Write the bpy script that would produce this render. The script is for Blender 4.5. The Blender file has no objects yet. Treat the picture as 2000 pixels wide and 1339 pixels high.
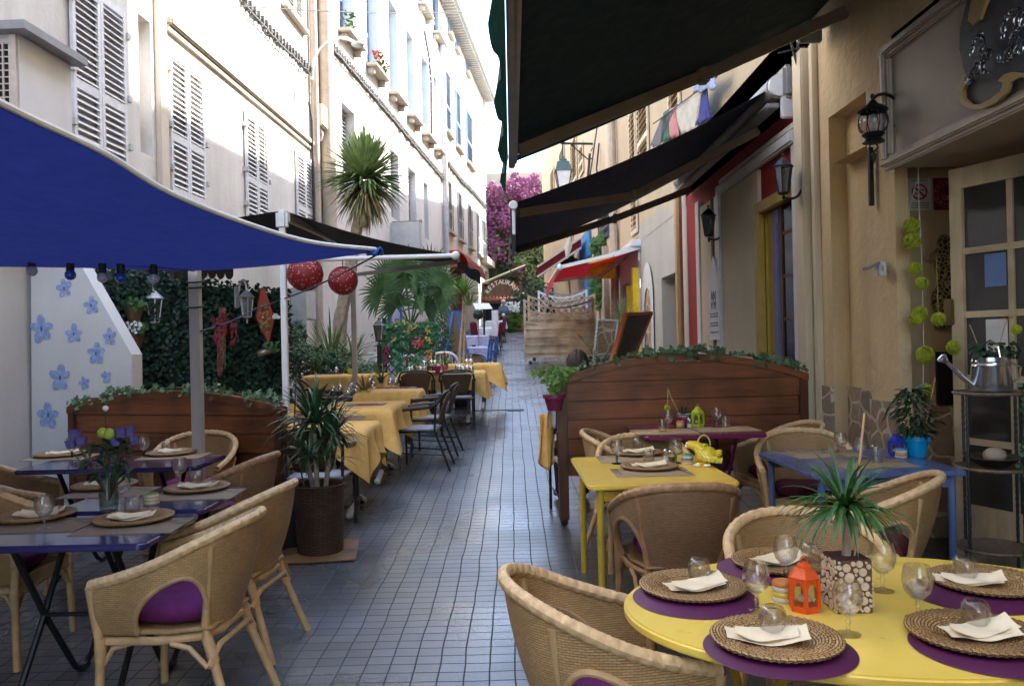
import bpy, bmesh, math, random
from mathutils import Vector as V, Matrix, noise
from math import sin, cos, pi, radians as R, sqrt, atan2, hypot
random.seed(11)
rnd=random.uniform
sc=bpy.context.scene
COL=sc.collection
# ---------------------------------------------------------------- camera
F=1556.0; CZ=1.5; ROLL=.022
XC=V((cos(ROLL),0,-sin(ROLL))); YC=V((sin(ROLL),0,cos(ROLL))); CAM=V((0,0,CZ))
cd=bpy.data.cameras.new('camera'); co=bpy.data.objects.new('camera',cd); COL.objects.link(co)
cd.sensor_width=36; cd.lens=F/2000*36; cd.clip_start=.05; cd.clip_end=900
m=Matrix.Identity(4)
for i in range(3): m[i][0]=XC[i]; m[i][1]=YC[i]; m[i][2]=(0,-1,0)[i]; m[i][3]=CAM[i]
co.matrix_world=m
cd.dof.use_dof=True; cd.dof.focus_distance=3.4; cd.dof.aperture_fstop=11
sc.camera=co
# ---------------------------------------------------------------- light
SUN_EL, SUN_AZ = R(43), R(66)      # azimuth from +Y towards +X
w=bpy.data.worlds.new('World'); sc.world=w; w.use_nodes=True
nt=w.node_tree; sky=nt.nodes.new('ShaderNodeTexSky'); sky.sky_type='NISHITA'; sky.sun_disc=False
sky.sun_elevation=SUN_EL; sky.sun_rotation=SUN_AZ; sky.air_density=1.0; sky.dust_density=1.2; sky.ozone_density=1.0
nt.links.new(sky.outputs[0],nt.nodes['Background'].inputs[0]); nt.nodes['Background'].inputs[1].default_value=.135
sl=bpy.data.lights.new('sun','SUN'); sl.energy=2.8; sl.angle=R(.9); sl.color=(1,.94,.85)
so=bpy.data.objects.new('sun',sl); COL.objects.link(so)
sd=V((sin(SUN_AZ)*cos(SUN_EL),cos(SUN_AZ)*cos(SUN_EL),sin(SUN_EL)))
so.rotation_euler=sd.to_track_quat('Z','Y').to_euler(); so.location=(20,-20,30)
sc.view_settings.view_transform='Standard'; sc.view_settings.look='None'; sc.view_settings.gamma=1
sc.view_settings.exposure=3.25
sc.cycles.use_denoising=True
try: sc.cycles.denoiser='OPENIMAGEDENOISE'
except Exception: pass
sc.cycles.max_bounces=10; sc.cycles.diffuse_bounces=5; sc.cycles.glossy_bounces=4; sc.cycles.transmission_bounces=10; sc.cycles.transparent_max_bounces=12
sc.cycles.caustics_refractive=False; sc.cycles.caustics_reflective=False
# ---------------------------------------------------------------- rays of the view, used to measure places
def gz(y): return .018*(y-4) if y<6.5 else .045+.0482*(y-6.5) if y<10.2 else (.2233+.0482*(y-10.2)+.0067*(y-10.2)**2 if y<11.8 else .3176+.0697*(y-11.8))
def ray(u,v): 
    d=V((0,1,0))+XC*((u-1000)/F)+YC*(-(v-669.5)/F)
    return d
def P(u,v,Y):
    d=ray(u,v); return CAM+d*(Y/d.y)
def G(u,v,h=0):
    lo,hi=.6,95.
    for _ in range(50):
        md=(lo+hi)/2; p=P(u,v,md)
        if p.z>gz(p.y)+h: lo=md
        else: hi=md
    return P(u,v,lo)
# ---------------------------------------------------------------- materials
MC={}
def nd(t,typ,**k):
    n=t.nodes.new('ShaderNode'+typ)
    for a,b in k.items():
        if a in n.inputs.keys(): n.inputs[a].default_value=b
        else: setattr(n,a,b)
    return n
def newmat(name):
    M_=bpy.data.materials.new(name); M_.use_nodes=True; t=M_.node_tree
    return M_,t,t.nodes['Principled BSDF'],t.links.new
def c4(c): return (c[0],c[1],c[2],1)
def ramp(t,stops):
    r=t.nodes.new('ShaderNodeValToRGB'); e=r.color_ramp.elements
    e[0].position,e[0].color=stops[0][0],c4(stops[0][1]); e[1].position,e[1].color=stops[-1][0],c4(stops[-1][1])
    for p,c in stops[1:-1]:
        x=e.new(p); x.color=c4(c)
    return r
def mul(c,k): return tuple(min(1,x*k) for x in c)
def mat(name,c,rough=.6,metal=0,var=.14,vs=6,bump=0,bs=60,trans=0,ior=1.45,sheen=0,subs=0,coat=0,stretch=None,emit=0,c2=None,transl=0):
    if name in MC: return MC[name]
    M_,t,b,L=newmat(name)
    tc=nd(t,'TexCoord'); src=tc.outputs['Object']
    if stretch:
        mp=nd(t,'Mapping'); mp.inputs['Scale'].default_value=stretch; L(src,mp.inputs[0]); src=mp.outputs[0]
    n=nd(t,'TexNoise',Scale=vs,Detail=6,Roughness=.65); L(src,n.inputs['Vector'])
    r=ramp(t,[(.3,mul(c,1-var)),(.7,c2 or mul(c,1+var))]); L(n.outputs[0],r.inputs[0]); L(r.outputs[0],b.inputs['Base Color'])
    n9=nd(t,'TexNoise',Scale=vs*2.3+1,Detail=5); L(src,n9.inputs['Vector']); r9=nd(t,'MapRange'); r9.inputs['From Min'].default_value=.3; r9.inputs['From Max'].default_value=.7; r9.inputs['To Min'].default_value=rough*.88; r9.inputs['To Max'].default_value=min(1,rough*1.12); L(n9.outputs[0],r9.inputs['Value']); L(r9.outputs[0],b.inputs['Roughness']); b.inputs['Metallic'].default_value=metal; b.inputs['IOR'].default_value=ior
    b.inputs['Transmission Weight'].default_value=trans
    if sheen: b.inputs['Sheen Weight'].default_value=sheen
    if coat: b.inputs['Coat Weight'].default_value=coat; b.inputs['Coat Roughness'].default_value=.08
    if emit: L(r.outputs[0],b.inputs['Emission Color']); b.inputs['Emission Strength'].default_value=emit
    if bump:
        n2=nd(t,'TexNoise',Scale=bs,Detail=5); L(src,n2.inputs['Vector'])
        bp=nd(t,'Bump',Strength=bump,Distance=.01); L(n2.outputs[0],bp.inputs['Height']); L(bp.outputs[0],b.inputs['Normal'])
    if transl:
        tr=nd(t,'BsdfTranslucent'); L(r.outputs[0],tr.inputs[0]); mx=nd(t,'MixShader'); mx.inputs[0].default_value=transl
        L(b.outputs[0],mx.inputs[1]); L(tr.outputs[0],mx.inputs[2]); L(mx.outputs[0],t.nodes['Material Output'].inputs[0])
    MC[name]=M_; return M_
def weave(name,c1,c2,cm,bw=.03,rh=.009,bump=.6,dist=.004,mort=.0016,var=.25):
    if name in MC: return MC[name]
    M_,t,b,L=newmat(name); tc=nd(t,'TexCoord')
    nz=nd(t,'TexNoise',Scale=14,Detail=4); L(tc.outputs['Object'],nz.inputs['Vector'])
    ad=nd(t,'VectorMath',operation='MULTIPLY_ADD'); ad.inputs[1].default_value=(.006,.006,0); L(nz.outputs['Color'],ad.inputs[0]); L(tc.outputs['UV'],ad.inputs[2])
    br=nd(t,'TexBrick',offset=.5); br.inputs['Scale'].default_value=1; br.inputs['Brick Width'].default_value=bw; br.inputs['Row Height'].default_value=rh
    br.inputs['Mortar Size'].default_value=mort; br.inputs['Mortar Smooth'].default_value=.7; br.inputs['Bias'].default_value=-.2
    br.inputs['Color1'].default_value=c4(c1); br.inputs['Color2'].default_value=c4(c2); br.inputs['Mortar'].default_value=c4(cm)
    L(ad.outputs[0],br.inputs['Vector'])
    n=nd(t,'TexNoise',Scale=5,Detail=6); L(tc.outputs['Object'],n.inputs['Vector'])
    r=ramp(t,[(.3,(1-var,)*3),(.7,(1,1,1))]); L(n.outputs[0],r.inputs[0])
    oi=nd(t,'ObjectInfo'); ro=ramp(t,[(0,(.78,.74,.68)),(1,(1.0,1.0,1.0))]); L(oi.outputs['Random'],ro.inputs[0]); m7=nd(t,'MixRGB',blend_type='MULTIPLY'); m7.inputs[0].default_value=1; L(br.outputs['Color'],m7.inputs[1]); L(ro.outputs[0],m7.inputs[2])
    mx=nd(t,'MixRGB',blend_type='MULTIPLY'); mx.inputs[0].default_value=1; L(m7.outputs[0],mx.inputs[1]); L(r.outputs[0],mx.inputs[2]); L(mx.outputs[0],b.inputs['Base Color'])
    b.inputs['Roughness'].default_value=.55
    bp=nd(t,'Bump',Strength=bump,Distance=dist); bp.invert=True; L(br.outputs['Fac'],bp.inputs['Height']); L(bp.outputs[0],b.inputs['Normal'])
    MC[name]=M_; return M_
def plaster(name,c,stain=(.35,.3,.24),amt=.35,rough=.85,bump=.25,bs=18,sc_=1.0):
    if name in MC: return MC[name]
    M_,t,b,L=newmat(name); tc=nd(t,'TexCoord')
    mp=nd(t,'Mapping'); mp.inputs['Scale'].default_value=(1.6*sc_,1.6*sc_,.22*sc_); L(tc.outputs['Object'],mp.inputs[0])
    n=nd(t,'TexNoise',Scale=1.4,Detail=9,Roughness=.7); L(mp.outputs[0],n.inputs['Vector'])
    r=ramp(t,[(.42,(0,0,0)),(.7,(1,1,1))]); L(n.outputs[0],r.inputs[0])
    k=nd(t,'Math',operation='MULTIPLY'); k.inputs[1].default_value=amt; L(r.outputs[0],k.inputs[0])
    n3=nd(t,'TexNoise',Scale=.8,Detail=8,Roughness=.6); L(tc.outputs['Object'],n3.inputs['Vector'])
    r3=ramp(t,[(.3,mul(c,.88)),(.7,mul(c,1.06))]); L(n3.outputs[0],r3.inputs[0])
    mx=nd(t,'MixRGB'); L(k.outputs[0],mx.inputs[0]); L(r3.outputs[0],mx.inputs[1]); mx.inputs[2].default_value=c4(stain)
    L(mx.outputs[0],b.inputs['Base Color']); b.inputs['Roughness'].default_value=rough
    n2=nd(t,'TexNoise',Scale=bs,Detail=8,Roughness=.6); L(tc.outputs['Object'],n2.inputs['Vector'])
    bp=nd(t,'Bump',Strength=bump,Distance=.03); L(n2.outputs[0],bp.inputs['Height']); L(bp.outputs[0],b.inputs['Normal'])
    MC[name]=M_; return M_
def stone(name):
    if name in MC: return MC[name]
    M_,t,b,L=newmat(name); tc=nd(t,'TexCoord')
    nz=nd(t,'TexNoise',Scale=3,Detail=3); L(tc.outputs['Object'],nz.inputs['Vector'])
    ad=nd(t,'VectorMath',operation='MULTIPLY_ADD'); ad.inputs[1].default_value=(.12,.12,.12); L(nz.outputs['Color'],ad.inputs[0]); L(tc.outputs['Object'],ad.inputs[2])
    vo=nd(t,'TexVoronoi',feature='DISTANCE_TO_EDGE',Scale=4.6); vc=nd(t,'TexVoronoi',Scale=4.6)
    L(ad.outputs[0],vo.inputs['Vector']); L(ad.outputs[0],vc.inputs['Vector'])
    r=ramp(t,[(0,(.26,.15,.10)),(.35,(.42,.27,.17)),(.65,(.32,.26,.18)),(1,(.5,.36,.25))]); L(vc.outputs['Color'],r.inputs[0])
    n=nd(t,'TexNoise',Scale=22,Detail=7); L(tc.outputs['Object'],n.inputs['Vector']); rn=ramp(t,[(.3,(.72,)*3),(.7,(1,1,1))]); L(n.outputs[0],rn.inputs[0])
    m0=nd(t,'MixRGB',blend_type='MULTIPLY'); m0.inputs[0].default_value=1; L(r.outputs[0],m0.inputs[1]); L(rn.outputs[0],m0.inputs[2])
    e=ramp(t,[(.035,(0,0,0)),(.06,(1,1,1))]); L(vo.outputs[0],e.inputs[0])
    mx=nd(t,'MixRGB'); L(e.outputs[0],mx.inputs[0]); mx.inputs[1].default_value=(.6,.48,.34,1); L(m0.outputs[0],mx.inputs[2]); L(mx.outputs[0],b.inputs['Base Color'])
    bp=nd(t,'Bump',Strength=.5,Distance=.02); L(e.outputs[0],bp.inputs['Height']); L(bp.outputs[0],b.inputs['Normal']); b.inputs['Roughness'].default_value=.6
    MC[name]=M_; return M_
def wood(name,c,c2,axis=0,rough=.5,sc_=1.0,bump=.25):
    if name in MC: return MC[name]
    M_,t,b,L=newmat(name); tc=nd(t,'TexCoord')
    s=[9*sc_]*3; s[axis]=.7*sc_
    mp=nd(t,'Mapping'); mp.inputs['Scale'].default_value=s; L(tc.outputs['Object'],mp.inputs[0])
    n=nd(t,'TexNoise',Scale=2.2,Detail=9,Roughness=.72,Distortion=.6); L(mp.outputs[0],n.inputs['Vector'])
    r=ramp(t,[(.3,c),(.52,mul(c2,.8)),(.72,c2)]); L(n.outputs[0],r.inputs[0])
    n4=nd(t,'TexNoise',Scale=3,Detail=3); L(tc.outputs['Object'],n4.inputs['Vector']); r4=ramp(t,[(.32,(.3,)*3),(.62,(1,1,1))]); L(n4.outputs[0],r4.inputs[0])
    mx=nd(t,'MixRGB',blend_type='MULTIPLY'); mx.inputs[0].default_value=.8; L(r.outputs[0],mx.inputs[1]); L(r4.outputs[0],mx.inputs[2]); L(mx.outputs[0],b.inputs['Base Color'])
    b.inputs['Roughness'].default_value=rough
    bp=nd(t,'Bump',Strength=bump,Distance=.004); L(n.outputs[0],bp.inputs['Height']); L(bp.outputs[0],b.inputs['Normal'])
    MC[name]=M_; return M_
def paving(name,tile,c1,c2,joint,rough=.33,mort=.009,jx=1.0,row=1.0,spec=.9):
    M_,t,b,L=newmat(name); tc=nd(t,'TexCoord'); ob=tc.outputs['Object']
    nz=nd(t,'TexNoise',Scale=1.7,Detail=2); L(ob,nz.inputs['Vector'])
    ad=nd(t,'VectorMath',operation='MULTIPLY_ADD'); ad.inputs[1].default_value=(.032,.032,0); L(nz.outputs['Color'],ad.inputs[0]); L(ob,ad.inputs[2])
    br=nd(t,'TexBrick',offset=0); br.inputs['Scale'].default_value=1; br.inputs['Brick Width'].default_value=tile; br.inputs['Row Height'].default_value=tile*row
    br.inputs['Mortar Size'].default_value=mort*.5; br.inputs['Mortar Smooth'].default_value=.35
    br.inputs['Color1'].default_value=c4(c1); br.inputs['Color2'].default_value=c4(c2); br.inputs['Mortar'].default_value=c4(joint); L(ad.outputs[0],br.inputs['Vector'])
    # the joints along the street are wider
    sx=nd(t,'SeparateXYZ'); L(ad.outputs[0],sx.inputs[0])
    dv=nd(t,'Math',operation='DIVIDE'); dv.inputs[1].default_value=tile; L(sx.outputs[0],dv.inputs[0])
    fr=nd(t,'Math',operation='FRACT'); L(dv.outputs[0],fr.inputs[0])
    ab=nd(t,'Math',operation='PINGPONG'); ab.inputs[1].default_value=.5; L(fr.outputs[0],ab.inputs[0])
    lt=nd(t,'Math',operation='LESS_THAN'); lt.inputs[1].default_value=.045*jx; L(ab.outputs[0],lt.inputs[0])
    n=nd(t,'TexNoise',Scale=.9,Detail=8,Roughness=.65); L(ob,n.inputs['Vector']); rn=ramp(t,[(.3,(.62,.62,.6)),(.72,(1.0,1.0,1.0))]); L(n.outputs[0],rn.inputs[0])
    n5=nd(t,'TexNoise',Scale=90,Detail=4); L(ob,n5.inputs['Vector']); r5=ramp(t,[(.3,(.7,)*3),(.7,(1,1,1))]); L(n5.outputs[0],r5.inputs[0])
    m0=nd(t,'MixRGB',blend_type='MULTIPLY'); m0.inputs[0].default_value=1; L(br.outputs['Color'],m0.inputs[1]); L(rn.outputs[0],m0.inputs[2])
    m2=nd(t,'MixRGB',blend_type='MULTIPLY'); m2.inputs[0].default_value=1; L(m0.outputs[0],m2.inputs[1]); L(r5.outputs[0],m2.inputs[2])
    m1=nd(t,'MixRGB'); L(lt.outputs[0],m1.inputs[0]); L(m2.outputs[0],m1.inputs[1]); m1.inputs[2].default_value=c4(joint); L(m1.outputs[0],b.inputs['Base Color'])
    mxx=nd(t,'Math',operation='MAXIMUM'); L(br.outputs['Fac'],mxx.inputs[0]); L(lt.outputs[0],mxx.inputs[1])
    n6=nd(t,'TexNoise',Scale=160,Detail=3); L(ob,n6.inputs['Vector'])
    # every slab lies at its own slight tilt: coarse noise in the height
    h=nd(t,'Math',operation='MULTIPLY_ADD'); h.inputs[1].default_value=-.16; L(n6.outputs[0],h.inputs[0]); L(mxx.outputs[0],h.inputs[2])
    bp=nd(t,'Bump',Strength=.55,Distance=.006); bp.invert=True; L(h.outputs[0],bp.inputs['Height']); L(bp.outputs[0],b.inputs['Normal'])
    n8=nd(t,'TexNoise',Scale=1.3,Detail=2); L(ob,n8.inputs['Vector']); rr=ramp(t,[(.3,(rough-.04,)*3),(.7,(rough+.12,)*3)]); L(n8.outputs[0],rr.inputs[0])
    mr=nd(t,'MixRGB'); L(mxx.outputs[0],mr.inputs[0]); L(rr.outputs[0],mr.inputs[1]); mr.inputs[2].default_value=(.9,.9,.9,1); L(mr.outputs[0],b.inputs['Roughness'])
    b.inputs['Specular IOR Level'].default_value=spec
    return M_
def glassm(name,c=(1,1,1),rough=.0,ior=1.45):
    if name in MC: return MC[name]
    M_,t,b,L=newmat(name); t.nodes.remove(b)
    g=nd(t,'BsdfGlass',Roughness=rough,IOR=ior); g.inputs[0].default_value=c4(c); tr=nd(t,'BsdfTransparent'); tr.inputs[0].default_value=c4(c)
    gl=nd(t,'BsdfGlossy',Roughness=max(.02,rough)); lw=nd(t,'LayerWeight',Blend=.5); p4=nd(t,'Math',operation='POWER'); p4.inputs[1].default_value=3.5; L(lw.outputs['Facing'],p4.inputs[0]); k4=nd(t,'Math',operation='MULTIPLY_ADD'); k4.inputs[1].default_value=.55; k4.inputs[2].default_value=.05; L(p4.outputs[0],k4.inputs[0]); m1=nd(t,'MixShader'); L(k4.outputs[0],m1.inputs[0]); L(tr.outputs[0],m1.inputs[1]); L(gl.outputs[0],m1.inputs[2])
    mx=nd(t,'MixShader'); mx.inputs[0].default_value=.75; L(g.outputs[0],mx.inputs[1]); L(m1.outputs[0],mx.inputs[2]); L(mx.outputs[0],t.nodes['Material Output'].inputs[0])
    MC[name]=M_; return M_
# ---------------------------------------------------------------- mesh builder
def frame_of(t):
    t=t.normalized(); a=V((0,0,1)) if abs(t.z)<.9 else V((1,0,0))
    x=a.cross(t).normalized(); return x,t.cross(x)
class MB:
    def __init__(s): s.bm=bmesh.new(); s.uv=s.bm.loops.layers.uv.new('UVMap'); s.ex=[]
    def face(s,vs,uvs=None):
        try: f=s.bm.faces.new(vs)
        except ValueError: return
        if uvs:
            for l,q in zip(f.loops,uvs): l[s.uv].uv=q
        return f
    def poly(s,pts,uvs=None): return s.face([s.bm.verts.new(p) for p in pts],uvs)
    def grid(s,f,nu,nv,lu=1,lv=1,close=False):
        n=nu if close else nu+1
        vs=[[s.bm.verts.new(f(i/nu,j/nv)) for i in range(n)] for j in range(nv+1)]
        for j in range(nv):
            for i in range(nu):
                k=(i+1)%n
                s.face([vs[j][i],vs[j][k],vs[j+1][k],vs[j+1][i]],[(i/nu*lu,j/nv*lv),((i+1)/nu*lu,j/nv*lv),((i+1)/nu*lu,(j+1)/nv*lv),(i/nu*lu,(j+1)/nv*lv)])
        return s
    def box(s,c,d,rz=0,rot=None,bev=0):
        m=(rot.to_4x4() if rot else Matrix.Rotation(rz,4,'Z')); m=Matrix.Translation(c)@m
        b=s if not bev else MB()
        x,y,z=d[0]/2,d[1]/2,d[2]/2
        q=[b.bm.verts.new(m@V((i*x,j*y,k*z))) for k in(-1,1) for i,j in((-1,-1),(1,-1),(1,1),(-1,1))]
        for f in((3,2,1,0),(4,5,6,7),(0,1,5,4),(1,2,6,5),(2,3,7,6),(3,0,4,7)): b.face([q[i] for i in f],[(0,0),(d[0],0),(d[0],d[2]),(0,d[2])])
        if bev:
            bmesh.ops.bevel(b.bm,geom=b.bm.edges[:],offset=bev,segments=2,affect='EDGES'); s.add(b)
        return s
    def beam(s,a,b,w,h,bev=0):
        a,b=V(a),V(b); t=(b-a); x,y=frame_of(t); r=Matrix((x,y,t.normalized())).transposed()
        return s.box((a+b)/2,(w,h,t.length),rot=r,bev=bev)
    def add(s,o,m=None):
        o.bm.verts.index_update(); vs=[s.bm.verts.new(m@v.co if m else v.co) for v in o.bm.verts]
        for f in o.bm.faces: s.face([vs[v.index] for v in f.verts],[l[o.uv].uv.copy() for l in f.loops])
        o.bm.free(); return s
    def tube(s,pts,r,n=8,caps=True,mod=None,close=False):
        pts=[V(p) for p in pts]; N=len(pts); rs=r if isinstance(r,(list,tuple)) else [r]*N
        x=None; rings=[]; L=0; ls=[]
        for i,p in enumerate(pts):
            t=(pts[(i+1)%N if close else min(i+1,N-1)]-pts[i-1 if close else max(i-1,0)])
            if t.length<1e-9: t=V((0,0,1))
            t=t.normalized()
            if x is None: x,_=frame_of(t)
            x=(x-t*x.dot(t)).normalized(); y=t.cross(x)
            if i: L+=(p-pts[i-1]).length
            ls.append(L); ring=[]
            for k in range(n):
                a=2*pi*k/n; q=rs[i]*(mod(L,a) if mod else 1); ring.append(s.bm.verts.new(p+(x*cos(a)+y*sin(a))*q))
            rings.append(ring)
        for i in range(N if close else N-1):
            A,B=rings[i],rings[(i+1)%N]; w=2*pi*rs[i]
            for k in range(n):
                k2=(k+1)%n; l1=ls[i+1] if i+1<N else ls[i]+.01
                s.face([A[k],A[k2],B[k2],B[k]],[(k/n*w,ls[i]),((k+1)/n*w,ls[i]),((k+1)/n*w,l1),(k/n*w,l1)])
        if caps and not close: s.face(rings[0][::-1]); s.face(rings[-1])
        return s
    def lathe(s,prof,n=24,c=(0,0,0),sq=1,rot=0):
        c=V(c); rings=[]; L=[0]
        for a,b in zip(prof,prof[1:]): L.append(L[-1]+hypot(b[0]-a[0],b[1]-a[1]))
        for r,z in prof:
            rings.append([s.bm.verts.new(c+V((r*cos(2*pi*k/n+rot),r*sin(2*pi*k/n+rot)*sq,z))) for k in range(n)] if r>1e-6 else [s.bm.verts.new(c+V((0,0,z)))])
        for i in range(len(prof)-1):
            A,B=rings[i],rings[i+1]; w=2*pi*max(prof[i][0],prof[i+1][0],.001)
            for k in range(n):
                k2=(k+1)%n; u=[(k/n*w,L[i]),((k+1)/n*w,L[i]),((k+1)/n*w,L[i+1]),(k/n*w,L[i+1])]
                if len(A)==1 and len(B)==1: continue
                if len(A)==1: s.face([A[0],B[k2],B[k]],[u[0],u[2],u[3]])
                elif len(B)==1: s.face([A[k],A[k2],B[0]],[u[0],u[1],u[2]])
                else: s.face([A[k],A[k2],B[k2],B[k]],u)
        return s
    def prism(s,poly,d,m=None):     # outline in local xz, extruded along local y
        m=m or Matrix.Identity(4)
        a=[s.bm.verts.new(m@V((x,-d/2,z))) for x,z in poly]; b=[s.bm.verts.new(m@V((x,d/2,z))) for x,z in poly]
        s.face(a,poly); s.face(b[::-1],poly[::-1]); n=len(poly)
        for i in range(n): s.face([a[i],b[i],b[(i+1)%n],a[(i+1)%n]])
        return s
    def ball(s,c,r,sub=2,scale=(1,1,1)):
        m=Matrix.Translation(c)@Matrix.Diagonal((r*scale[0],r*scale[1],r*scale[2],1))
        bmesh.ops.create_icosphere(s.bm,subdivisions=sub,radius=1,matrix=m); return s
    def blade(s,b,d,L,w,droop=.5,n=5,up=V((0,0,1)),twist=0):   # strap leaf
        b=V(b); d=V(d).normalized(); p=b.copy(); prev=None; st=L/n
        for i in range(n+1):
            t=i/n; side=d.cross(up); side=side.normalized() if side.length>1e-4 else V((1,0,0))
            nn=side.cross(d).normalized(); ww=w*(.55+.45*sin(min(1,t*2.2)*pi/2))*(1-t**2.2)**.8/2
            row=[s.bm.verts.new(p-side*ww+nn*ww*.35),s.bm.verts.new(p),s.bm.verts.new(p+side*ww+nn*ww*.35)]
            if prev: s.face([prev[0],prev[1],row[1],row[0]]); s.face([prev[1],prev[2],row[2],row[1]])
            prev=row; p=p+d*st; d=(d+V((0,0,-1))*droop*st/L*(.4+1.2*t)*2).normalized()
        return s
    def leaf(s,c,n,L,w,roll=None):
        c=V(c); n=V(n).normalized(); x,y=frame_of(n); a=rnd(0,6.28) if roll is None else roll
        u=x*cos(a)+y*sin(a); v=n.cross(u)
        s.poly([c-u*L/2,c-u*L*.12+v*w/2,c+u*L*.25+v*w*.36,c+u*L/2,c+u*L*.25-v*w*.36,c-u*L*.12-v*w/2]); return s
    def T(s,m): bmesh.ops.transform(s.bm,matrix=m,verts=s.bm.verts[:]); return s
    def build(s,name,material,parent=None,smooth=True,solid=0,ang=38,loc=None):
        bm=s.bm
        me=bpy.data.meshes.new(name); bm.to_mesh(me); bm.free(); me.materials.append(material)
        for e in s.ex: me.materials.append(e)
        if smooth:
            me.polygons.foreach_set('use_smooth',[True]*len(me.polygons)); me.set_sharp_from_angle(angle=R(ang))
        o=bpy.data.objects.new(name,me); COL.objects.link(o)
        if solid: md=o.modifiers.new('Solidify','SOLIDIFY'); md.thickness=solid; md.offset=0
        if parent: o.parent=parent
        if loc: o.location=loc
        return o
def tag(o,label=None,cat=None,group=None,kind=None):
    if label: o['label']=label
    if cat: o['category']=cat
    if group: o['group']=group
    if kind: o['kind']=kind
    return o
def thing(name,label,cat,loc=(0,0,0),rz=0,group=None):
    o=bpy.data.objects.new(name,None); COL.objects.link(o); o.location=loc; o.rotation_euler=(0,0,rz); o.empty_display_size=.1
    return tag(o,label,cat,group)
def dup(o,loc=None,rz=None,label=None,parent=None,s=None):
    c=o.copy(); COL.objects.link(c)
    if parent: c.parent=parent
    if loc is not None: c.location=loc
    if rz is not None: c.rotation_euler=(c.rotation_euler[0],c.rotation_euler[1],rz)
    if label: c['label']=label
    if s: c.scale=(s,s,s)
    for ch in list(o.children): dup(ch,parent=c)
    return c
def text_mb(txt,size,ext=.002,spacing=1):
    cu=bpy.data.curves.new('t','FONT'); cu.body=txt; cu.size=size; cu.extrude=ext; cu.align_x='CENTER'; cu.align_y='CENTER'; cu.space_character=spacing
    o=bpy.data.objects.new('t',cu); COL.objects.link(o); dg=bpy.context.evaluated_depsgraph_get(); me=bpy.data.meshes.new_from_object(o.evaluated_get(dg))
    b=MB(); b.bm.from_mesh(me); bpy.data.objects.remove(o); bpy.data.curves.remove(cu); bpy.data.meshes.remove(me); b.uv=b.bm.loops.layers.uv.verify(); return b
# vertical facade frame: a runs along the wall, d stands out from it, z is up
class FR:
    def __init__(s,O,A,N): s.O=V(O); s.A=V(A).normalized(); s.N=V(N).normalized()
    def pt(s,a,d,z): return s.O+s.A*a+s.N*d+V((0,0,z))
    def px(s,u,v,d=0):
        r=ray(u,v); O=s.O+s.N*d; t=(O-CAM).dot(s.N)/r.dot(s.N); p=CAM+r*t; return ((p-s.O).dot(s.A),p.z)
    def mat(s,a,d,z):   # local x along the wall, y out of it, z up
        m=Matrix.Identity(4); p=s.pt(a,d,z)
        for i in range(3): m[i][0]=s.A[i]; m[i][1]=s.N[i]; m[i][2]=(0,0,1)[i]; m[i][3]=p[i]
        return m
    def rot(s): return Matrix((s.A,s.N,V((0,0,1)))).transposed()
    def box(s,mb,a0,a1,d0,d1,z0,z1,bev=0): return mb.box(s.pt((a0+a1)/2,(d0+d1)/2,(z0+z1)/2),(abs(a1-a0),abs(d1-d0),abs(z1-z0)),rot=s.rot(),bev=bev)
    def holes(s,mb,a0,a1,z0,z1,hs,dep=.2):
        A=sorted({a0,a1}|{x for h in hs for x in(h[0],h[1])}); Z=sorted({z0,z1}|{x for h in hs for x in(h[2],h[3])})
        A=[x for x in A if a0<=x<=a1]; Z=[x for x in Z if z0<=x<=z1]
        for i in range(len(A)-1):
            for j in range(len(Z)-1):
                ca,cz=(A[i]+A[i+1])/2,(Z[j]+Z[j+1])/2
                if any(h[0]<ca<h[1] and h[2]<cz<h[3] for h in hs): continue
                mb.poly([s.pt(A[i],0,Z[j]),s.pt(A[i+1],0,Z[j]),s.pt(A[i+1],0,Z[j+1]),s.pt(A[i],0,Z[j+1])])
        for h in hs:
            q=-(h[4] if len(h)>4 else dep); c=[(h[0],h[2]),(h[1],h[2]),(h[1],h[3]),(h[0],h[3])]
            for k in range(4):
                (x,z),(X,Z_)=c[k],c[(k+1)%4]; mb.poly([s.pt(x,0,z),s.pt(X,0,Z_),s.pt(X,q,Z_),s.pt(x,q,z)])
            mb.poly([s.pt(x,q,z) for x,z in c])
        return mb
    def rect(s,u0,v0,u1,v1,d=0):
        a,z=s.px(u0,v0,d); b,y=s.px(u1,v1,d); return [min(a,b),max(a,b),min(z,y),max(z,y)]
# ================================================================ ground
def sheet(name,x0,x1,y0,y1,dz,m,nx=4,ny=90):
    b=MB(); b.grid(lambda i,j:V((x0+(x1-x0)*i,y0+(y1-y0)*j,gz(y0+(y1-y0)*j)+dz)),nx,ny); return tag(b.build(name,m),kind='structure')
sheet('street',-12,12,-14,60,0,paving('street_paving',.118,(.115,.118,.126),(.172,.176,.185),(.034,.036,.04),.26,.008,.52,.8,1.0))
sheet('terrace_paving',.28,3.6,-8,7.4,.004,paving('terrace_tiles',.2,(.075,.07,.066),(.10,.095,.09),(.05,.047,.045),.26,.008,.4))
gb=MB(); gb.grid(lambda i,j:V((-260+520*i,-60+480*j,(-1.5 if j<.3 else 3.2+max(0,j-.45)*40*(1+.4*sin(i*9))*(.4+i)))),40,24)
tag(gb.build('hill',mat('far_hill',(.12,.15,.12),.9,vs=.05)),kind='structure')
rb=MB(); rb.box((-7.2,-10,5.5),(10,1,13)); tag(rb.build('added_shade_wall',mat('shade_wall_render',(.5,.45,.38),.9),smooth=False),kind='structure')  # added wall out of view, keeps rear skylight off the left terrace
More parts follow.
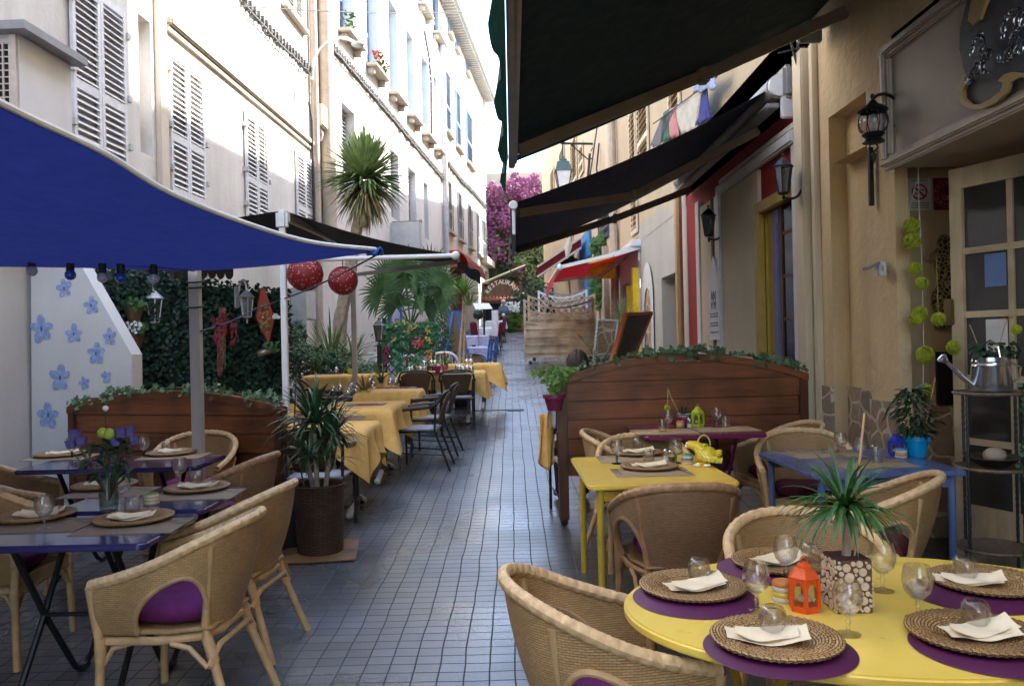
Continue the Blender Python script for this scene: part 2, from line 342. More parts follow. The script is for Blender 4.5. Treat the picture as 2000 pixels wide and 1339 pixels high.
# ================================================================ left houses
FL1=FR((-4.796,0,0),(.038,1,0),(1,-.038,0)); FL2=FR((-5.78,0,0),(.096,1,0),(1,-.096,0)); FRW=FR((2.65,0,0),(0,1,0),(-1,0,0))
CREAM=plaster('cream_render',(.68,.655,.61),(.42,.385,.34),.5); WHITEW=plaster('pale_render',(.6,.585,.555),(.44,.41,.37),.45)
TRIM=mat('stone_trim',(.38,.33,.27),.8,vs=9,bump=.2); SHW=mat('white_shutter_paint',(.66,.66,.67),.5,vs=12); SHB=mat('blue_grey_shutter_paint',(.20,.29,.42),.55,vs=10); SHG=mat('grey_shutter_paint',(.30,.31,.34),.6,vs=10)
DARK=mat('dark_interior',(.012,.012,.014),.7); PIPE=mat('beige_pipe',(.42,.34,.26),.5); GREYP=mat('grey_pipe',(.42,.42,.42),.5); BLACKM=mat('black_iron',(.012,.012,.013),.4,var=.3); WIRE=mat('black_cable',(.02,.02,.02),.6)
def shutter(fr,a0,a1,z0,z1,d,m,par,mid=.4,pitch=.06,name='shutter',ang=50):
    b=MB(); s=.055 if a1-a0>.3 else .035; k=.035
    fr.box(b,a0,a0+s,d,d+k,z0,z1); fr.box(b,a1-s,a1,d,d+k,z0,z1)
    zm=z0+(z1-z0)*mid
    for z,h in((z0,.1),(zm-.05,.1),(z1-.08,.08)): fr.box(b,a0+s,a1-s,d+.002,d+k-.002,z,z+h)
    for lo,hi in((z0+.1,zm-.05),(zm+.05,z1-.08)):
        n=max(2,int((hi-lo)/pitch)); st=(hi-lo)/n
        for i in range(n):
            c=fr.pt((a0+a1)/2,d+k/2,lo+st*(i+.5)); b.box(c,(a1-a0-2*s,.056*pitch/.06,.008),rot=fr.rot()@Matrix.Rotation(R(-ang),3,'X'))
    return b.build(name,m,par,smooth=False)
def window(fr,par,a0,a1,z0,z1,d,m,pitch=.07):
    mid=(a0+a1)/2; shutter(fr,a0+.01,mid-.004,z0,z1,d,m,par,pitch=pitch); shutter(fr,mid+.004,a1-.01,z0,z1,d,m,par,pitch=pitch)
def pipe(name,label,pts,r,m,cat='drainpipe',group=None,n=8):
    b=MB(); b.tube(pts,r,n); return tag(b.build(name,m),label,cat,group)
# --- first house, white louvred shutters
a0,zt=FL1.px(325,95); _,zm=FL1.px(360,282); zb=zt-1.67*(zt-zm)
H1=thing('cream_house','cream house with tall white louvred shutters and a wall niche above the blue sail','house',FL1.pt(11,0,0))
def at0(o): o.matrix_parent_inverse=Matrix.Translation(o.parent.location).inverted(); return o
class Hold:     # parts built in world coordinates under a thing
    def __init__(s,root): s.root=root
    def __enter__(s): s.n=set(bpy.data.objects); return s.root
    def __exit__(s,*a):
        inv=Matrix.Translation(s.root.location).inverted()
        for o in bpy.data.objects:
            if o not in s.n and o.parent==s.root: o.matrix_parent_inverse=inv
NI=FL1.rect(269,40,299,308); NI[2]=FL1.px(299,308)[1]; NI[3]=FL1.px(269,25)[1]
with Hold(H1):
    b=MB(); FL1.holes(b,6.9,17.05,-.6,10.5,[NI+[.25]]); FL1.box(b,6.9,17.05,-3,-.6,9.6,10.5)
    FL1.holes(b,-9,6.9,-.6,10.5,[]); b.poly([FL1.pt(-9,0,10.5),FL1.pt(6.9,0,10.5),FL1.pt(6.9,-4,10.5),FL1.pt(-9,-4,10.5)])
    for z in(10.5,): b.poly([FL1.pt(6.9,0,z),FL1.pt(17.05,0,z),FL1.pt(17.05,-4,z),FL1.pt(6.9,-4,z)])
    b.poly([FL1.pt(6.9,0,-.6),FL1.pt(6.9,-4,-.6),FL1.pt(6.9,-4,10.5),FL1.pt(6.9,0,10.5)])
    b.build('wall',CREAM,H1,smooth=False)
    b=MB(); FL1.box(b,NI[0]+.003,NI[1]-.003,-.247,-.2,NI[2]+.01,NI[3]-.01); b.build('niche_back',plaster('niche_grey',(.4,.4,.42),(.3,.3,.32),.5),H1,smooth=False)
    for u0,u1 in((134,243),(325,395),(473,518),(572,607)): window(FL1,H1,FL1.px(u0,200)[0],FL1.px(u1,300)[0],zb,zt,.02,SHW)
    ua=FL1.px(552,20)[0]; ub=FL1.px(590,20)[0]; uz=FL1.px(570,30)[1]; window(FL1,H1,ua,ub,uz,uz+1.85,.02,SHW)
    b=MB(); FL1.box(b,ua-.1,ub+.1,0,.12,uz-.1,uz-.01,bev=.01); b.build('sill',TRIM,H1)
    az,cz=FL1.px(322,38); b=MB(); FL1.box(b,az,17.05,0,.1,cz-.06,cz+.05,bev=.02); FL1.box(b,az,17.05,0,.05,cz-.14,cz-.07); b.build('string_course',TRIM,H1)
    pa=FL1.px(302,150)[0]; pb=FL1.px(318,150)[0]; b=MB(); FL1.box(b,pa,pb,0,.07,-.4,10.4,bev=.01); b.build('pilaster',plaster('pilaster_render',(.66,.56,.45),amt=.3),H1)
    # hinges of the shutters
    b=MB()
    for u0,u1 in((134,243.1),(325,395),(473,518)):
        for uu in(u0,u1):
            aa=FL1.px(uu,200)[0]
            for z in(zm+.1,zt-.3,zb+.3): FL1.box(b,aa-.03,aa+.03,.0,.08,z,z+.07)
    b.build('hinge',mat('hinge_metal',(.5,.48,.46),.5),H1)
# box bay
q0=FL1.px(36,60,.55); q1=FL1.px(138,110,.55)
BX=thing('boxed_bay','white boxed bay with a wire mesh window and grey metal cap on the cream wall','bay',FL1.pt(q0[0],.3,3))
with Hold(BX):
    zt_=q0[1]+.02; zb_=zt_-1.5
    b=MB(); FL1.box(b,q0[0],q1[0],0,.55,zb_,zt_-.05); b.build('body',plaster('painted_panel',(.75,.75,.76),(.5,.4,.3),.2,bump=.05),BX,smooth=False)
    b=MB(); FL1.box(b,q0[0]-.12,q1[0]+.05,0,.68,zt_-.05,zt_+.02); b.build('metal_cap',mat('zinc',(.3,.3,.31),.5),BX,smooth=False)
    b=MB(); FL1.box(b,q0[0]-.012,q0[0]-.002,.05,.48,zb_+.1,zt_-.12); b.build('pane',DARK,BX,smooth=False)
    b=MB()
    for i in range(9): FL1.box(b,q0[0]-.03,q0[0]-.014,.04+i*.055,.052+i*.055,zb_+.1,zt_-.12)
    for i in range(24): FL1.box(b,q0[0]-.026,q0[0]-.016,.04,.5,zb_+.1+i*.055,zb_+.11+i*.055)
    for i in (0,1): FL1.box(b,q0[0]-.04,q0[0]-.002,.02,.54,zb_+.06+i*.62,zb_+.12+i*.62)
    FL1.box(b,q0[0]-.035,q0[0]-.012,.49,.545,zb_+.05,zt_-.06); b.build('mesh_grille',mat('rusty_white',(.6,.52,.45),.7,vs=20),BX,smooth=False)
# --- second house, blue shutters
H2=thing('pale_house','pale house with deep window recesses, blue grey shutters and bracketed stone sills','house',FL2.pt(24,0,0))
UZ=FL2.px(680,78)[1]; TZ=FL2.px(800,66)[1]; LZ=FL2.px(669,200)[1]; LB=FL2.px(767,425)[1]
up=[(665,691),(717,738),(760,776),(794,807),(822,834),(845,851)]; lo=[(669,694),(762,778),(796,811),(826,834)]
hs=[]; ups=[]; los=[]; tops=[]
for u0,u1 in up:
    x,y=FL2.px(u0,100)[0],FL2.px(u1,100)[0]; hs.append([x,y,UZ,TZ,.32]); ups.append((x,y))
for u0,u1 in lo:
    x,y=FL2.px(u0,300)[0],FL2.px(u1,300)[0]; hs.append([x,y,LB,LZ,.28]); los.append((x,y))
TZ0=FL2.px(826,22)[1]
for u0,u1 in((668,690),(718,737),(762,776),(794,806),(820,833),(847,859)):
    x,y=FL2.px(u0,100)[0],FL2.px(u1,100)[0]; hs.append([x,y,TZ0,TZ0+1.9,.22]); tops.append((x,y))
with Hold(H2):
    b=MB(); FL2.holes(b,17.1,32.4,-.6,14.5,hs); b.poly([FL2.pt(17.1,0,-.6),FL2.pt(17.1,-5,-.6),FL2.pt(17.1,-5,14.5),FL2.pt(17.1,0,14.5)]); b.build('wall',WHITEW,H2,smooth=False)
    for x,y in ups: window(FL2,H2,x,y,UZ+.02,TZ-.02,-.28,SHB,.09)
    for x,y in tops: window(FL2,H2,x,y,TZ0+.02,TZ0+1.88,-.18,SHB,.1)
    for x,y in los: window(FL2,H2,x,y,LB+.02,LZ-.02,-.25,SHG,.09)
    for x,y in ups+tops:
        z=(UZ if (x,y) in ups else TZ0); b=MB(); FL2.box(b,x-.15,y+.15,0,.3,z-.1,z,bev=.02)
        for q in(x,y): FL2.box(b,q-.05,q+.05,0,.2,z-.28,z-.1,bev=.02)
        b.build('sill',TRIM,H2)
    # shop front in blue at street level
    x,y=FL2.px(757,600)[0],FL2.px(782,600)[0]; g=gz(20)
    b=MB(); FL2.box(b,x,x+.22,0,.06,g,g+2.5); FL2.box(b,y-.2,y,0,.06,g,g+2.5); FL2.box(b,x,y,0,.07,g+2.4,g+2.7); b.build('door_frame',mat('blue_paint',(.03,.1,.42),.5),H2,smooth=False)
    b=MB(); FL2.box(b,x+.22,y-.2,0,.03,g,g+2.4); b.build('door',mat('lilac_panel',(.4,.42,.62),.6),H2,smooth=False)
    x,y=FL2.px(800,650)[0],FL2.px(842,650)[0]; z0,z1=FL2.px(820,692)[1],FL2.px(820,640)[1]
    for k in range(2):
        xa=x+(y-x)*(.02+.52*k); xb=x+(y-x)*(.48+.52*k); b=MB(); FL2.box(b,xa,xb,0,.06,z0,z1)
        for i in range(5): FL2.box(b,xa+.05,xb-.05,.06,.075,z0+.1+i*(z1-z0)/5.3,z0+.1+(i+.7)*(z1-z0)/5.3)
        b.build('blue_shutter',mat('blue_paint',(.03,.1,.42),.5),H2,smooth=False)
# balcony box
x,y=FL2.px(766,455,0)[0],FL2.px(822,455,.9)[0]
BA=MB(); bz=FL2.px(822,432,.9)[1]; FL2.box(BA,x,y,.86,.9,bz-1.0,bz-.02); FL2.box(BA,x,x+.04,0,.86,bz-1.0,bz-.02); FL2.box(BA,y-.04,y,0,.86,bz-1.0,bz-.02); FL2.box(BA,x,y,0,.9,bz-1.12,bz-1.0)
bo=thing('balcony','grey panelled balcony box on the pale house behind the palm','balcony',FL2.pt(x,0,bz-1))
with Hold(bo):
    BA.build('panel',mat('balcony_grey',(.42,.42,.42),.6),bo,smooth=False)
    b=MB(); FL2.box(b,x-.02,y+.02,.84,.93,bz-.02,bz+.04); FL2.box(b,x-.02,x+.05,0,.84,bz-.02,bz+.04); b.build('handrail',mat('rail_grey',(.2,.2,.2),.5),bo,smooth=False)
# --- third house, eaves
EZ=FL2.px(952,166,.55)[1]
H3=thing('end_house','tall house with dark louvred shutters and overhanging eaves beyond the grey drainpipe','house',FL2.pt(39,0,0))
rows=[[(871,882,148,262),(891,901,187,292),(911,923,218,320)],[(871,881,352,450),(891,900,368,470),(911,918,398,470),(928,934,402,478),(938,944,402,478)],[(880,886,20,80),(893,898,75,125),(913,918,120,165)]]
with Hold(H3):
    hs=[]
    b=MB()
    for i,(u0,u1) in enumerate(((884,890),(946,952))): 
        x,y=FL2.px(u0,500)[0],FL2.px(u1,500)[0]; hs.append([x,y,gz(x)+.1,gz(x)+3,.3])
    FL2.holes(b,32.4,47,0,EZ,hs); b.build('wall',plaster('grey_render',(.52,.505,.475),(.42,.38,.33),.35),H3,smooth=False)
    for r_ in rows:
        u0,u1,v0,v1=r_[0]; z0=FL2.px((u0+u1)/2,v1)[1]; z1=FL2.px((u0+u1)/2,v0)[1]
        for u0,u1,_,_ in r_:
            x,y=FL2.px(u0,300)[0],FL2.px(u1,300)[0]; shutter(FL2,x,y,z0,z1,.03,SHG if r_ is rows[1] else SHB,H3,pitch=.12)
            b=MB(); FL2.box(b,x-.1,y+.1,0,.18,z0-.12,z0-.02); b.build('sill',TRIM,H3,smooth=False)
    b=MB(); FL2.box(b,32.4,47,0,.6,EZ,EZ+.14)
    for i in range(48): FL2.box(b,32.5+i*.3,32.6+i*.3,.02,.56,EZ-.12,EZ-.002)
    FL2.box(b,32.4,47.2,.56,.68,EZ+.02,EZ+.2); b.build('eaves',mat('grey_timber',(.4,.39,.37),.7),H3,smooth=False)
    b=MB(); b.poly([FL2.pt(32.4,.7,EZ+.16),FL2.pt(47.2,.7,EZ+.16),FL2.pt(47.2,-5,EZ+2.2),FL2.pt(32.4,-5,EZ+2.2)]); b.build('roof',mat('clay_tiles',(.4,.2,.12),.8,vs=3),H3,smooth=False)
    b=MB(); FL2.box(b,43.5,47,0,.4,EZ*.0+FL2.px(948,520)[1],FL2.px(948,508)[1]); b.build('cornice',TRIM,H3,smooth=False)
b=MB(); b.prism([(-1.2,0),(1.2,0),(1.2,2.3),(0,3),(-1.2,2.3)],3,Matrix.Translation(FL2.pt(47.5,-1.2,EZ-1.4))); tag(b.build('gable_house',plaster('grey_render2',(.55,.52,.47),amt=.4),smooth=False),'grey gable wall rising behind the eaves at the street end','house')
pipe('drainpipe','grey drainpipe running the full height between pale house and end house',[FL2.pt(32.3,.14,z) for z in(gz(32),5,9,14.4)],.11,GREYP)
# downpipes at the first corner
x=FL1.px(640,300)[0]
pp=FL2.pt(17.6,.16,0); pipe('drainpipe','thick beige drainpipe with an elbow foot behind the spiky tree',[pp+V((.25,-.1,3.55)),pp+V((.06,-.04,3.8)),pp+V((0,0,4.2)),pp+V((0,0,12))],.155,PIPE,n=12)
pp=FL1.pt(16.85,.1,0); pipe('drainpipe','slim beige drainpipe at the corner of the cream house',[pp+V((0,0,z)) for z in(.7,5,13)],.085,PIPE)
pp=FL1.pt(16.6,.05,0); pipe('conduit','black cable conduit running down the corner beside the meter box',[pp+V((0,0,6.6)),pp+V((.05,0,6.2)),pp+V((.05,0,4)),pp+V((.05,0,3.2))],.03,WIRE,'conduit')
a,z=FL1.px(614,228); mb_=thing('meter_box','small white meter box with cables below it on the house corner','meter box',FL1.pt(a,.1,z))
with Hold(mb_):
    b=MB(); FL1.box(b,a-.22,a+.2,.03,.24,z-.24,z+.22,bev=.02); b.build('body',mat('meter_cream',(.5,.46,.4),.5),mb_)
    b=MB()
    for i in range(3): b.tube([FL1.pt(a-.1+i*.1,.12,z-.23),FL1.pt(a-.02+i*.05,.15,z-.36),FL1.pt(a+.1,.1,z-.5)],.022,6)
    b.build('cable',GREYP,mb_)
# street lamp on a curved arm
b=MB(); p0=FL1.pt(16.7,.1,7.1); pts=[p0+V((.0,-.05*i,0))+V((.62*(1-cos(t)),0,.75*sin(t))) for i,t in enumerate([k*2.2/8 for k in range(9)])]
sl_=thing('street_lamp','curved white street lamp arm above the beige drainpipe','street lamp',p0)
with Hold(sl_):
    b.tube(pts,.03,8); b.build('arm',SHW,sl_); b=MB(); b.ball(pts[-1]+V((.06,0,-.04)),.11,2,(1.3,.9,.5)); b.build('lamp_head',mat('lamp_grey',(.3,.36,.36),.4),sl_)
def sag(a,b_,n=12,s=.2): 
    a,b_=V(a),V(b_); return [a.lerp(b_,i/n)-V((0,0,s*4*(i/n)*(1-i/n))) for i in range(n+1)]
def cable(label,prs,r=.018,s=.1,clip=True,name='cable'):
    b=MB()
    for (A_,B_) in prs: b.tube(sag(A_,B_,10,s),r,5)
    return tag(b.build(name,WIRE),label,'cable')
W=lambda fr,u,v,d=.06:fr.pt(fr.px(u,v,d)[0],d,fr.px(u,v,d)[1])
def bundle(fr,pix,label,r=.035):
    pts=[W(fr,u,v) for u,v in pix]; b=MB(); 
    for a,c in zip(pts,pts[1:]):
        n=max(3,int((c-a).length/.18)); b.tube([a.lerp(c,i/n)+V((rnd(-.02,.02),rnd(-.02,.02),rnd(-.03,.03))) for i in range(n+1)],r,6)
        b.tube([a.lerp(c,i/n)+V((.03,0,-.09+rnd(-.02,.02))) for i in range(n+1)],r*.5,5)
        for i in range(n): b.box(a.lerp(c,(i+.5)/n),(.09,.04,.16))
    return tag(b.build('cable',mat('grey_cable',(.1,.095,.09),.7)),label,'cable')
bundle(FL1,[(474,-4),(530,62),(585,115),(606,140)],'bundle of grey cables clipped along the upper cream wall',.03)
bundle(FL2,[(649,90),(680,125),(760,220),(830,305),(875,358)],'bundle of grey cables running diagonally under the blue shutters',.045)
bundle(FL2,[(876,318),(900,350),(925,375),(950,405)],'dark cable sloping along the far end house front',.05)
bundle(FL2,[(829,60),(838,112),(842,160),(843,290)],'cable dropping down the pale house beside the drainpipe',.03)
cable('thin wire crossing the street above the lit facades',[(W(FL1,470,12),P(960,20,22))],.012,.1)
# flower box on the second sill
x,y=ups[1]; b=MB()
fb=thing('flower_box','red geraniums on a sill of the pale house','potted plant',FL2.pt((x+y)/2,.2,UZ))
with Hold(fb):
    g1,g2=MB(),MB()
    for i in range(70): g1.leaf(FL2.pt(rnd(x,y),rnd(.1,.35),UZ+rnd(.03,.35)),V((rnd(-1,1),rnd(-1,1),1)),.12,.08)
    for i in range(36): g2.leaf(FL2.pt(rnd(x,y),rnd(.12,.4),UZ+rnd(.1,.5)),V((1,rnd(-1,1),rnd(-.5,1))),.12,.11)
    g1.build('foliage',mat('leaf_green',(.05,.12,.03),.6,var=.4),fb,smooth=False); g2.build('flowers',mat('geranium_red',(.6,.04,.03),.6),fb,smooth=False)
x,y=ups[0]; g1=MB()
for i in range(60): g1.leaf(FL2.pt(x+rnd(0,.5),rnd(.05,.3),UZ+rnd(.02,.5)),V((rnd(-1,1),rnd(-1,1),1)),.14,.06)
tag(g1.build('sill_plant',mat('leaf_green',(.05,.12,.03),.6,var=.4),smooth=False),'small green plant on the first bracketed sill above the lamp','potted plant')
# electrical cabinet and window grille on the ground floor
a,z=FL1.px(627,602); cb=thing('electric_cabinet','grey metal cabinet with an open door fixed to the cream wall','cabinet',FL1.pt(15.4,.1,z))
with Hold(cb):
    b=MB(); FL1.box(b,15.3,16.05,.02,.26,z-.3,z+.28,bev=.02); b.build('body',mat('cabinet_grey',(.42,.43,.42),.5),cb)
    b=MB(); FL1.box(b,15.2,15.28,.02,.3,z-.62,z+.3); FL1.box(b,15.4,15.9,.02,.1,z-.85,z-.32); b.build('door',mat('cabinet_pale',(.34,.35,.34),.6),cb,smooth=False)
# ================================================================ right houses
BEIGE=plaster('beige_old_render',(.50,.39,.245),(.4,.3,.2),.5,bump=.35); GREYR=plaster('grey_lower_render',(.42,.39,.34),(.3,.27,.24),.3)
OCHRE=plaster('ochre_render',(.70,.51,.28),(.4,.28,.17),.35,bump=.6,bs=11)
HB=thing('beige_house','tall old beige rendered house rising above the navy awning and grey shop wall','house',(2.65,13,0))
RH=11.8
with Hold(HB):
    hs=[]
    for u0,u1,v0,v1 in((1311,1331,168,205),(1249,1266,246,330)): pass
    b=MB(); FRW.holes(b,6.95,19.4,3.62,RH,[])
    for y0,y1,rh in((6.95,12.6,13.9),(12.6,19.4,RH)):
        for y in(y0,y1): b.poly([V((2.65,y,3)),V((7,y,3)),V((7,y,rh)),V((2.65,y,rh))])
        b.poly([V((2.65,y0,rh)),V((7,y0,rh)),V((7,y1,rh)),V((2.65,y1,rh))]); b.poly([V((7,y0,-.3)),V((7,y1,-.3)),V((7,y1,rh)),V((7,y0,rh))])
    FRW.holes(b,6.95,12.6,RH,13.9,[]); b.build('upper_wall',BEIGE,HB,smooth=False)
    NCH=[FRW.px(1267,600)[0]-.75,FRW.px(1267,600)[0],.1,2.3,.2]
    rc=[FRW.px(1335,600)[0],FRW.px(1293,600)[0],.1,FRW.px(1300,540)[1],.55]
    b=MB(); FRW.holes(b,11.9,16.3,-.3,3.62,[rc]); b.build('lower_wall',GREYR,HB,smooth=False)
    # ragged edge where grey paint meets the old render
    b=MB(); pts=[(11.9+i*.22,3.62+rnd(-.05,.16)+.03*i*.3) for i in range(21)]
    pl=[FRW.pt(x,.006,z) for x,z in pts]; lo_=[FRW.pt(x,.006,3.5) for x,z in pts]
    for i in range(20): b.poly([lo_[i],lo_[i+1],pl[i+1],pl[i]])
    b.build('paint_edge',GREYR,HB,smooth=False)
    for u0,u1,v0,v1 in((1310,1332,168,210),(1247,1268,245,330),(1231,1243,280,440)):
        x,y=FRW.px(u1,200)[0],FRW.px(u0,200)[0]; z0,z1=FRW.px(u0,v1)[1],FRW.px(u0,v0)[1]; shutter(FRW,x,y,z0-.3,z1+.6,.02,mat('cream_shutter',(.62,.52,.38),.6),HB,pitch=.11)
    # arched white niche
    x=FRW.px(1268,620)[0]; b=MB(); ol=[]; il=[]
    for w_,hh,L_ in((.62,2.55,ol),(.36,2.1,il)):
        for k in range(13): t=pi*k/12; L_.append((w_*cos(t),hh-w_+w_*sin(t)*1.15))
    ring=[(.62,.3)]+ol+[(-.62,.3)]; g=.35
    pl=[(x+p,q+g) for p,q in ol]; pi_=[(x+p,q+g) for p,q in il]
    for k in range(12): b.poly([FRW.pt(*[pl[k][0],.03,pl[k][1]]),FRW.pt(pl[k+1][0],.03,pl[k+1][1]),FRW.pt(pi_[k+1][0],.03,pi_[k+1][1]),FRW.pt(pi_[k][0],.03,pi_[k][1])])
    for s_ in(0,12): b.poly([FRW.pt(pl[s_][0],.03,.2),FRW.pt(pl[s_][0],.03,pl[s_][1]),FRW.pt(pi_[s_][0],.03,pi_[s_][1]),FRW.pt(pi_[s_][0],.03,.2)])
    b.build('arched_surround',WHITEW,HB,smooth=False)
    b=MB(); b.poly([FRW.pt(p,.012,q) for p,q in pi_]+[FRW.pt(pi_[-1][0],.012,.2),FRW.pt(pi_[0][0],.012,.2)]); b.build('niche_back',stone('niche_stone'),HB,smooth=False)
pipe('drainpipe','cream drainpipe down the corner of the red restaurant front',[V((2.52,11.9,z)) for z in(.3,1.2,2.2,4.0)],.06,mat('ochre_pipe',(.5,.33,.17),.5))
pp=FRW.px(1213,300)[0]; pipe('drainpipe','pale drainpipe running down the old beige wall by the red awning',[V((2.52,19.3,z)) for z in(1.0,4,8,11)],.1,PIPE)
# --- red restaurant front
RED=plaster('red_render',(.30,.014,.012),(.25,.03,.02),.4,bump=.1); CRM=plaster('cream_panel',(.62,.52,.36),(.45,.38,.28),.3,bump=.1); WPT=mat('white_painted_wood',(.62,.6,.58),.5,vs=5)
RR=thing('red_restaurant','red restaurant front with white pilasters, cream panel and yellow framed door','shop front',(2.65,9.5,0))
X=lambda u:FRW.px(u,600)[0]
XD=lambda u,d:FRW.px(u,600,d)[0]
with Hold(RR):
    dr=[X(1552),X(1497),.0,FRW.px(1497,415)[1],.045]; tr=[X(1552),X(1497),FRW.px(1497,412)[1],FRW.px(1497,392)[1],.1]
    b=MB(); FRW.holes(b,6.95,11.9,-.3,4.35,[dr,[X(1413),X(1401),.0,3.0,.02]]); b.build('wall',RED,RR,smooth=False)
    b=MB(); FRW.box(b,X(1494),X(1416),.01,.05,0,FRW.px(1430,372)[1]); b.build('cream_panel',CRM,RR,smooth=False)
    b=MB(); z=FRW.px(1430,370)[1]; FRW.box(b,X(1570),X(1420),.01,.09,z,z+.12,bev=.02); FRW.box(b,X(1570),X(1418),.01,.06,z+.12,z+.2,bev=.02); FRW.box(b,X(1414),X(1420),.0,.08,0,z+.12,bev=.01); b.build('trim',WPT,RR)
    for u0,u1,zz in((1573,1550,3.35),(1404,1398,3.3),(1368,1361,3.4)):
        b=MB(); FRW.box(b,XD(u0,.05),XD(u1,.05),.0,.05,0,zz,bev=.01); b.build('pilaster',WPT,RR)
    b=MB(); FRW.box(b,X(1396),X(1370),.0,.03,0,3.3); b.build('cream_panel',CRM,RR,smooth=False)
    YEL=mat('yellow_door_paint',(.42,.28,.05),.5); PUR=mat('violet_door_paint',(.16,.17,.36),.5)
    b=MB(); FRW.box(b,X(1497),X(1488),.0,.07,0,dr[3]+.12,bev=.01); FRW.box(b,X(1553),X(1497),.0,.07,dr[3],dr[3]+.12,bev=.01); FRW.box(b,XD(1504,-.03),XD(1497,-.03),-.04,-.0,0,dr[3]); b.build('door_frame',YEL,RR)
    b=MB(); yx=X(1503); FRW.box(b,XD(1513,-.03),XD(1504,-.03),-.04,-.025,0,dr[3]-.01)
    for i in range(6): FRW.box(b,XD(1512,-.02),XD(1506,-.02),-.025,-.018,.2+i*.42,.52+i*.42)
    b.build('yellow_leaf',YEL,RR,smooth=False)
    b=MB(); FRW.box(b,XD(1524,-.02),XD(1513,-.02),-.04,-.015,0,dr[3]-.01); FRW.box(b,XD(1520,-.01),XD(1516,-.01),-.015,-.008,.1,dr[3]-.15); b.build('violet_leaf',PUR,RR,smooth=False)
    b=MB(); FRW.box(b,XD(1553,-.04),XD(1524,-.03),-.043,-.036,0,dr[3]); b.build('dark_glass',mat('dark_glazing',(.01,.01,.012),.1),RR,smooth=False)
    b=MB()
    for i in range(6): FRW.box(b,XD(1553,-.03),XD(1525,-.03),-.036,-.028,.4+i*.42,.43+i*.42)
    FRW.box(b,XD(1529,-.02),XD(1524,-.02),-.036,-.02,0,dr[3]); b.build('glazing_bars',wood('brown_door',(.12,.05,.02),(.2,.09,.04),2),RR,smooth=False)
    b=MB(); FRW.box(b,6.965,XD(1573,.03)-.005,.0,.03,0,3.5); FRW.box(b,6.96,7.08,.0,.03,3.35,3.75); b.build('red_edge',RED,RR,smooth=False)
# surfboard menu board
x=X(1407); z0,z1=FRW.px(1412,663)[1],FRW.px(1412,497)[1]; hw=.24
SB=thing('surfboard_sign','white surfboard shaped menu sign with blue lettering hung on the red strip','sign',(2.6,x,z0))
with Hold(SB):
    ol=[(hw,0)]+[(hw*min(1,(1-t)**.62*1.25),(z1-z0)*(.45+.55*t)) for t in[k/10 for k in range(11)]]
    ol=ol+[(-p,q) for p,q in ol[::-1] if p>0]; b=MB(); b.prism(ol,.03,FRW.mat(x,.07,z0)); b.build('board',mat('board_white',(.7,.7,.72),.4),SB)
    for txt,zz,s_ in(('AN',.52,.17),('V M',.41,.15)):
        t=text_mb(txt,s_); m_=FRW.mat(x,.088,z0+(z1-z0)*zz)@Matrix.Rotation(R(90),4,'X')@Matrix.Rotation(pi,4,'Y'); t.T(m_); t.build('lettering',mat('sign_blue',(.08,.1,.35),.6),SB,smooth=False)
    b=MB()
    for zz in(.30,.27,.19,.16,.08):
        for k in range(6): FRW.box(b,x-.2+k*.068,x-.155+k*.068,.0855,.0875,z0+(z1-z0)*zz,z0+(z1-z0)*(zz+.018))
    b.build('small_print',mat('sign_blue',(.08,.1,.35),.6),SB,smooth=False)
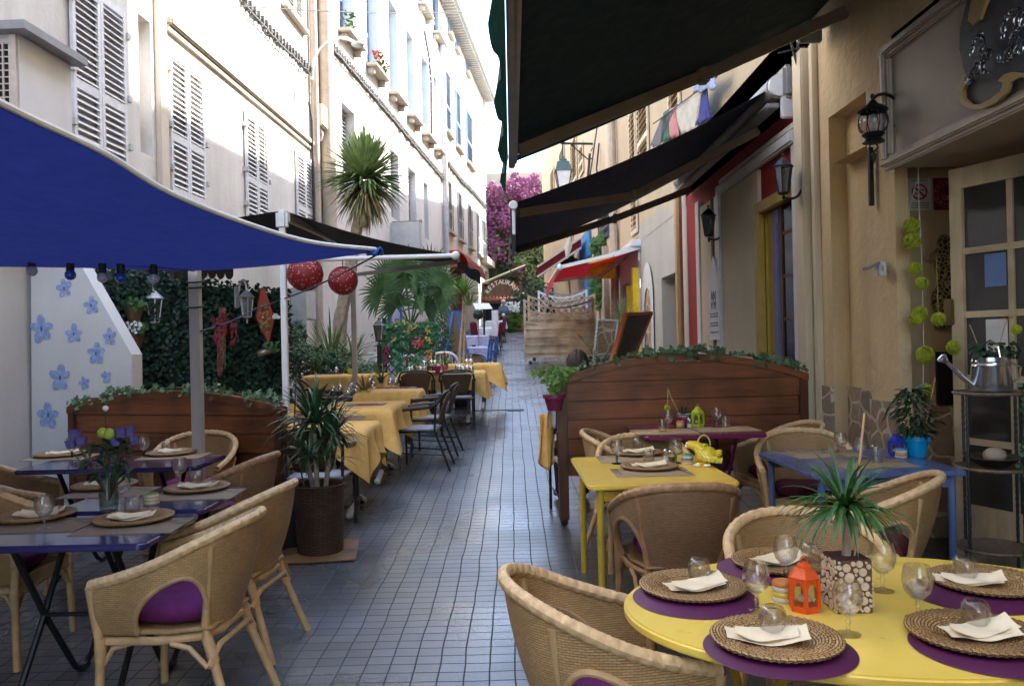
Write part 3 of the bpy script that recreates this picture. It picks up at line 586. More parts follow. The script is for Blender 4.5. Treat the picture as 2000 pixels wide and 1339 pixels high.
# --- near shop: pillar, fascia, door
NS=thing('near_shop','ochre shop front with stone dado, rough pillar and a cream fascia board','shop front',(2.65,5.5,0))
with Hold(NS):
    rp=[X(1700),X(1626),-.2,FRW.px(1640,215)[1],.14]
    b=MB(); FRW.holes(b,5.47,6.93,-.3,13.6,[rp]); b.poly([V((2.65,5.47,-.3)),V((2.74,5.47,-.3)),V((2.74,5.47,2.65)),V((2.65,5.47,2.65))]); b.poly([V((7,-10,-.3)),V((7,6.93,-.3)),V((7,6.93,13.6)),V((7,-10,13.6))]); b.poly([V((2.65,-10,-.3)),V((7,-10,-.3)),V((7,-10,13.6)),V((2.65,-10,13.6))])
    FRW.holes(b,-10,5.47,3.55,13.6,[]); b.poly([V((2.65,6.93,-.3)),V((7,6.93,-.3)),V((7,6.93,13.6)),V((2.65,6.93,13.6))]); b.poly([V((2.65,-10,13.6)),V((7,-10,13.6)),V((7,6.93,13.6)),V((2.65,6.93,13.6))])
    FRW.holes(b,-10,2.2,-.3,3.55,[]); b.build('wall',OCHRE,NS,smooth=False)
    F9=FR((0,5.75,0),(1,0,0),(0,-1,0)); b=MB(); F9.holes(b,2.66,3.6,-.3,2.95,[]); b.poly([V((2.65,2.2,2.9)),V((3.6,2.2,2.9)),V((3.6,6.5,2.9)),V((2.65,6.5,2.9))]); b.poly([V((3.6,2.2,-.3)),V((3.6,5.8,-.3)),V((3.6,5.8,2.9)),V((3.6,2.2,2.9))]); b.poly([V((2.65,2.2,-.3)),V((3.6,2.2,-.3)),V((3.6,2.2,2.9)),V((2.65,2.2,2.9))]); b.build('alcove_wall',plaster('alcove_render',(.62,.46,.27),(.35,.24,.14),.3,bump=.3),NS,smooth=False)
    b=MB(); FRW.box(b,X(1596),X(1578),.0,.1,-.2,4.0,bev=.012); FRW.box(b,X(1608),X(1600),.0,.05,-.2,4.0,bev=.01); b.build('pilaster_strip',plaster('pale_ochre',(.68,.56,.39),(.5,.36,.2),.3,bump=.15),NS)
    ST=stone('crazy_stone'); b=MB(); FRW.box(b,5.468,X(1702),.0,.028,-.2,1.03); FRW.box(b,rp[0]+.002,rp[1]-.002,-.138,-.11,-.2,1.08); FRW.box(b,X(1626)+.002,X(1606),.0,.028,-.2,1.08); F9.box(b,2.68,3.58,.0,.03,-.2,.98); b.build('stone_dado',ST,NS,smooth=False)
    # fascia
    za=FRW.px(1757,333)[1]; zb2=FRW.px(1757,82)[1]
    FA=plaster('fascia_cream',(.6,.52,.42),(.4,.34,.28),.25,bump=.04,rough=.6)
    b=MB(); FRW.box(b,1.5,5.46,.0,.05,za+.05,zb2-.05); FRW.box(b,1.5,5.46,-.95,-.002,za+.03,za+.1); b.build('fascia_board',FA,NS,smooth=False)
    b=MB()
    for zz,k in((za,1),(zb2-.1,1)):
        FRW.box(b,1.5,5.46,.05,.085,zz,zz+.1,bev=.01); FRW.box(b,1.5,5.46,.085,.11,zz+.03,zz+.07,bev=.01)
    FRW.box(b,5.36,5.46,.05,.085,za+.1,zb2-.1,bev=.01); FRW.box(b,5.39,5.43,.085,.11,za+.07,zb2-.03,bev=.01); b.build('fascia_moulding',mat('moulding_paint',(.52,.42,.34),.45),NS)
# glazed door in the alcove
F8=FR((2.85,5.12,0),(.17,-.42,0),(-.42,-.17,0))
DO=thing('glazed_door','cream wooden door with small glass panes behind the plant stand','door',(2.85,5.12,.04))
with Hold(DO):
    CW=wood('cream_door_wood',(.55,.42,.25),(.72,.58,.37),2,rough=.45,bump=.1)
    zt2=F8.px(1871,331)[1]; W_=1.1; rows_=5; st=.085; b=MB()
    F8.box(b,0,st,-.03,.03,.04,zt2); F8.box(b,W_-st,W_,-.03,.03,.04,zt2); F8.box(b,st,W_-st,-.03,.03,zt2-.13,zt2); F8.box(b,st,W_-st,-.03,.03,.04,.42)
    ph=(zt2-.13-.42)/rows_
    for i in range(1,rows_): F8.box(b,st,W_-st,-.02,.022,.42+ph*i-.02,.42+ph*i+.02)
    for i in(1,2): F8.box(b,st+(W_-2*st)/3*i-.018,st+(W_-2*st)/3*i+.018,-.018,.02,.42,zt2-.13)
    b.build('door_frame',CW,DO,smooth=False)
    b=MB(); F8.box(b,st,W_-st,-.004,.004,.42,zt2-.13); b.build('panes',mat('door_glass',(.05,.045,.04),.06,coat=.5),DO,smooth=False)
    b=MB(); F8.box(b,-.05,.02,-.01,.045,1.55,1.72,bev=.008); b.build('lock_plate',mat('brass_plate',(.2,.14,.06),.4,metal=.6),DO)
    for i,(zz,c) in enumerate(((1.9,'blue_card'),(1.5,'white_card'))):
        b=MB(); F8.box(b,.22,.36,.006,.010,zz-.12,zz+.08); b.build('sticker',mat(c,(.12,.2,.42) if i==0 else (.6,.6,.58),.5),DO,smooth=False)
# no-smoking notice and red plaque on the alcove wall
def circle(r,n=40,r2=None): return [(r*cos(2*pi*k/n),r*sin(2*pi*k/n)) for k in range(n)]
def annulus(b,fr,a,d,z,r0,r1,n=40,t0=0,t1=2*pi):
    for k in range(n):
        p,q=t0+(t1-t0)*k/n,t0+(t1-t0)*(k+1)/n; b.poly([fr.pt(a+r0*cos(p),d,z+r0*sin(p)),fr.pt(a+r1*cos(p),d,z+r1*sin(p)),fr.pt(a+r1*cos(q),d,z+r1*sin(q)),fr.pt(a+r0*cos(q),d,z+r0*sin(q))])
def walltext(fr,txt,a,d,z,size,mat_,par,name='lettering',flip=True,rot=0):
    t=text_mb(txt,size,.001); t.T(fr.mat(a,d,z)@Matrix.Rotation(R(90),4,'X')@(Matrix.Rotation(pi,4,'Y') if flip else Matrix.Identity(4))@Matrix.Rotation(rot,4,'Z')); return t.build(name,mat_,par,smooth=False)
a,z=F9.px(1795,380); NSM=thing('no_smoking_notice','white no smoking notice with a red crossed circle on the alcove wall','sign',F9.pt(a,0,z))
SR=mat('sign_red',(.5,.02,.02),.5); SK=mat('sign_black',(.02,.02,.02),.6)
with Hold(NSM):
    b=MB(); F9.box(b,a-.085,a+.085,.0,.006,z-.115,z+.115); b.build('sheet',mat('paper_white',(.68,.68,.66),.6),NSM,smooth=False)
    b=MB(); annulus(b,F9,a,.0075,z+.018,.045,.058); b.poly([F9.pt(a+dx,.008,z+.018+dz) for dx,dz in((-.04,.03),(-.03,.04),(.04,-.03),(.03,-.04))]); b.build('crossed_circle',SR,NSM,smooth=False)
    b=MB(); 
    for dx,dz in((.022,.014),(-.02,-.012)): F9.box(b,a+dx-.014,a+dx+.014,.0065,.0072,z+.018+dz-.005,z+.018+dz+.005)
    for i in range(4): F9.box(b,a-.07,a+.07,.0065,.0072,z-.062-i*.012,z-.058-i*.012)
    F9.box(b,a-.06,a+.06,.0065,.0072,z+.098,z+.104); b.build('cigarette_and_text',mat('grey_ink',(.2,.2,.2),.6),NSM,smooth=False)
a,z=F9.px(1850,379); RP=thing('red_plaque','dark red plaque with a white ring of letters half hidden by the door','sign',F9.pt(a,0,z))
with Hold(RP):
    b=MB(); F9.box(b,a-.1,a+.1,.0,.006,z-.115,z+.115); b.build('plate',mat('plaque_red',(.22,.012,.012),.4),RP,smooth=False)
    PK=mat('plaque_ink',(.55,.3,.27),.6); b=MB(); annulus(b,F9,a,.0075,z,.098,.101); annulus(b,F9,a,.0075,z,.07,.0725); b.build('rings',PK,RP,smooth=False)
    walltext(F9,'GR',a-.01,.008,z-.03,.05,PK,RP,flip=False)
    for i,ch in enumerate('RELD'): t=R(165-i*24); walltext(F9,ch,a+.085*cos(t),.008,z+.085*sin(t),.028,PK,RP,flip=False,rot=t-pi/2)
    for i,ch in enumerate('DMIC'): 
        t=R(205+i*24)
        if ch!=' ': walltext(F9,ch,a+.085*cos(t),.008,z+.085*sin(t),.028,PK,RP,flip=False,rot=t+pi/2)
# shield with chain lettering on the fascia
a,z=FRW.px(1960,90); SH=thing('shield_sign','dark shield shaped shop sign with chain lettering and yellow scrolls on the fascia','sign',FRW.pt(a,.06,z))
L2=lambda u,v,d=.12:FRW.px(u,v,d)
with Hold(SH):
    def outl(pix,b,dep,d):
        pl=[L2(u,v,d) for u,v in pix]; m_=Matrix.Identity(4)
        for i in range(3): m_[i][0]=FRW.A[i]; m_[i][1]=FRW.N[i]; m_[i][2]=(0,0,1)[i]; m_[i][3]=FRW.pt(0,d,0)[i]
        return b.prism(pl,dep,m_)
    sp=[(1905,-70),(1885,5),(1872,60),(1871,100),(1880,140),(1888,158),(1876,175),(1876,198),(1895,212),(1920,212),(1950,198),(1968,180),(1974,160),(1990,150),(2060,145),(2100,60),(2090,-80)]
    b=MB(); outl([(u+(6 if u<1960 else 0),v-4) for u,v in sp],b,.02,.1); b.build('shield',mat('shield_grey',(.07,.065,.075),.5,vs=9,var=.35),SH)
    YS=mat('scroll_yellow',(.42,.27,.09),.5)
    b=MB(); outl([(1888,150),(1880,165),(1875,180),(1876,198),(1893,212),(1922,213),(1951,199),(1969,181),(1976,161),(1995,151),(2060,147),(2060,138),(1995,143),(1980,141),(1965,145),(1952,158),(1962,162),(1957,178),(1940,192),(1918,204),(1898,204),(1885,192),(1884,176),(1890,162)],b,.02,.125); b.build('lower_scroll',YS,SH)
    b=MB(); outl([(1906,-30),(1893,40),(1904,50),(1916,38),(1925,12),(1940,-20)],b,.02,.125); b.build('upper_scroll',YS,SH)
    CH=mat('chain_steel',(.35,.35,.36),.25,metal=.95,var=.3)
    def chain(pix,b):
        pts=[V((L2(u,v,.15)[0],0,L2(u,v,.15)[1])) for u,v in pix]; k=0
        for p,q in zip(pts,pts[1:]):
            n=max(1,round((q-p).length/.032))
            for i in range(n):
                c=p.lerp(q,(i+.5)/n); t=(q-p).normalized(); s_=V((0,1,0)) if k%2 else t.cross(V((0,1,0))); k+=1
                ring=[FRW.pt(c.x+(t*.021*cos(w_)+s_*.012*sin(w_)).x,.15+(t*.021*cos(w_)+s_*.012*sin(w_)).y,c.z+(t*.021*cos(w_)+s_*.012*sin(w_)).z) for w_ in[2*pi*j/10 for j in range(10)]]
                b.tube(ring,.005,5,close=True)
    b=MB(); chain([(1896,110),(1903,78),(1916,66),(1921,84),(1911,112),(1904,134),(1892,156),(1890,164),(1903,152),(1913,146)],b)
    chain([(1913,130),(1930,112),(1934,100),(1926,100),(1918,122),(1918,140),(1932,142)],b); b.build('chain_lettering',CH,SH)
    b=MB(); chain([(1958,80),(1960,50),(1972,24),(1986,18),(1985,48),(1972,92),(1962,120),(1952,122),(1950,105)],b); chain([(1985,20),(2000,24),(1996,52),(1978,66),(1992,74),(1984,104),(1966,120)],b); chain([(1992,106),(2002,80),(2012,60)],b); b.build('chain_lettering',CH,SH)
# ================================================================ far right houses and the end of the street
FR3=FR((2.65,19.4,0),(-.8,24.6,0),(-24.6,-.8,0))
H4=thing('far_house','far beige house with pale shutters beyond the street lamp','house',FR3.pt(10,0,0))
with Hold(H4):
    b=MB(); FR3.holes(b,0,24.6,.3,12.2,[]); b.poly([FR3.pt(24.6,0,0),FR3.pt(24.6,-4,0),FR3.pt(24.6,-4,12.2),FR3.pt(24.6,0,12.2)]); b.poly([FR3.pt(0,0,10.5),FR3.pt(24.6,0,10.5),FR3.pt(24.6,-5,12.2),FR3.pt(0,-5,12.2)]); b.build('wall',plaster('warm_render',(.6,.46,.31),(.42,.32,.22),.4),H4,smooth=False)
    for u0,u1,v0,v1 in((1076,1082,340,420),(1094,1104,300,345),(1117,1128,280,420),(1133,1141,290,350),(1112,1118,435,490)):
        x,y=FR3.px(u1,300)[0],FR3.px(u0,300)[0]; shutter(FR3,x,y,FR3.px(u0,v1)[1],FR3.px(u0,v0)[1],.03,mat('cream_shutter',(.62,.52,.38),.6),H4,pitch=.14)
    x,y=FR3.px(1193,440)[0],FR3.px(1172,440)[0]; shutter(FR3,x,y,FR3.px(1180,470)[1],FR3.px(1180,415)[1],.03,mat('navy_shutter',(.03,.04,.08),.5),H4,pitch=.1)
    b=MB(); x,y=FR3.px(1203,500)[0],FR3.px(1196,500)[0]; FR3.box(b,x,y,.0,.04,FR3.px(1200,470)[1]-.1,FR3.px(1200,430)[1]); b.build('window_jamb',WPT,H4,smooth=False)
    x,y=FR3.px(1156,480)[0],FR3.px(1136,480)[0]
    for k in range(2):
        b=MB(); FR3.box(b,x+(y-x)*.5*k+.02,x+(y-x)*.5*(k+1)-.02,.03,.09,FR3.px(1148,505)[1],FR3.px(1148,455)[1]); b.build('blue_shutter',mat('bright_blue_paint',(.03,.2,.5),.5),H4,smooth=False)
    x,y=FR3.px(1163,600)[0],FR3.px(1148,600)[0]; b=MB(); FR3.box(b,x,y,.0,.12,.9,FR3.px(1155,545)[1]); b.build('blue_door',mat('bright_blue_paint',(.03,.2,.5),.5),H4,smooth=False)
    b=MB(); FR3.box(b,FR3.px(1253,600)[0] if False else .05,.3,.0,.14,.6,4.2); FR3.box(b,1.6,1.9,.0,.14,.7,4.0); b.build('stone_pier',TRIM,H4,smooth=False)
# white-fronted snack bar beside the grey wall
b=MB(); zz=FRW.px(1250,480)[1]
SN=thing('snack_bar','small white shop front with a yellow frame under the red awning','shop front',(2.65,17.5,.6))
with Hold(SN):
    FRW.holes(b,16.32,19.38,-.2,3.6,[[16.8,17.5,.6,2.6,.15],[17.9,19.0,1.5,2.8,.15]]); b.build('wall',plaster('white_shop',(.66,.62,.6),amt=.2),SN,smooth=False)
    b=MB(); FRW.box(b,16.5,16.75,.0,.12,.3,3.0); FRW.box(b,17.52,17.62,.0,.1,.3,2.7); b.build('yellow_frame',mat('bright_yellow',(.75,.5,.01),.5),SN,smooth=False)
    b=MB(); FRW.box(b,17.9,19.0,-.14,-.13,1.5,2.8); b.build('glass',mat('dark_glazing',(.01,.01,.012),.1),SN,smooth=False)
# end wall clad with bougainvillea
EW=MB(); EW.box((0,48.2,6.2),(14,.8,11)); tag(EW.build('end_wall',plaster('ochre_end',(.5,.38,.26),amt=.5),smooth=False),'ochre wall closing the street behind the creeper','wall')
b=MB(); b.prism([(-2.5,0),(4,0),(4,2.6),(.5,3.4),(-2.5,2)],6,Matrix.Translation((2.2,58,11.5))); tag(b.build('white_house',plaster('white_far',(.75,.75,.78),amt=.1),smooth=False),'white house rising behind the pink creeper','house')
def clumps(n,box,sz,den=0,cen=None,shape=None):
    out=[]; 
    while len(out)<n:
        p=V([rnd(box[i][0],box[i][1]) for i in range(3)])
        if den and noise.noise(p*den)<rnd(-.35,.1): continue
        if shape and not shape(p): continue
        out.append(p)
    return out
BOU=thing('bougainvillea','huge bougainvillea with magenta blossom and green leaves covering the end wall','climbing plant',(0,47,3))
with Hold(BOU):
    g,f,br=MB(),MB(),MB()
    topz=lambda x:11.0+.35*sin(x*2)+.25*sin(x*5)-max(0,-1.4-x)*1.5
    for p in clumps(15000,((-3,4.2),(46.3,47.7),(2.8,11.6)),.2,.7,shape=lambda p:p.z<topz(p.x)):
        pk=(p.z-5.6)/2.8+noise.noise(p*.55)*1.2+(-.38*p.x-.05)
        p.y-=.5*noise.noise(V((p.x*.8,0,p.z*.8)))
        nrm=V((rnd(-.8,.8),-1,rnd(-.3,1)))
        s_=rnd(.12,.24)
        if pk>rnd(.1,1.0): f.leaf(p+V((0,-.1,0)),nrm,s_,s_*.8)
        else: g.leaf(p,nrm,s_,s_*.55)
    g.build('foliage',mat('creeper_green',(.05,.1,.03),.6,var=.55,vs=1.2,c2=(.13,.19,.06)),BOU,smooth=False); f.build('blossom',mat('magenta_bracts',(.15,.028,.095),.75,var=.45,vs=1,c2=(.27,.075,.18),transl=.12),BOU,smooth=False)
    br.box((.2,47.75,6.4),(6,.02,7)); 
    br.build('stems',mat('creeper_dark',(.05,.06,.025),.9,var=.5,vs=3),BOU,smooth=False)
# far restaurant entrance
RE=thing('restaurant_entrance','brown wooden restaurant entrance with an arched white RESTAURANT sign at the street end','restaurant entrance',(-.55,44,2.5))
g0=gz(44)
with Hold(RE):
    BRW=wood('brown_timber',(.09,.04,.02),(.17,.08,.04),0); ce=P(983,560,44); cx,zc=ce.x-.05,ce.z
    b=MB(); pl=[]
    for k in range(13): t=R(155-k*130/12); pl.append((1.15*cos(t),-.75+1.15*sin(t)))
    b.prism(pl+[(1.05,-.55),(-1.05,-.55)],.12,Matrix.Translation((cx,44,zc+.05))); b.box((cx,44.1,zc-.75),(2.3,.5,.3)); b.box((cx-1.05,44,g0+1.0),(.14,.14,2.6)); b.box((cx+1.0,44,g0+1.0),(.14,.14,2.6)); b.build('arch_board',BRW,RE,smooth=False)
    b=MB(); b.box((cx,44.9,g0+1.1),(2.2,.1,2.4)); b.build('doorway',DARK,RE,smooth=False)
    b=MB(); 
    for i in range(12): b.tube([V((cx-1.1+i*.2,44.5,zc-.35)),V((cx-1.1+i*.2,43.5,zc-.72))],.09,6)
    b.build('tiled_canopy',mat('clay_tiles2',(.3,.12,.07),.8),RE)
    b=MB(); b.poly([V((cx-1.3,43.7,zc+.1)),V((cx+1.3,43.7,zc+1.1)),V((cx+1.3,45.2,zc+1.3)),V((cx-1.3,45.2,zc+.3))]); b.build('lean_to_roof',mat('roof_felt',(.18,.16,.1),.9),RE,smooth=False,solid=.08)
    for i,ch in enumerate('RESTAURANT'):
        t=R(152-i*124/9); tb=text_mb(ch,.34,.02); tb.T(Matrix.Translation((cx+.92*cos(t),43.9,zc-.72+.98*sin(t)))@Matrix.Rotation(R(90),4,'X')@Matrix.Rotation((t-pi/2)*.8,4,'Z')); tb.build('letter',mat('letter_white',(.8,.76,.68),.5),RE,smooth=False)
    b=MB(); b.tube([(cx+.62,43.4,g0),(cx+.62,43.4,g0+2.3)],.04,6); b.build('post',mat('orange_wood',(.4,.2,.08),.6),RE)
# garden wall with painted flowers, stairs side
GW=thing('garden_wall','white side wall with a sloping top edge and painted blue flowers','wall',(-3.9,7,0))
with Hold(GW):
    WP=plaster('whitewash',(.6,.6,.6),(.45,.42,.4),.25,bump=.12); Fw=FR((-4.2,7.0,0),(1,0,0),(0,-1,0))
    pts=[Fw.px(60,900),Fw.px(258,900),Fw.px(257,692),Fw.px(162,525),Fw.px(120,450),Fw.px(60,440)]; pts[0]=(pts[0][0],-.1); pts[1]=(pts[1][0],-.1)
    b=MB(); b.prism(pts,.2,FR((-4.2,7.1,0),(1,0,0),(0,-1,0)).mat(0,0,0)); b.build('panel',WP,GW,smooth=False)
    x0=pts[0][0]-4.2
    b=MB(); b.box((x0-.11,4.0,1.35),(.2,6.3,2.9)); b.build('side_wall',WP,GW,smooth=False)
    FB=mat('flower_blue',(.25,.33,.55),.85,var=.4,vs=26); FC=mat('flower_centre',(.06,.1,.3),.8)
    for u,v,s_ in((126,563,22),(179,596,20),(82,642,27),(145,652,21),(215,658,18),(188,690,22),(118,737,26),(95,810,26),(207,735,12),(165,748,14)):
        a,z=Fw.px(u,v); r=s_/1556*7*rnd(.8,.92); b=MB(); o=rnd(-.25,.25)
        for k in range(5):
            t=pi/2+o+2*pi*k/5+rnd(-.18,.18); q=rnd(.5,.62)*r; pr=rnd(.36,.52)*r
            b.poly([Fw.pt(a+q*cos(t)*.85+pr*1.15*cos(w_)*cos(t)*.9-pr*.75*sin(w_)*sin(t),.003+.0006*k,z+q*sin(t)*1.15+pr*1.2*cos(w_)*sin(t)+pr*.75*sin(w_)*cos(t)) for w_ in[2*pi*j/14 for j in range(14)]])
        f=b.build('painted_flower',FB,GW,smooth=False); b=MB(); b.poly([Fw.pt(a+r*.1*cos(w_),.008,z+r*.2*sin(w_)) for w_ in[2*pi*j/10 for j in range(10)]]); c_=b.build('flower_centre',FC,f,smooth=False)
# ================================================================ awnings
def cloth(name,c,tr=.25,var=.1): return mat(name,c,.85,var=var,vs=5,bump=.15,bs=900,transl=tr)
BLUEC=cloth('blue_sail_cloth',(.02,.034,.19),.36); BLACKC=cloth('black_awning_cloth',(.012,.012,.014),.05); GREENC=cloth('dark_green_cloth',(.003,.013,.012),.03); NAVYC=cloth('navy_cloth',(.006,.007,.017),.03); REDC=cloth('red_cloth',(.42,.015,.02),.3); MAROONC=cloth('maroon_cloth',(.16,.008,.012),.15)
WMET=mat('white_lacquered_metal',(.68,.68,.68),.35,var=.05); BROWNM=mat('brown_lacquered_metal',(.12,.085,.06),.5); GREYM=mat('grey_lacquered_metal',(.25,.24,.23),.5)
# blue shade sail
near=[V((-1.95,-4,2.95)),V((-1.9,-.9,2.8)),P(-420,-60,2.0),P(-200,90,2.3),P(0,207,2.7),P(200,302,3.15),P(330,380,3.5),P(480,440,4.0),P(610,477,4.5),P(733,490,5.0)]  # leading points, here and in far: unseen stretch added to shade the left
far=[V((-5.2,-4,2.4)),V((-5.0,3.0,2.2)),P(-420,515,5.3),P(-200,518,5.4),P(0,521,5.5),P(150,523,5.55),P(290,527,5.6),P(400,528,5.6),P(560,516,5.3),P(733,491,5.0)]
def cat(L,t):
    n=len(L)-1; x=min(t*n,n-1e-6); i=int(x); f=x-i
    g=lambda k:L[max(0,min(n,k))]
    a,b_,c,d=g(i-1),g(i),g(i+1),g(i+2)
    return .5*((2*b_)+(c-a)*f+(2*a-5*b_+4*c-d)*f*f+(3*b_-a-3*c+d)*f*f*f)
SA=thing('shade_sail','large blue shade sail with a white hemmed edge tied above the left tables','shade sail',P(733,490,5.0))
with Hold(SA):
    b=MB(); b.grid(lambda i,j:cat(near,i).lerp(cat(far,i),j)-V((0,0,.06*sin(pi*j)*(1-i)+.016*sin(pi*j)*noise.noise(V((i*9,j*5,2)))+.008*sin(i*60+j*9)*sin(pi*j)*(1-i))),90,24); b.build('cloth',BLUEC,SA)
    b=MB(); b.tube([cat(near,i/60)+V((0,0,.012)) for i in range(61)],[.016-.004*i/60 for i in range(61)],8); b.build('hem',mat('white_hem',(.8,.81,.83),.7),SA)
    b=MB(); c=P(736,491,5.0)
    for k in range(5): b.tube([c+V((.035*cos(w_)*(1-.1*k)+.012*k-.03,.03*sin(w_),.02*sin(w_*2+k))) for w_ in[2*pi*j/10 for j in range(10)]],.008,5,close=True)
    b.build('knot',mat('blue_rope',(.02,.1,.4),.7),SA)
ROPE=mat('dark_rope',(.03,.03,.05),.8); b=MB(); b.tube(sag(P(742,494,5.0),P(556,583,7.9),10,.02),.007,5); b.tube(sag(P(548,584,7.9),P(500,602,7),6,.01),.006,5); b.tube(sag(P(500,602,7),P(392,646,5.7),8,.02),.007,5); b.ball(P(425,634,6),.016,1); b.ball(P(416,637,6),.014,1); tag(b.build('guy_rope',ROPE),'dark guy rope with blue tensioner from sail corner to grey post','rope')
# posts
def post(name,label,p,h,r,m,mk=None):
    t=thing(name,label,'post',(p.x,p.y,gz(p.y)))
    b=MB(); b.box((0,0,h/2),(r*2,r*2,h),bev=.006); b.build('shaft',m,t)
    b=MB(); b.box((0,0,.006),(r*5,r*5,.012),bev=.003); b.build('base_plate',m,t); return t
p=P(384,700,5.72); gp=post('grey_post','grey square post beside the small far purple table holding up the sail',p,2.05-gz(5.7)+.06,.036,mat('grey_post_paint',(.42,.39,.37),.5,var=.08,vs=3))
b=MB()
for z in(1.78,1.92,1.96): b.tube([V((.048*cos(w_)*1.15,.048*sin(w_)*1.15,z+.012*sin(w_))) for w_ in[2*pi*j/12 for j in range(12)]],.007,5,close=True)
b.build('rope_wrap',mat('dark_green_rope',(.01,.03,.03),.8),gp)
# black twin awning on two posts
pn=P(552,440,8.0); pf=P(689,520,11.6)
TW=thing('twin_awning','black butterfly awning on a white post and a rear beige post above the orange tables','awning',(pn.x,8,gz(8)))
with Hold(TW):
    tn=P(551,418,8.0); tf=P(688,482,11.6); E=P(889,497,8.0)
    b=MB(); b.box((tn.x,8,(tn.z+gz(8))/2),(.06,.06,tn.z-gz(8)),bev=.008); b.build('white_post',WMET,TW)
    b=MB(); b.box((tf.x,11.6,(tf.z+gz(11.6))/2),(.07,.07,tf.z-gz(11.6)),bev=.008); b.build('rear_post',mat('beige_post',(.45,.38,.33),.5),TW)
    b=MB(); b.box(tn-V((0,0,.06)),(.12,.1,.2),bev=.03); b.build('post_cap',WMET,TW)
    b=MB(); b.ball(tf,.07,2,(1,.9,.7)); b.build('post_cap',WMET,TW)
    b=MB(); b.beam(tn+V((.05,0,-.03)),tf,.05,.09); b.build('ridge_beam',mat('beige_beam',(.5,.45,.4),.5),TW)
    E2=P(897,513,8.9); M1=P(660,483,11.4)
    b=MB(); b.grid(lambda i,j:(tn+V((.04,0,.03))).lerp(E,i).lerp(M1.lerp(E2,i),j)-V((0,0,.05*sin(pi*i))),14,8); b.build('canopy',BLACKC,TW)
    Wn=P(440,431,8.1); Wf=P(520,480,11.4); Wn=tn.lerp(Wn,1.9); 
    b=MB(); b.grid(lambda i,j:(tn+V((-.03,0,.03))).lerp(Wn,i).lerp(M1.lerp(Wf+V((-1.2,0,-.1)),i),j),12,8); b.build('canopy',BLACKC,TW)
    b=MB(); b.tube([P(560,508,8.0),P(890,499,8.0)],.024,10); b.ball(P(890,499,8.0),.045,2); b.build('front_rail',WMET,TW)
    b=MB(); b.beam(P(697,536,11.5),P(893,511,8.6),.035,.05); b.build('strut',GREYM,TW)
    b=MB(); b.grid(lambda i,j:P(893,512,8.05)+V((.22*i,.3*i,-.03*i-.07*j*(1+i)+.015*sin(i*9)-.06*i*i)),10,3); b.build('valance',BLACKC,TW)
for u,v,r,Y,l in((596,535,35,8.0,'larger red paper lantern next to the white post'),(670,548,29,8.05,'smaller red paper lantern left of the beige post')):
    c=P(u,v,Y); t=thing('paper_lantern',l,'lantern',c,group='red paper lanterns'); rr=r/1556*Y
    b=MB(); b.lathe([(max(0,rr*sin(pi*k/20)),-rr*.97*cos(pi*k/20)) for k in range(21)],28); 
    LM=weave('red_lantern_skin',(.27,.007,.014),(.22,.006,.012),(.12,.003,.007),.02,.02,.4,.003,.0015); b.build('shade',LM,t)
    b=MB()
    for k in range(170 if r>30 else 110):
        q=V((rnd(-1,1),rnd(-1,.1),rnd(-1,1))).normalized()*rr*1.004; f=q.normalized(); x_,y_=frame_of(f); b.poly([q+x_*.005*cos(w_)+y_*.005*sin(w_) for w_ in[0,1.05,2.1,3.14,4.2,5.2]])
    b.build('perforations',mat('lantern_holes',(.75,.5,.42),.6),t,smooth=False)
    b=MB(); b.tube([V((0,0,rr*.97)),V((0,0,P(u,502,Y).z-c.z))],.005,5); b.build('cord',WIRE,t)
# scalloped awning edge at the left terrace roof
b=MB(); p0,p1=P(255,527,9.0),P(456,534,9.0)
n=12
for i in range(n):
    a=p0.lerp(p1,i/n); c=p0.lerp(p1,(i+1)/n); L=(c-a); b.poly([a+V((0,0,.14)),a]+[a.lerp(c,.5)+L*(-.5*cos(t))-V((0,0,.07*sin(t))) for t in[pi*k/8 for k in range(1,8)]]+[c,c+V((0,0,.14))])
b.grid(lambda i,j:(p0.lerp(p1,i)+V((-.4*j,2.5*j,.14+.5*j))),6,4)
tag(b.build('scalloped_awning',cloth('brown_awning_cloth',(.035,.015,.012),.1),smooth=False),'small dark brown awning with a scalloped edge above the hedge wall','awning')
# string of blue and white bulbs
FS=thing('festoon_lights','string of blue and white bulbs hung beneath the blue sail edge','string lights',P(100,500,5.3))
with Hold(FS):
    pts=[P(-60,497,5.2),P(30,492,5.25),P(62,500,5.3),P(137,507,5.35),P(198,513,5.4),P(235,516,5.4),P(298,520,5.45),P(380,528,5.6)]
    b=MB(); b.tube([cat(pts,i/40) for i in range(41)],.008,5); b.build('cable',WIRE,FS)
    for u,v,k in((62,512,0),(137,520,1),(200,525,0),(236,526,1),(300,527,0)):
        c=P(u,v,5.35); b=MB(); b.lathe([(0,.05),(.024,.045),(.026,-.03),(0,-.03)],12,c); so_=b.build('bulb_socket',WIRE,FS)
        b=MB(); b.ball(c-V((0,0,.058)),.037,2); b.build('bulb',mat('blue_bulb',(.02,.1,.5),.1,coat=.6) if k else mat('white_bulb',(.5,.5,.62),.1,coat=.6),FS)
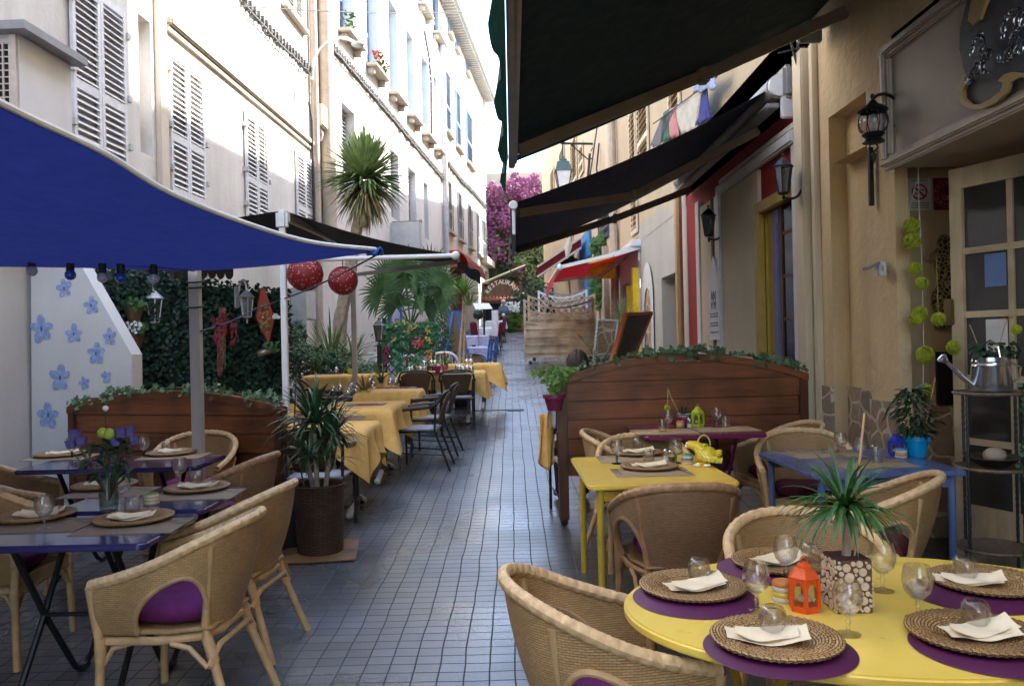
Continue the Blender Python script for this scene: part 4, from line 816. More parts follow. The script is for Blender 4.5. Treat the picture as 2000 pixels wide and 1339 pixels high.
# big green awning above the camera
GA=thing('green_awning','huge dark green awning overhead with a beige front bar and drooping valance','awning',(2.6,5,3.9))
with Hold(GA):
    fz=2.985; wz=4.12; Yn,Yf=2.7,6.5; fx=.03
    b=MB(); b.grid(lambda i,j:V((fx+(2.62-fx)*i,Yn+(Yf-Yn)*j,fz+.03+(wz-fz)*i-.05*sin(pi*i))),14,30); b.build('canopy',GREENC,GA)
    BB=mat('beige_bar',(.42,.31,.2),.45); b=MB(); b.box((fx-.0,(Yn+Yf)/2,fz),(.05,Yf-Yn,.06),bev=.012); b.box((fx+.03,(Yn+Yf)/2,fz-.015),(.03,Yf-Yn,.035),bev=.01); b.build('front_bar',BB,GA)
    b=MB(); b.box((fx-.0,Yf+.012,fz-.0),(.055,.02,.12),bev=.008); b.build('end_cap',mat('end_cap_blue',(.35,.4,.5),.5),GA)
    b=MB(); b.grid(lambda i,j:V((fx-.028-.045*j-.02*j*sin(i*26)*(.5+.5*j),Yn+(Yf+.03-Yn)*i,fz+.03-.36*j-.012*j*sin(i*75))),120,5); b.build('valance',cloth('green_valance',(.006,.05,.045),.25),GA)
    b=MB(); A1,B1,C1=V((fx+.05,6.05,fz-.03)),V((1.55,6.28,3.57)),V((2.62,6.1,3.98)); b.beam(A1,B1,.05,.09,.01); b.beam(B1,C1,.05,.09,.01); b.box(B1,(.1,.1,.13),bev=.02); b.build('folding_arm',mat('dark_beige_arm',(.22,.15,.1),.5),GA)
    b=MB(); b.grid(lambda i,j:V((fx+(2.62-fx)*i,Yf+.002-.002*j,fz+.03+(wz-fz)*i-.05*sin(pi*i)-.05*j)),14,1); b.build('side_hem',cloth('green_valance',(.006,.05,.045),.25),GA)
    b=MB(); b.box((2.56,4.6,4.16),(.16,4.0,.16),bev=.02); b.box((2.5,6.55,4.06),(.2,.05,.3),bev=.01); b.build('roller_box',mat('white_green_box',(.35,.37,.33),.5),GA)
# navy awning
NA=thing('navy_awning','dark navy folding arm awning with white end caps over the red restaurant','awning',(2.6,9,3.8))
with Hold(NA):
    Y0,Y1=7.38,11.3; fz=2.76; wz=3.8; fx=.04
    def dropz(i): return fz+(wz-fz)*i-.07*sin(pi*i)
    b=MB(); b.grid(lambda i,j:V((fx+(2.5-fx)*i,Y0+(Y1-Y0)*j,dropz(i)+.03)),14,12); b.build('canopy',NAVYC,NA)
    b=MB(); b.box((fx,(Y0+Y1)/2,fz),(.06,Y1-Y0,.07),bev=.012); b.build('front_bar',BROWNM,NA)
    b=MB(); b.lathe([(0,0),(.038,.0),(.042,.02),(.036,.035),(0,.035)],14); b.T(Matrix.Translation((fx,Y0-.005,fz+.01))@Matrix.Rotation(R(90),4,'X')); b.box((fx,Y0-.01,fz-.14),(.03,.02,.24),bev=.006); b.build('end_cap',WMET,NA)
    b=MB(); b.grid(lambda i,j:V((fx-.03+.012*j*sin(i*25),Y0+(Y1-Y0)*i,fz-.02-.26*j)),60,3); b.build('valance',NAVYC,NA)
    ARM=mat('tan_arm',(.2,.14,.1),.5)
    for y0,y1,y2 in((7.75,8.6,7.9),(10.9,10.2,10.9)):
        b=MB(); A1,B1,C1=V((fx+.04,y0,fz+.0)),V((1.35,y1,fz+.3)),V((2.5,y2,wz-.25)); b.beam(A1,B1,.05,.085,.012); b.beam(B1,C1,.05,.085,.012); b.box(B1,(.1,.12,.12),bev=.03); b.build('folding_arm',ARM,NA)
    b=MB(); b.tube([V((2.5,Y0-.05,wz)),V((2.5,Y1+.3,wz))],.11,12); b.box((2.57,(Y0+Y1)/2,wz+.03),(.1,Y1-Y0+.3,.3),bev=.03); b.box((2.45,(Y0+Y1)/2+.1,wz-.17),(.12,Y1-Y0+.3,.05),bev=.01); b.build('roller_box',GREYM,NA)
    b=MB()
    b.lathe([(0,0),(.1,0),(.1,.05),(0,.05)],20); b.T(Matrix.Translation((2.5,Y0-.06,wz))@Matrix.Rotation(R(90),4,'X')); b.box((2.57,Y0-.08,wz-.15),(.12,.05,.3),bev=.01); b.build('bracket',WMET,NA)
    b=MB(); b.grid(lambda i,j:V((2.44-.5*j,Y0+(Y1+.2-Y0)*i,wz-.2-.02*sin(pi*j)+.0*j)),6,2) ; b.bm.free()
# red awning
RA=thing('red_awning','red awning with white frame and red side valance in front of the snack bar','awning',(2.5,17,3.4))
with Hold(RA):
    wa=P(1255,478,16.2); we=V((2.55,20.5,wa.z)); fn=P(1093,522,16.4); fe=V((fn.x,20.6,fn.z))
    b=MB(); b.grid(lambda i,j:wa.lerp(fn,i).lerp(we.lerp(fe,i),j)-V((0,0,.1*sin(pi*i))),10,8); b.build('canopy',REDC,RA)
    b=MB(); b.box(((wa.x-.1),(wa.y+we.y)/2,wa.z+.03),(.3,4.5,.14),bev=.02); b.beam(wa-V((0,0,.02)),P(1198,497,16.2),.06,.1); b.beam(P(1198,497,16.2),fn,.05,.07); b.ball(fn,.08,1); b.box((fn.x,18.5,fn.z),(.08,4.2,.08)); b.box((wa.x-.02,16.3,wa.z-.17),(.12,.1,.3),bev=.02); b.build('frame',WMET,RA)
    b=MB(); b.beam(P(1238,490,16.3),P(1170,540,16.9),.05,.06); b.beam(P(1170,540,16.9),P(1095,546,16.6),.04,.05); b.build('folding_arm',mat('brown_red_arm',(.2,.1,.08),.5),RA)
    b=MB(); b.grid(lambda i,j:fn.lerp(fe,i)+V((-.05-.12*j,0,-.03-.42*j+.06*j*sin(i*11))),20,4); b.build('valance',REDC,RA)
    b=MB(); b.grid(lambda i,j:P(1150+52*i,508-11*i+(40+11*i)*j-4*j,17.6),6,4); b.build('yellow_side_panel',mat('awning_yellow',(.8,.5,.02),.7,transl=.3),RA,smooth=False,solid=.03)
MA=thing('maroon_awning','dark maroon double awning further up the right side','awning',(2,25,4.5))
with Hold(MA):
    for k,(u0,v0,u1,v1,Y) in enumerate(((1135,466,1049,523,25.0),(1150,452,1085,500,29))):
        a,c=P(u0,v0,Y),P(u1,v1,Y); b=MB(); e=V((0,3.2,0)); b.grid(lambda i,j:a.lerp(c,i)+e*j,4,4); b.grid(lambda i,j:c+e*j+V((-.06*i,0,-.28*i)),2,3); b.grid(lambda i,j:a.lerp(c,i)+V((0,-.01,-.25*j-.1*j*i)),4,2); b.build('canopy',MAROONC,MA,smooth=False)
        b=MB(); b.beam(a-V((0,0,.28)),c-V((0,0,.28)),.06,.06); b.beam(a-V((0,.1,-.02)),c-V((0,.1,-.02)),.05,.05); b.build('frame',mat('pale_frame',(.5,.45,.42),.5),MA)
b=MB(); c=P(1107,505,24); b.tube([c,c+V((.05,0,.35)),c+V((.12,.0,.75))],[.03,.13,.02],6); tag(b.build('folded_parasol',mat('pale_fabric',(.55,.5,.45),.8)),'furled pale cloth hanging in front of the maroon awning','cloth')
# red shop box on the left far house
RS=thing('red_shop','red shop front box with a drooping dark awning on the far left house','shop front',FL2.pt(34,.4,4))
with Hold(RS):
    x,y=FL2.px(897,520,.5)[0],FL2.px(920,520,.5)[0]; z1,z0=FL2.px(905,494,.5)[1],FL2.px(905,525,.5)[1]
    b=MB(); FL2.box(b,x,y,.0,.5,z0,z1); b.build('sign_box',mat('shop_red',(.55,.06,.02),.5),RS,smooth=False)
    b=MB(); b.grid(lambda i,j:FL2.pt(x+(y+2-x)*i,.45+.45*sin(j*1.5),z1-.1-.75*j*j),4,6); b.build('canopy',cloth('rust_cloth',(.25,.05,.03),.2),RS)
    g=gz(x); b=MB(); FL2.box(b,x+.2,y-.2,-.05,.02,g,z0); b.build('dark_doorway',mat('shop_dark',(.02,.02,.03),.4),RS,smooth=False)
    b=MB(); 
    for q in(x,x+.7,y-.4): FL2.box(b,q,q+.18,.02,.1,g,z0)
    b.build('shop_frame',mat('shop_crimson',(.35,.02,.03),.5),RS,smooth=False)
# ================================================================ wall lanterns
def lantern4(name,label,u,v,Y,h,side,m,gl,mount=None,style=0):
    """coach lantern hung from a wall bracket; side = direction of the wall"""
    c=P(u,v,Y); t=thing(name,label,'wall lantern',c); k=h/.5; n=6
    b=MB(); b.lathe([(0,.25),(.012,.245),(.016,.225),(.008,.21),(.03,.195),(.06,.165),(.1,.12),(.112,.112),(.104,.104)],6 if style==0 else 16); f_=MB(); f_.lathe([(.0,-.17),(.02,-.2),(.008,-.22),(.014,-.235),(0,-.25)],8); f_.lathe([(.055,-.155),(.06,-.15),(.05,-.17),(.0,-.18)],6)
    f_.T(Matrix.Scale(k,4)); f_.build('finial',m,t); b.T(Matrix.Scale(k,4)); b.build('cap',m,t)
    b=MB()
    for i in range(n):
        w_=2*pi*i/n; b.beam(V((.092*cos(w_),.092*sin(w_),.11))*k,V((.055*cos(w_),.055*sin(w_),-.16))*k,.009*k,.009*k)
    b.build('cage',m,t,smooth=False)
    b=MB(); b.lathe([(.088,.108),(.051,-.155)],6); b.T(Matrix.Scale(k,4)); b.build('glass',gl,t,smooth=False)
    b=MB(); b.tube([V((0,0,-.14)),V((0,0,.02))],.012,8); b.ball((0,0,.04),.025,2,(1,1,1.5)); b.T(Matrix.Scale(k,4)); b.build('lamp_bulb',mat('frosted_bulb',(.6,.58,.55),.3),t)
    s=V(side); b=MB()
    if style==1: pts=[V((0,0,.2)),V((0,0,.3))+s*.02,V((0,0,.35))+s*.09,V((0,0,.3))+s*.17,V((0,0,.2))+s*.19,V((0,0,.12))+s*.25]
    else: pts=[V((0,0,-.2)),V((0,0,-.215))+s*.06,V((0,0,-.19))+s*.14,V((0,0,-.1))+s*.2,V((0,0,-.05))+s*.26]
    b.tube([cat(pts,i/14)*k for i in range(15)],.014*k,7); e=pts[-1]*k
    x_=s.cross(V((0,0,1))); r_=Matrix((s,x_,V((0,0,1)))).transposed(); b.box(e,(.025*k,.1*k,.3*k),rot=r_,bev=.01); b.build('bracket',m,t)
    return t
PANE=glassm('clear_glass'); CAGE=mat('lantern_pane',(.22,.22,.24),.12,trans=.6)
WALLX=(1,0,0)
lantern4('wall_lantern','black six sided wall lantern on the white pilaster below the navy awning',1530,347,6.95,.43,WALLX,BLACKM,CAGE)
lantern4('wall_lantern','smaller black wall lantern at the far pilaster beside the surfboard sign',1384,437,9.8,.46,WALLX,BLACKM,CAGE)
# globe lantern on the fascia
c=P(1705,238,5.35); GL=thing('globe_lantern','black globe shaped lantern on a scrolled bracket beside the fascia','wall lantern',c)
b=MB(); b.lathe([(0,.19),(.012,.185),(.014,.165),(.006,.15),(.02,.14),(.035,.12),(.07,.1),(.1,.075),(.095,.07)],16); b.lathe([(.07,-.075),(.075,-.085),(.06,-.1),(.05,-.11),(.07,-.13),(.072,-.14),(.03,-.15),(0,-.15)],12); b.lathe([(0,-.2),(.02,-.22),(.012,-.25),(0,-.285)],8)
for i in range(2): b.tube([V((.02*(2*i-1),0,-.15)),V((.03*(2*i-1),0,-.175)),V((.0,0,-.2))],.006,5)
b.build('cap',BLACKM,GL)
b=MB(); b.lathe([(.094*sin(t)+.002,-.005+.085*cos(t)) for t in[.6+ (2.45-.6)*k/12 for k in range(13)]],24); b.build('globe',glassm('globe_glass',(.9,.9,.95)),GL)
b=MB()
for i in range(8): w_=2*pi*i/8; b.tube([V((.099*sin(t)*cos(w_),.099*sin(t)*sin(w_),-.005+.09*cos(t))) for t in[.7+1.7*k/8 for k in range(9)]],.004,5)
b.build('cage',BLACKM,GL)
b=MB(); b.tube([V((0,0,-.07)),V((0,0,.0))],.01,8); b.ball((0,0,.02),.022,2,(1,1,1.6)); b.build('lamp_bulb',mat('frosted_bulb',(.6,.58,.55),.3),GL)
b=MB(); pts=[V((0,0,.15)),V((.03,0,.175)),V((.09,0,.185)),V((.15,0,.15)),V((.18,0,.08)),V((.165,0,.0)),V((.15,0,-.03)),V((.17,0,-.045)),V((.19,0,-.02))]; b.tube([cat(pts,i/24) for i in range(25)],.011,7); b.box((.205,0,.06),(.025,.08,.2),bev=.012); b.build('bracket',BLACKM,GL)
b=MB(); b.box(P(1701,345,5.75),(.03,.03,.42)); tag(b.build('iron_stay',BLACKM),'short black iron bar on the wall under the globe lantern','bar')
# white lanterns on the hedge
HY=lambda u:8.6+(u-300)*.0035
lantern4('wall_lantern','white wall lantern with clear panes on the hedge beside the hanging baskets',301,602,8.35,.46,(-.9,.3,0),WMET,CAGE,style=1)
lantern4('wall_lantern','silver round capped wall lantern on the hedge above the chilli string',482,596,8.7,.40,(-.7,.5,0),mat('silver_lantern',(.45,.46,.48),.35,metal=.6),CAGE,style=1)
# bracketed street lantern
c=P(1100,345,23.5); SLN=thing('street_lantern','green framed street lantern with white glass hanging from a wrought iron bracket','street lantern',c)
k=.98; b=MB(); b.lathe([(0,.62),(.06,.6),(.05,.52),(.16,.5),(.15,.44),(.24,.42),(.32,.2),(.36,.17),(.36,.14),(.33,.14)],4,rot=pi/4); b.build('roof',mat('lantern_green',(.07,.12,.12),.45),SLN,smooth=False)
b=MB(); b.lathe([(.31,.14),(.19,-.42)],4,rot=pi/4); b.build('white_glass',mat('opal_glass',(.8,.8,.8),.25),SLN,smooth=False)
b=MB()
for i in range(4): w_=pi/4+i*pi/2; b.beam(V((.32*cos(w_),.32*sin(w_),.14)),V((.19*cos(w_),.19*sin(w_),-.45)),.035,.035); b.beam(V((.19*cos(w_),.19*sin(w_),-.45)),V((.2*cos(w_),.2*sin(w_),-.62)),.03,.03)
b.box((0,0,-.43),(.36,.36,.05)); b.tube([V((0,0,.6)),V((0,0,.98))],.025,6); b.ball((0,0,1.0),.07,1); b.tube([V((0,0,.98)),V((1.1,.05,.95))],.035,7)
b.tube([V((.25,0,.95)),V((.5,.03,.72)),V((.75,.04,.5)),V((.95,.05,.55)),V((1.02,.05,.8)),V((.9,.05,.85)),V((.84,.05,.74))],.02,6); b.tube([V((1.1,.06,1.1)),V((1.1,.06,.3))],.04,6); b.build('bracket',BLACKM,SLN)
b=MB(); b.tube([P(1152,300,22),P(1148,350,22),P(1142,400,22),P(1128,430,22)],.04,6); b.tube([P(1170,280,22),P(1165,330,22),P(1172,370,22)],.025,6); b.tube([P(1166,250,22),P(1150,360,22)],.02,5); tag(b.build('cable',WIRE),'black cables running down the wall behind the street lantern','cable')
b=MB(); b.tube(sag(P(1540,60,7.0),P(1560,135,7.0),6,.02),.012,6); b.tube(sag(P(1556,60,6.97),P(1563,140,6.97),6,-.02),.012,6); b.tube([P(1520,104,7.0),P(1572,92,6.95)],.008,5); tag(b.build('cable',WIRE),'black cables dangling beside the ochre pilaster top','cable')
# floodlight on the wall
a_=P(1720,525,5.6); fl=thing('floodlight','small white floodlight box on the rough wall above the stone dado','floodlight',a_)
b=MB(); b.box((0,0,0),(.05,.07,.1),bev=.006); b.box((-.0,-.05,0),(.02,.03,.03)); b.build('housing',mat('floodlight_white',(.55,.55,.53),.4),fl)
b=MB(); b.box((-.07,-.01,.02),(.1,.09,.02),rot=Matrix.Rotation(R(-25),3,'Y'),bev=.004); b.build('reflector',mat('reflector_metal',(.5,.5,.52),.25,metal=.7),fl)
# laundry
LG=['grey work trousers pegged left end of the washing line','dark green cloth on the washing line next to grey trousers','red and white striped shirt hanging between green cloth and cream shirt','cream shirt pegged across the middle of the washing line','navy blue trousers hanging right of the cream shirt']
LC=[(.13,.12,.14),(.01,.11,.06),(.5,.2,.2),(.5,.47,.4),(.02,.03,.2)]
pix=[(1293,228,1318,215,1287,288,1270,285),(1296,220,1308,212,1308,272,1292,278),(1308,213,1322,208,1326,265,1306,270),(1313,212,1372,180,1362,250,1334,262),(1368,176,1382,172,1388,232,1360,245)]
tag((lambda b:(b.tube([P(1276,242,13.5),P(1400,150,9.3)],.01,5),b.build('washing_line',WIRE))[1])(MB()),'washing line sloping along the beige wall above the navy awning','washing line')
for l,c,q in zip(LG,LC,pix):
    yy=lambda u:2.42*1556/(u-1000); A,B_,C_,D_=P(q[0],q[1],yy(q[0])),P(q[2],q[3],yy(q[2])),P(q[4],q[5],yy(q[4])),P(q[6],q[7],yy(q[6]))
    b=MB(); b.grid(lambda i,j:A.lerp(B_,i).lerp(D_.lerp(C_,i),j)+V((.0,.05*sin(i*14+j*2)*(.3+j),0)),12,8); tag(b.build('laundry',cloth('laundry_%d'%LG.index(l),c,.06,.2),solid=.01),l,'laundry','clothes on the washing line')
b=MB(); A,B_,C_,D_=P(1362,152,10.2),P(1400,135,9.3),P(1398,172,9.3),P(1354,182,10.4); b.grid(lambda i,j:A.lerp(B_,i).lerp(D_.lerp(C_,i),j)+V((0,.07*sin(i*13+j*3),0)),12,6); tag(b.build('laundry',cloth('laundry_stripe',(.35,.42,.6),.2,.4),solid=.01),'blue and white checked sheet heaped at the top of the washing line','laundry','clothes on the washing line')
# ================================================================ hedge wall and plants
LG1=mat('leaf_green',(.05,.12,.03),.6,var=.4); LDK=mat('leaf_dark',(.018,.05,.022),.5,var=.45,vs=4,c2=(.04,.085,.035)); LBR=mat('leaf_bright',(.10,.21,.03),.55,var=.4,c2=(.17,.32,.06),transl=.2); LYU=mat('leaf_yucca',(.10,.18,.06),.5,var=.35,c2=(.25,.33,.12),transl=.15); LDRY=mat('leaf_dry',(.3,.2,.1),.8,var=.4,c2=(.42,.31,.17)); LDR=mat('leaf_dracaena',(.02,.06,.02),.4,var=.4,c2=(.05,.12,.035)); BARK=mat('pale_bark',(.34,.27,.2),.9,vs=14,var=.35,bump=.6,bs=40); SOIL=mat('soil',(.03,.022,.016),.95,vs=40,var=.4,bump=.5); TERRA=mat('terracotta',(.38,.17,.09),.8,vs=9)
IVY=mat('ivy_leaf',(.035,.09,.03),.5,var=.5,vs=18,c2=(.11,.19,.07))
pA,pB=P(178,600,7.9),P(564,620,9.5); zA,zB=P(178,516,7.9).z,P(564,569,9.5).z
HW=thing('hedge_wall','dark green leafy hedge screen closing the left terrace, with lanterns on it','hedge',(pA.x,pA.y,.1))
with Hold(HW):
    d=(pB-pA); d.z=0; nn=V((d.y,-d.x,0)).normalized()
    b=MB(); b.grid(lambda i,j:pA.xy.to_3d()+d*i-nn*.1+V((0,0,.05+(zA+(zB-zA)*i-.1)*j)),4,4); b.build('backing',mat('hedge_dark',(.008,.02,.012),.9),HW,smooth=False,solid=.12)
    b=MB()
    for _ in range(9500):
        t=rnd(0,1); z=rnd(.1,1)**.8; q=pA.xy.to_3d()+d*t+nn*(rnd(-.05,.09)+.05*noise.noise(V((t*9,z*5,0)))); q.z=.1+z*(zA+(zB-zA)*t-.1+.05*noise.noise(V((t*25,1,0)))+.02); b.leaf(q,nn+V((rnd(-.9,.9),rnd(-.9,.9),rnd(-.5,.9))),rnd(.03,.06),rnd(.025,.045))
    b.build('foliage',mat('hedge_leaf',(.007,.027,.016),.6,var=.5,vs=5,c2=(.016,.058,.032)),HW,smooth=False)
def strap_plant(n,L,w,mat_,parent,name='crown',el=(0,85),droop=.6,c=(0,0,0),seg=6,jit=.25,spread=.04):
    b=MB()
    for i in range(n):
        a=i*2.399+rnd(-.3,.3); e=R(rnd(*el)); l=L*rnd(1-jit,1+jit*.4); d=V((cos(a)*cos(e),sin(a)*cos(e),sin(e))); b.blade(V(c)+V((cos(a)*spread*rnd(.2,1),sin(a)*spread*rnd(.2,1),rnd(-.05,.05)*L)),d,l,w*rnd(.75,1.1),droop*rnd(.5,1.3),seg)
    return b.build(name,mat_,parent)
def pot(b,r0,r1,h,c=(0,0,0),n=24,t=.012): return b.lathe([(0,.0),(r0,0),(r0+.004,.01),(r1,h-.03),(r1+.012,h-.028),(r1+.012,h),(r1,h),(r1-t,h-.02),(r1-t,h-.04),(0,h-.04)],n,c)
# tall yucca tree
yb=V((P(663,650,14.6).x,14.6,gz(14.6))); YT=thing('yucca_tree','tall spiky yucca tree with a shaggy round crown against the sunlit wall','tree',yb)
tp=[yb,P(664,645,14.6),P(672,590,14.55),P(684,530,14.5),P(693,470,14.45),P(703,420,14.4),P(709,375,14.4)]
with Hold(YT):
    b=MB(); b.tube([cat(tp,i/24) for i in range(25)],[.13-.035*i/24 for i in range(25)],10,mod=lambda L,a:1+.06*sin(L*40)+.05*sin(a*3)); b.build('trunk',BARK,YT)
    c=P(712,352,14.4)
    b=MB()
    for i in range(430):
        a=i*2.399; e=R(rnd(-22,86)); d=V((cos(a)*cos(e),sin(a)*cos(e),sin(e))); b.blade(c+d*.1,d,rnd(.64,.9),.062,.18 if e>.5 else .4,5)
    for a,e0 in((2.6,62),(.6,70),(1.5,80)):
        for i in range(40): q=R(e0+rnd(-16,16)); t=a+rnd(-.5,.5); d=V((cos(t)*cos(q),sin(t)*cos(q)*.6,sin(q))); b.blade(c+V((cos(a)*.1,0,.1)),d,rnd(.7,.98),.05,.08,5)
    b.build('crown',LYU,YT)
    b=MB()
    for i in range(260):
        a=i*2.399; e=R(rnd(-80,-12)); d=V((cos(a)*cos(e),sin(a)*cos(e),sin(e))); b.blade(c-V((0,0,.1))+d*.08,d,rnd(.5,.85),.045,.45,5)
    b.build('lower_leaves',mat('leaf_yucca_old',(.18,.18,.08),.6,var=.4,c2=(.36,.31,.15)),YT)
    b=MB()
    for i in range(110):
        a=rnd(0,6.28); e=R(rnd(-88,-50)); d=V((cos(a)*cos(e),sin(a)*cos(e),sin(e))); b.blade(c-V((0,0,.12+rnd(0,.2))),d,rnd(.4,.8),.03,.3,4)
    b.build('dead_skirt',LDRY,YT)
# fan palm
fp=thing('fan_palm','dark green fan palm with wide pleated leaves behind the flowery trellis','palm',(P(802,600,15).x,15,gz(15)))
with Hold(fp):
    c=P(802,640,15); b=MB(); b.tube([V((c.x,15,gz(15))),c,c+V((0,0,.12))],[.13,.12,.08],10); b.build('trunk',mat('fibre_trunk',(.1,.075,.045),.95,vs=20,var=.5,bump=.7),fp)
    b=MB(); st=MB()
    fans=[(758,540,-1),(745,575,-1),(790,528,-.4),(835,545,.6),(850,580,1),(815,575,.2),(775,598,-.7),(862,560,1),(830,605,.6),(792,560,0),(842,528,.5)]
    for k,(u,v,s_) in enumerate(fans):
        h=P(u,v,14.9+rnd(-.5,.3)); st.tube([c,c.lerp(h,.5)+V((0,0,.1)),h],.014,5); ax=(h-c).normalized(); nrm=V((rnd(-.8,.8),-1,rnd(-.2,.9))).normalized(); side=ax.cross(nrm).normalized()
        for i in range(26):
            t=R(-115+230*i/25); d=(ax*cos(t)+side*sin(t)).normalized(); b.blade(h,d,rnd(.42,.56),.05,.3+.2*abs(t),5,up=nrm)
    b.build('fronds',mat('fan_leaf',(.03,.09,.03),.6,var=.4,c2=(.08,.17,.05)),fp); st.build('petioles',LG1,fp)
# thin potted dracaena in the street
cy=V((P(901,690,13.6).x,13.6,gz(13.6))); CD=thing('potted_dracaena','slim potted dracaena with a bright green tuft in front of the blue easel','potted plant',cy)
with Hold(CD):
    top=P(906,575,13.6); b=MB(); pot(b,.13,.17,.3,cy); b.build('pot',mat('dark_pot',(.05,.045,.045),.6),CD)
    b=MB(); b.tube([cy+V((0,0,.25)),P(898,690,13.6),P(904,620,13.6),top],[.03,.028,.022,.02],8); b.tube([cy+V((.03,0,.25)),P(906,680,13.6),P(910,600,13.6)],[.022,.02,.012],7); b.build('stem',BARK,CD)
    strap_plant(60,.42,.045,LBR,CD,'crown',(0,85),.5,top); strap_plant(18,.3,.04,LBR,CD,'crown',(10,80),.5,P(916,596,13.6))
    strap_plant(34,.55,.06,mat('leaf_agave',(.07,.14,.06),.5,c2=(.16,.24,.09)),CD,'lower_leaves',(5,70),.7,cy+V((0,0,.45)))
# low junipers, spiky plants, troughs at the wall
def bush(name,label,c,r,n,m,leaf=(.05,.09),asp=.5,flat=1.0,stem=True,group=None):
    t=thing(name,label,'shrub',(c[0],c[1],gz(c[1])),group=group); b=MB()
    for _ in range(n):
        d=V((rnd(-1,1),rnd(-1,1),rnd(-1,1))); 
        if d.length>1 or d.length<.1: continue
        q=d.normalized()*(d.length**.5)*(.75+.35*noise.noise(d.normalized()*2.3+V(c)))
        p=V((q.x*r[0],q.y*r[1],max(.02,q.z*r[2]*(1 if q.z>0 else 1.6)+c[2]-gz(c[1])))); b.leaf(p,d+V((rnd(-.8,.8),rnd(-.8,.8),rnd(0,.8))),rnd(*leaf),rnd(*leaf)*asp)
    b.build('foliage',m,t,smooth=False)
    if stem:
        b=MB()
        for k in range(5): a=rnd(0,6.28); b.tube([V((0,0,0)),V((cos(a)*r[0]*.3,sin(a)*r[1]*.3,(c[2]-gz(c[1]))*.6)),V((cos(a)*r[0]*.6,sin(a)*r[1]*.6,c[2]-gz(c[1])+r[2]*.3))],[.02,.014,.006],5)
        b.build('stem',BARK,t)
    return t
JUN=mat('juniper_green',(.03,.09,.035),.7,var=.5,vs=3,c2=(.07,.15,.06))
for u,v,Y,r,n,l in((600,705,12.6,(.42,.4,.36),3000,'feathery green juniper at the foot of the hedge'),(655,712,13.0,(.5,.4,.33),3000,'low dark juniper spreading behind the stone trough'),(582,660,13.4,(.2,.2,.42),1200,'pale upright conifer by the cream wall'),(850,655,15.2,(.45,.4,.45),2600,'bright rounded shrub to the right of the trellis'),(775,655,14.2,(.5,.3,.4),2000,'mid green shrub filling the space behind the trellis')):
    bush('shrub',l,P(u,v,Y),r,n,JUN if u!=850 else LG1,(.05,.1),.3)
for u,v,Y,L,n,l in((648,705,13.6,.95,34,'upright spiky plant at the foot of the yucca tree'),(690,690,13.3,.6,26,'arching strap leaved plant right of the yucca trunk'),(630,690,13.9,.6,24,'small reddish bromeliad by the yucca tree')):
    c=P(u,v,Y); t=thing('strap_plant',l,'plant',(c.x,Y,gz(Y))); strap_plant(n,L,.05,LYU if u!=630 else mat('leaf_bronze',(.16,.12,.07),.6,c2=(.25,.2,.12)),t,'leaves',(30,85) if u==648 else (15,75),.45,(0,0,max(.05,c.z-gz(Y)-.1)))
    b=MB(); pot(b,.12,.15,.28); b.build('pot',TERRA,t)
tr=P(655,738,12.3); TT=thing('stone_trough','weathered stone trough planter under the low junipers','planter',(tr.x,12.35,gz(12.3)))
b=MB(); b.box((0,0,.4),(.95,.4,.32),bev=.03); b.box((-.3,0,.12),(.15,.3,.24)); b.box((.3,0,.12),(.15,.3,.24)); b.build('body',mat('trough_stone',(.3,.26,.22),.9,vs=20,var=.3,bump=.5),TT); b=MB(); b.box((0,0,.555),(.85,.32,.02)); b.build('soil',SOIL,TT)
c=P(716,700,12.4); PF=thing('potted_fern','leafy green plant in a terracotta pot beside the black lamp post','potted plant',(c.x,12.4,gz(12.4)))
b=MB(); pot(b,.12,.17,.3,(0,0,.35)); b.box((0,0,.17),(.3,.3,.34),bev=.01); b.build('pot',TERRA,PF)
b=MB()
for _ in range(420): 
    d=V((rnd(-1,1),rnd(-1,1),rnd(-.3,1))); b.leaf(V((d.x*.27,d.y*.24,.72+d.z*.18)),d+V((0,0,.6)),rnd(.05,.09),.04)
b.build('foliage',LG1,PF,smooth=False)
# garden lamp post
c=P(740,690,12.2); GLP=lantern4('garden_lamp','black garden lamp post with a six sided lantern beside the trellis',740,648,12.2,.44,(0,1,0),BLACKM,CAGE,style=0)
b=MB(); b.tube([V((0,0,-.2)),V((0,0,gz(12.2)-GLP.location.z))],[.035,.04],10); b.lathe([(.12,0),(.12,.03),(.05,.06),(.04,.1)],14,(0,0,gz(12.2)-GLP.location.z)); b.build('pole',BLACKM,GLP)
for o in list(GLP.children):
    if o.name.startswith('bracket'): bpy.data.objects.remove(o)
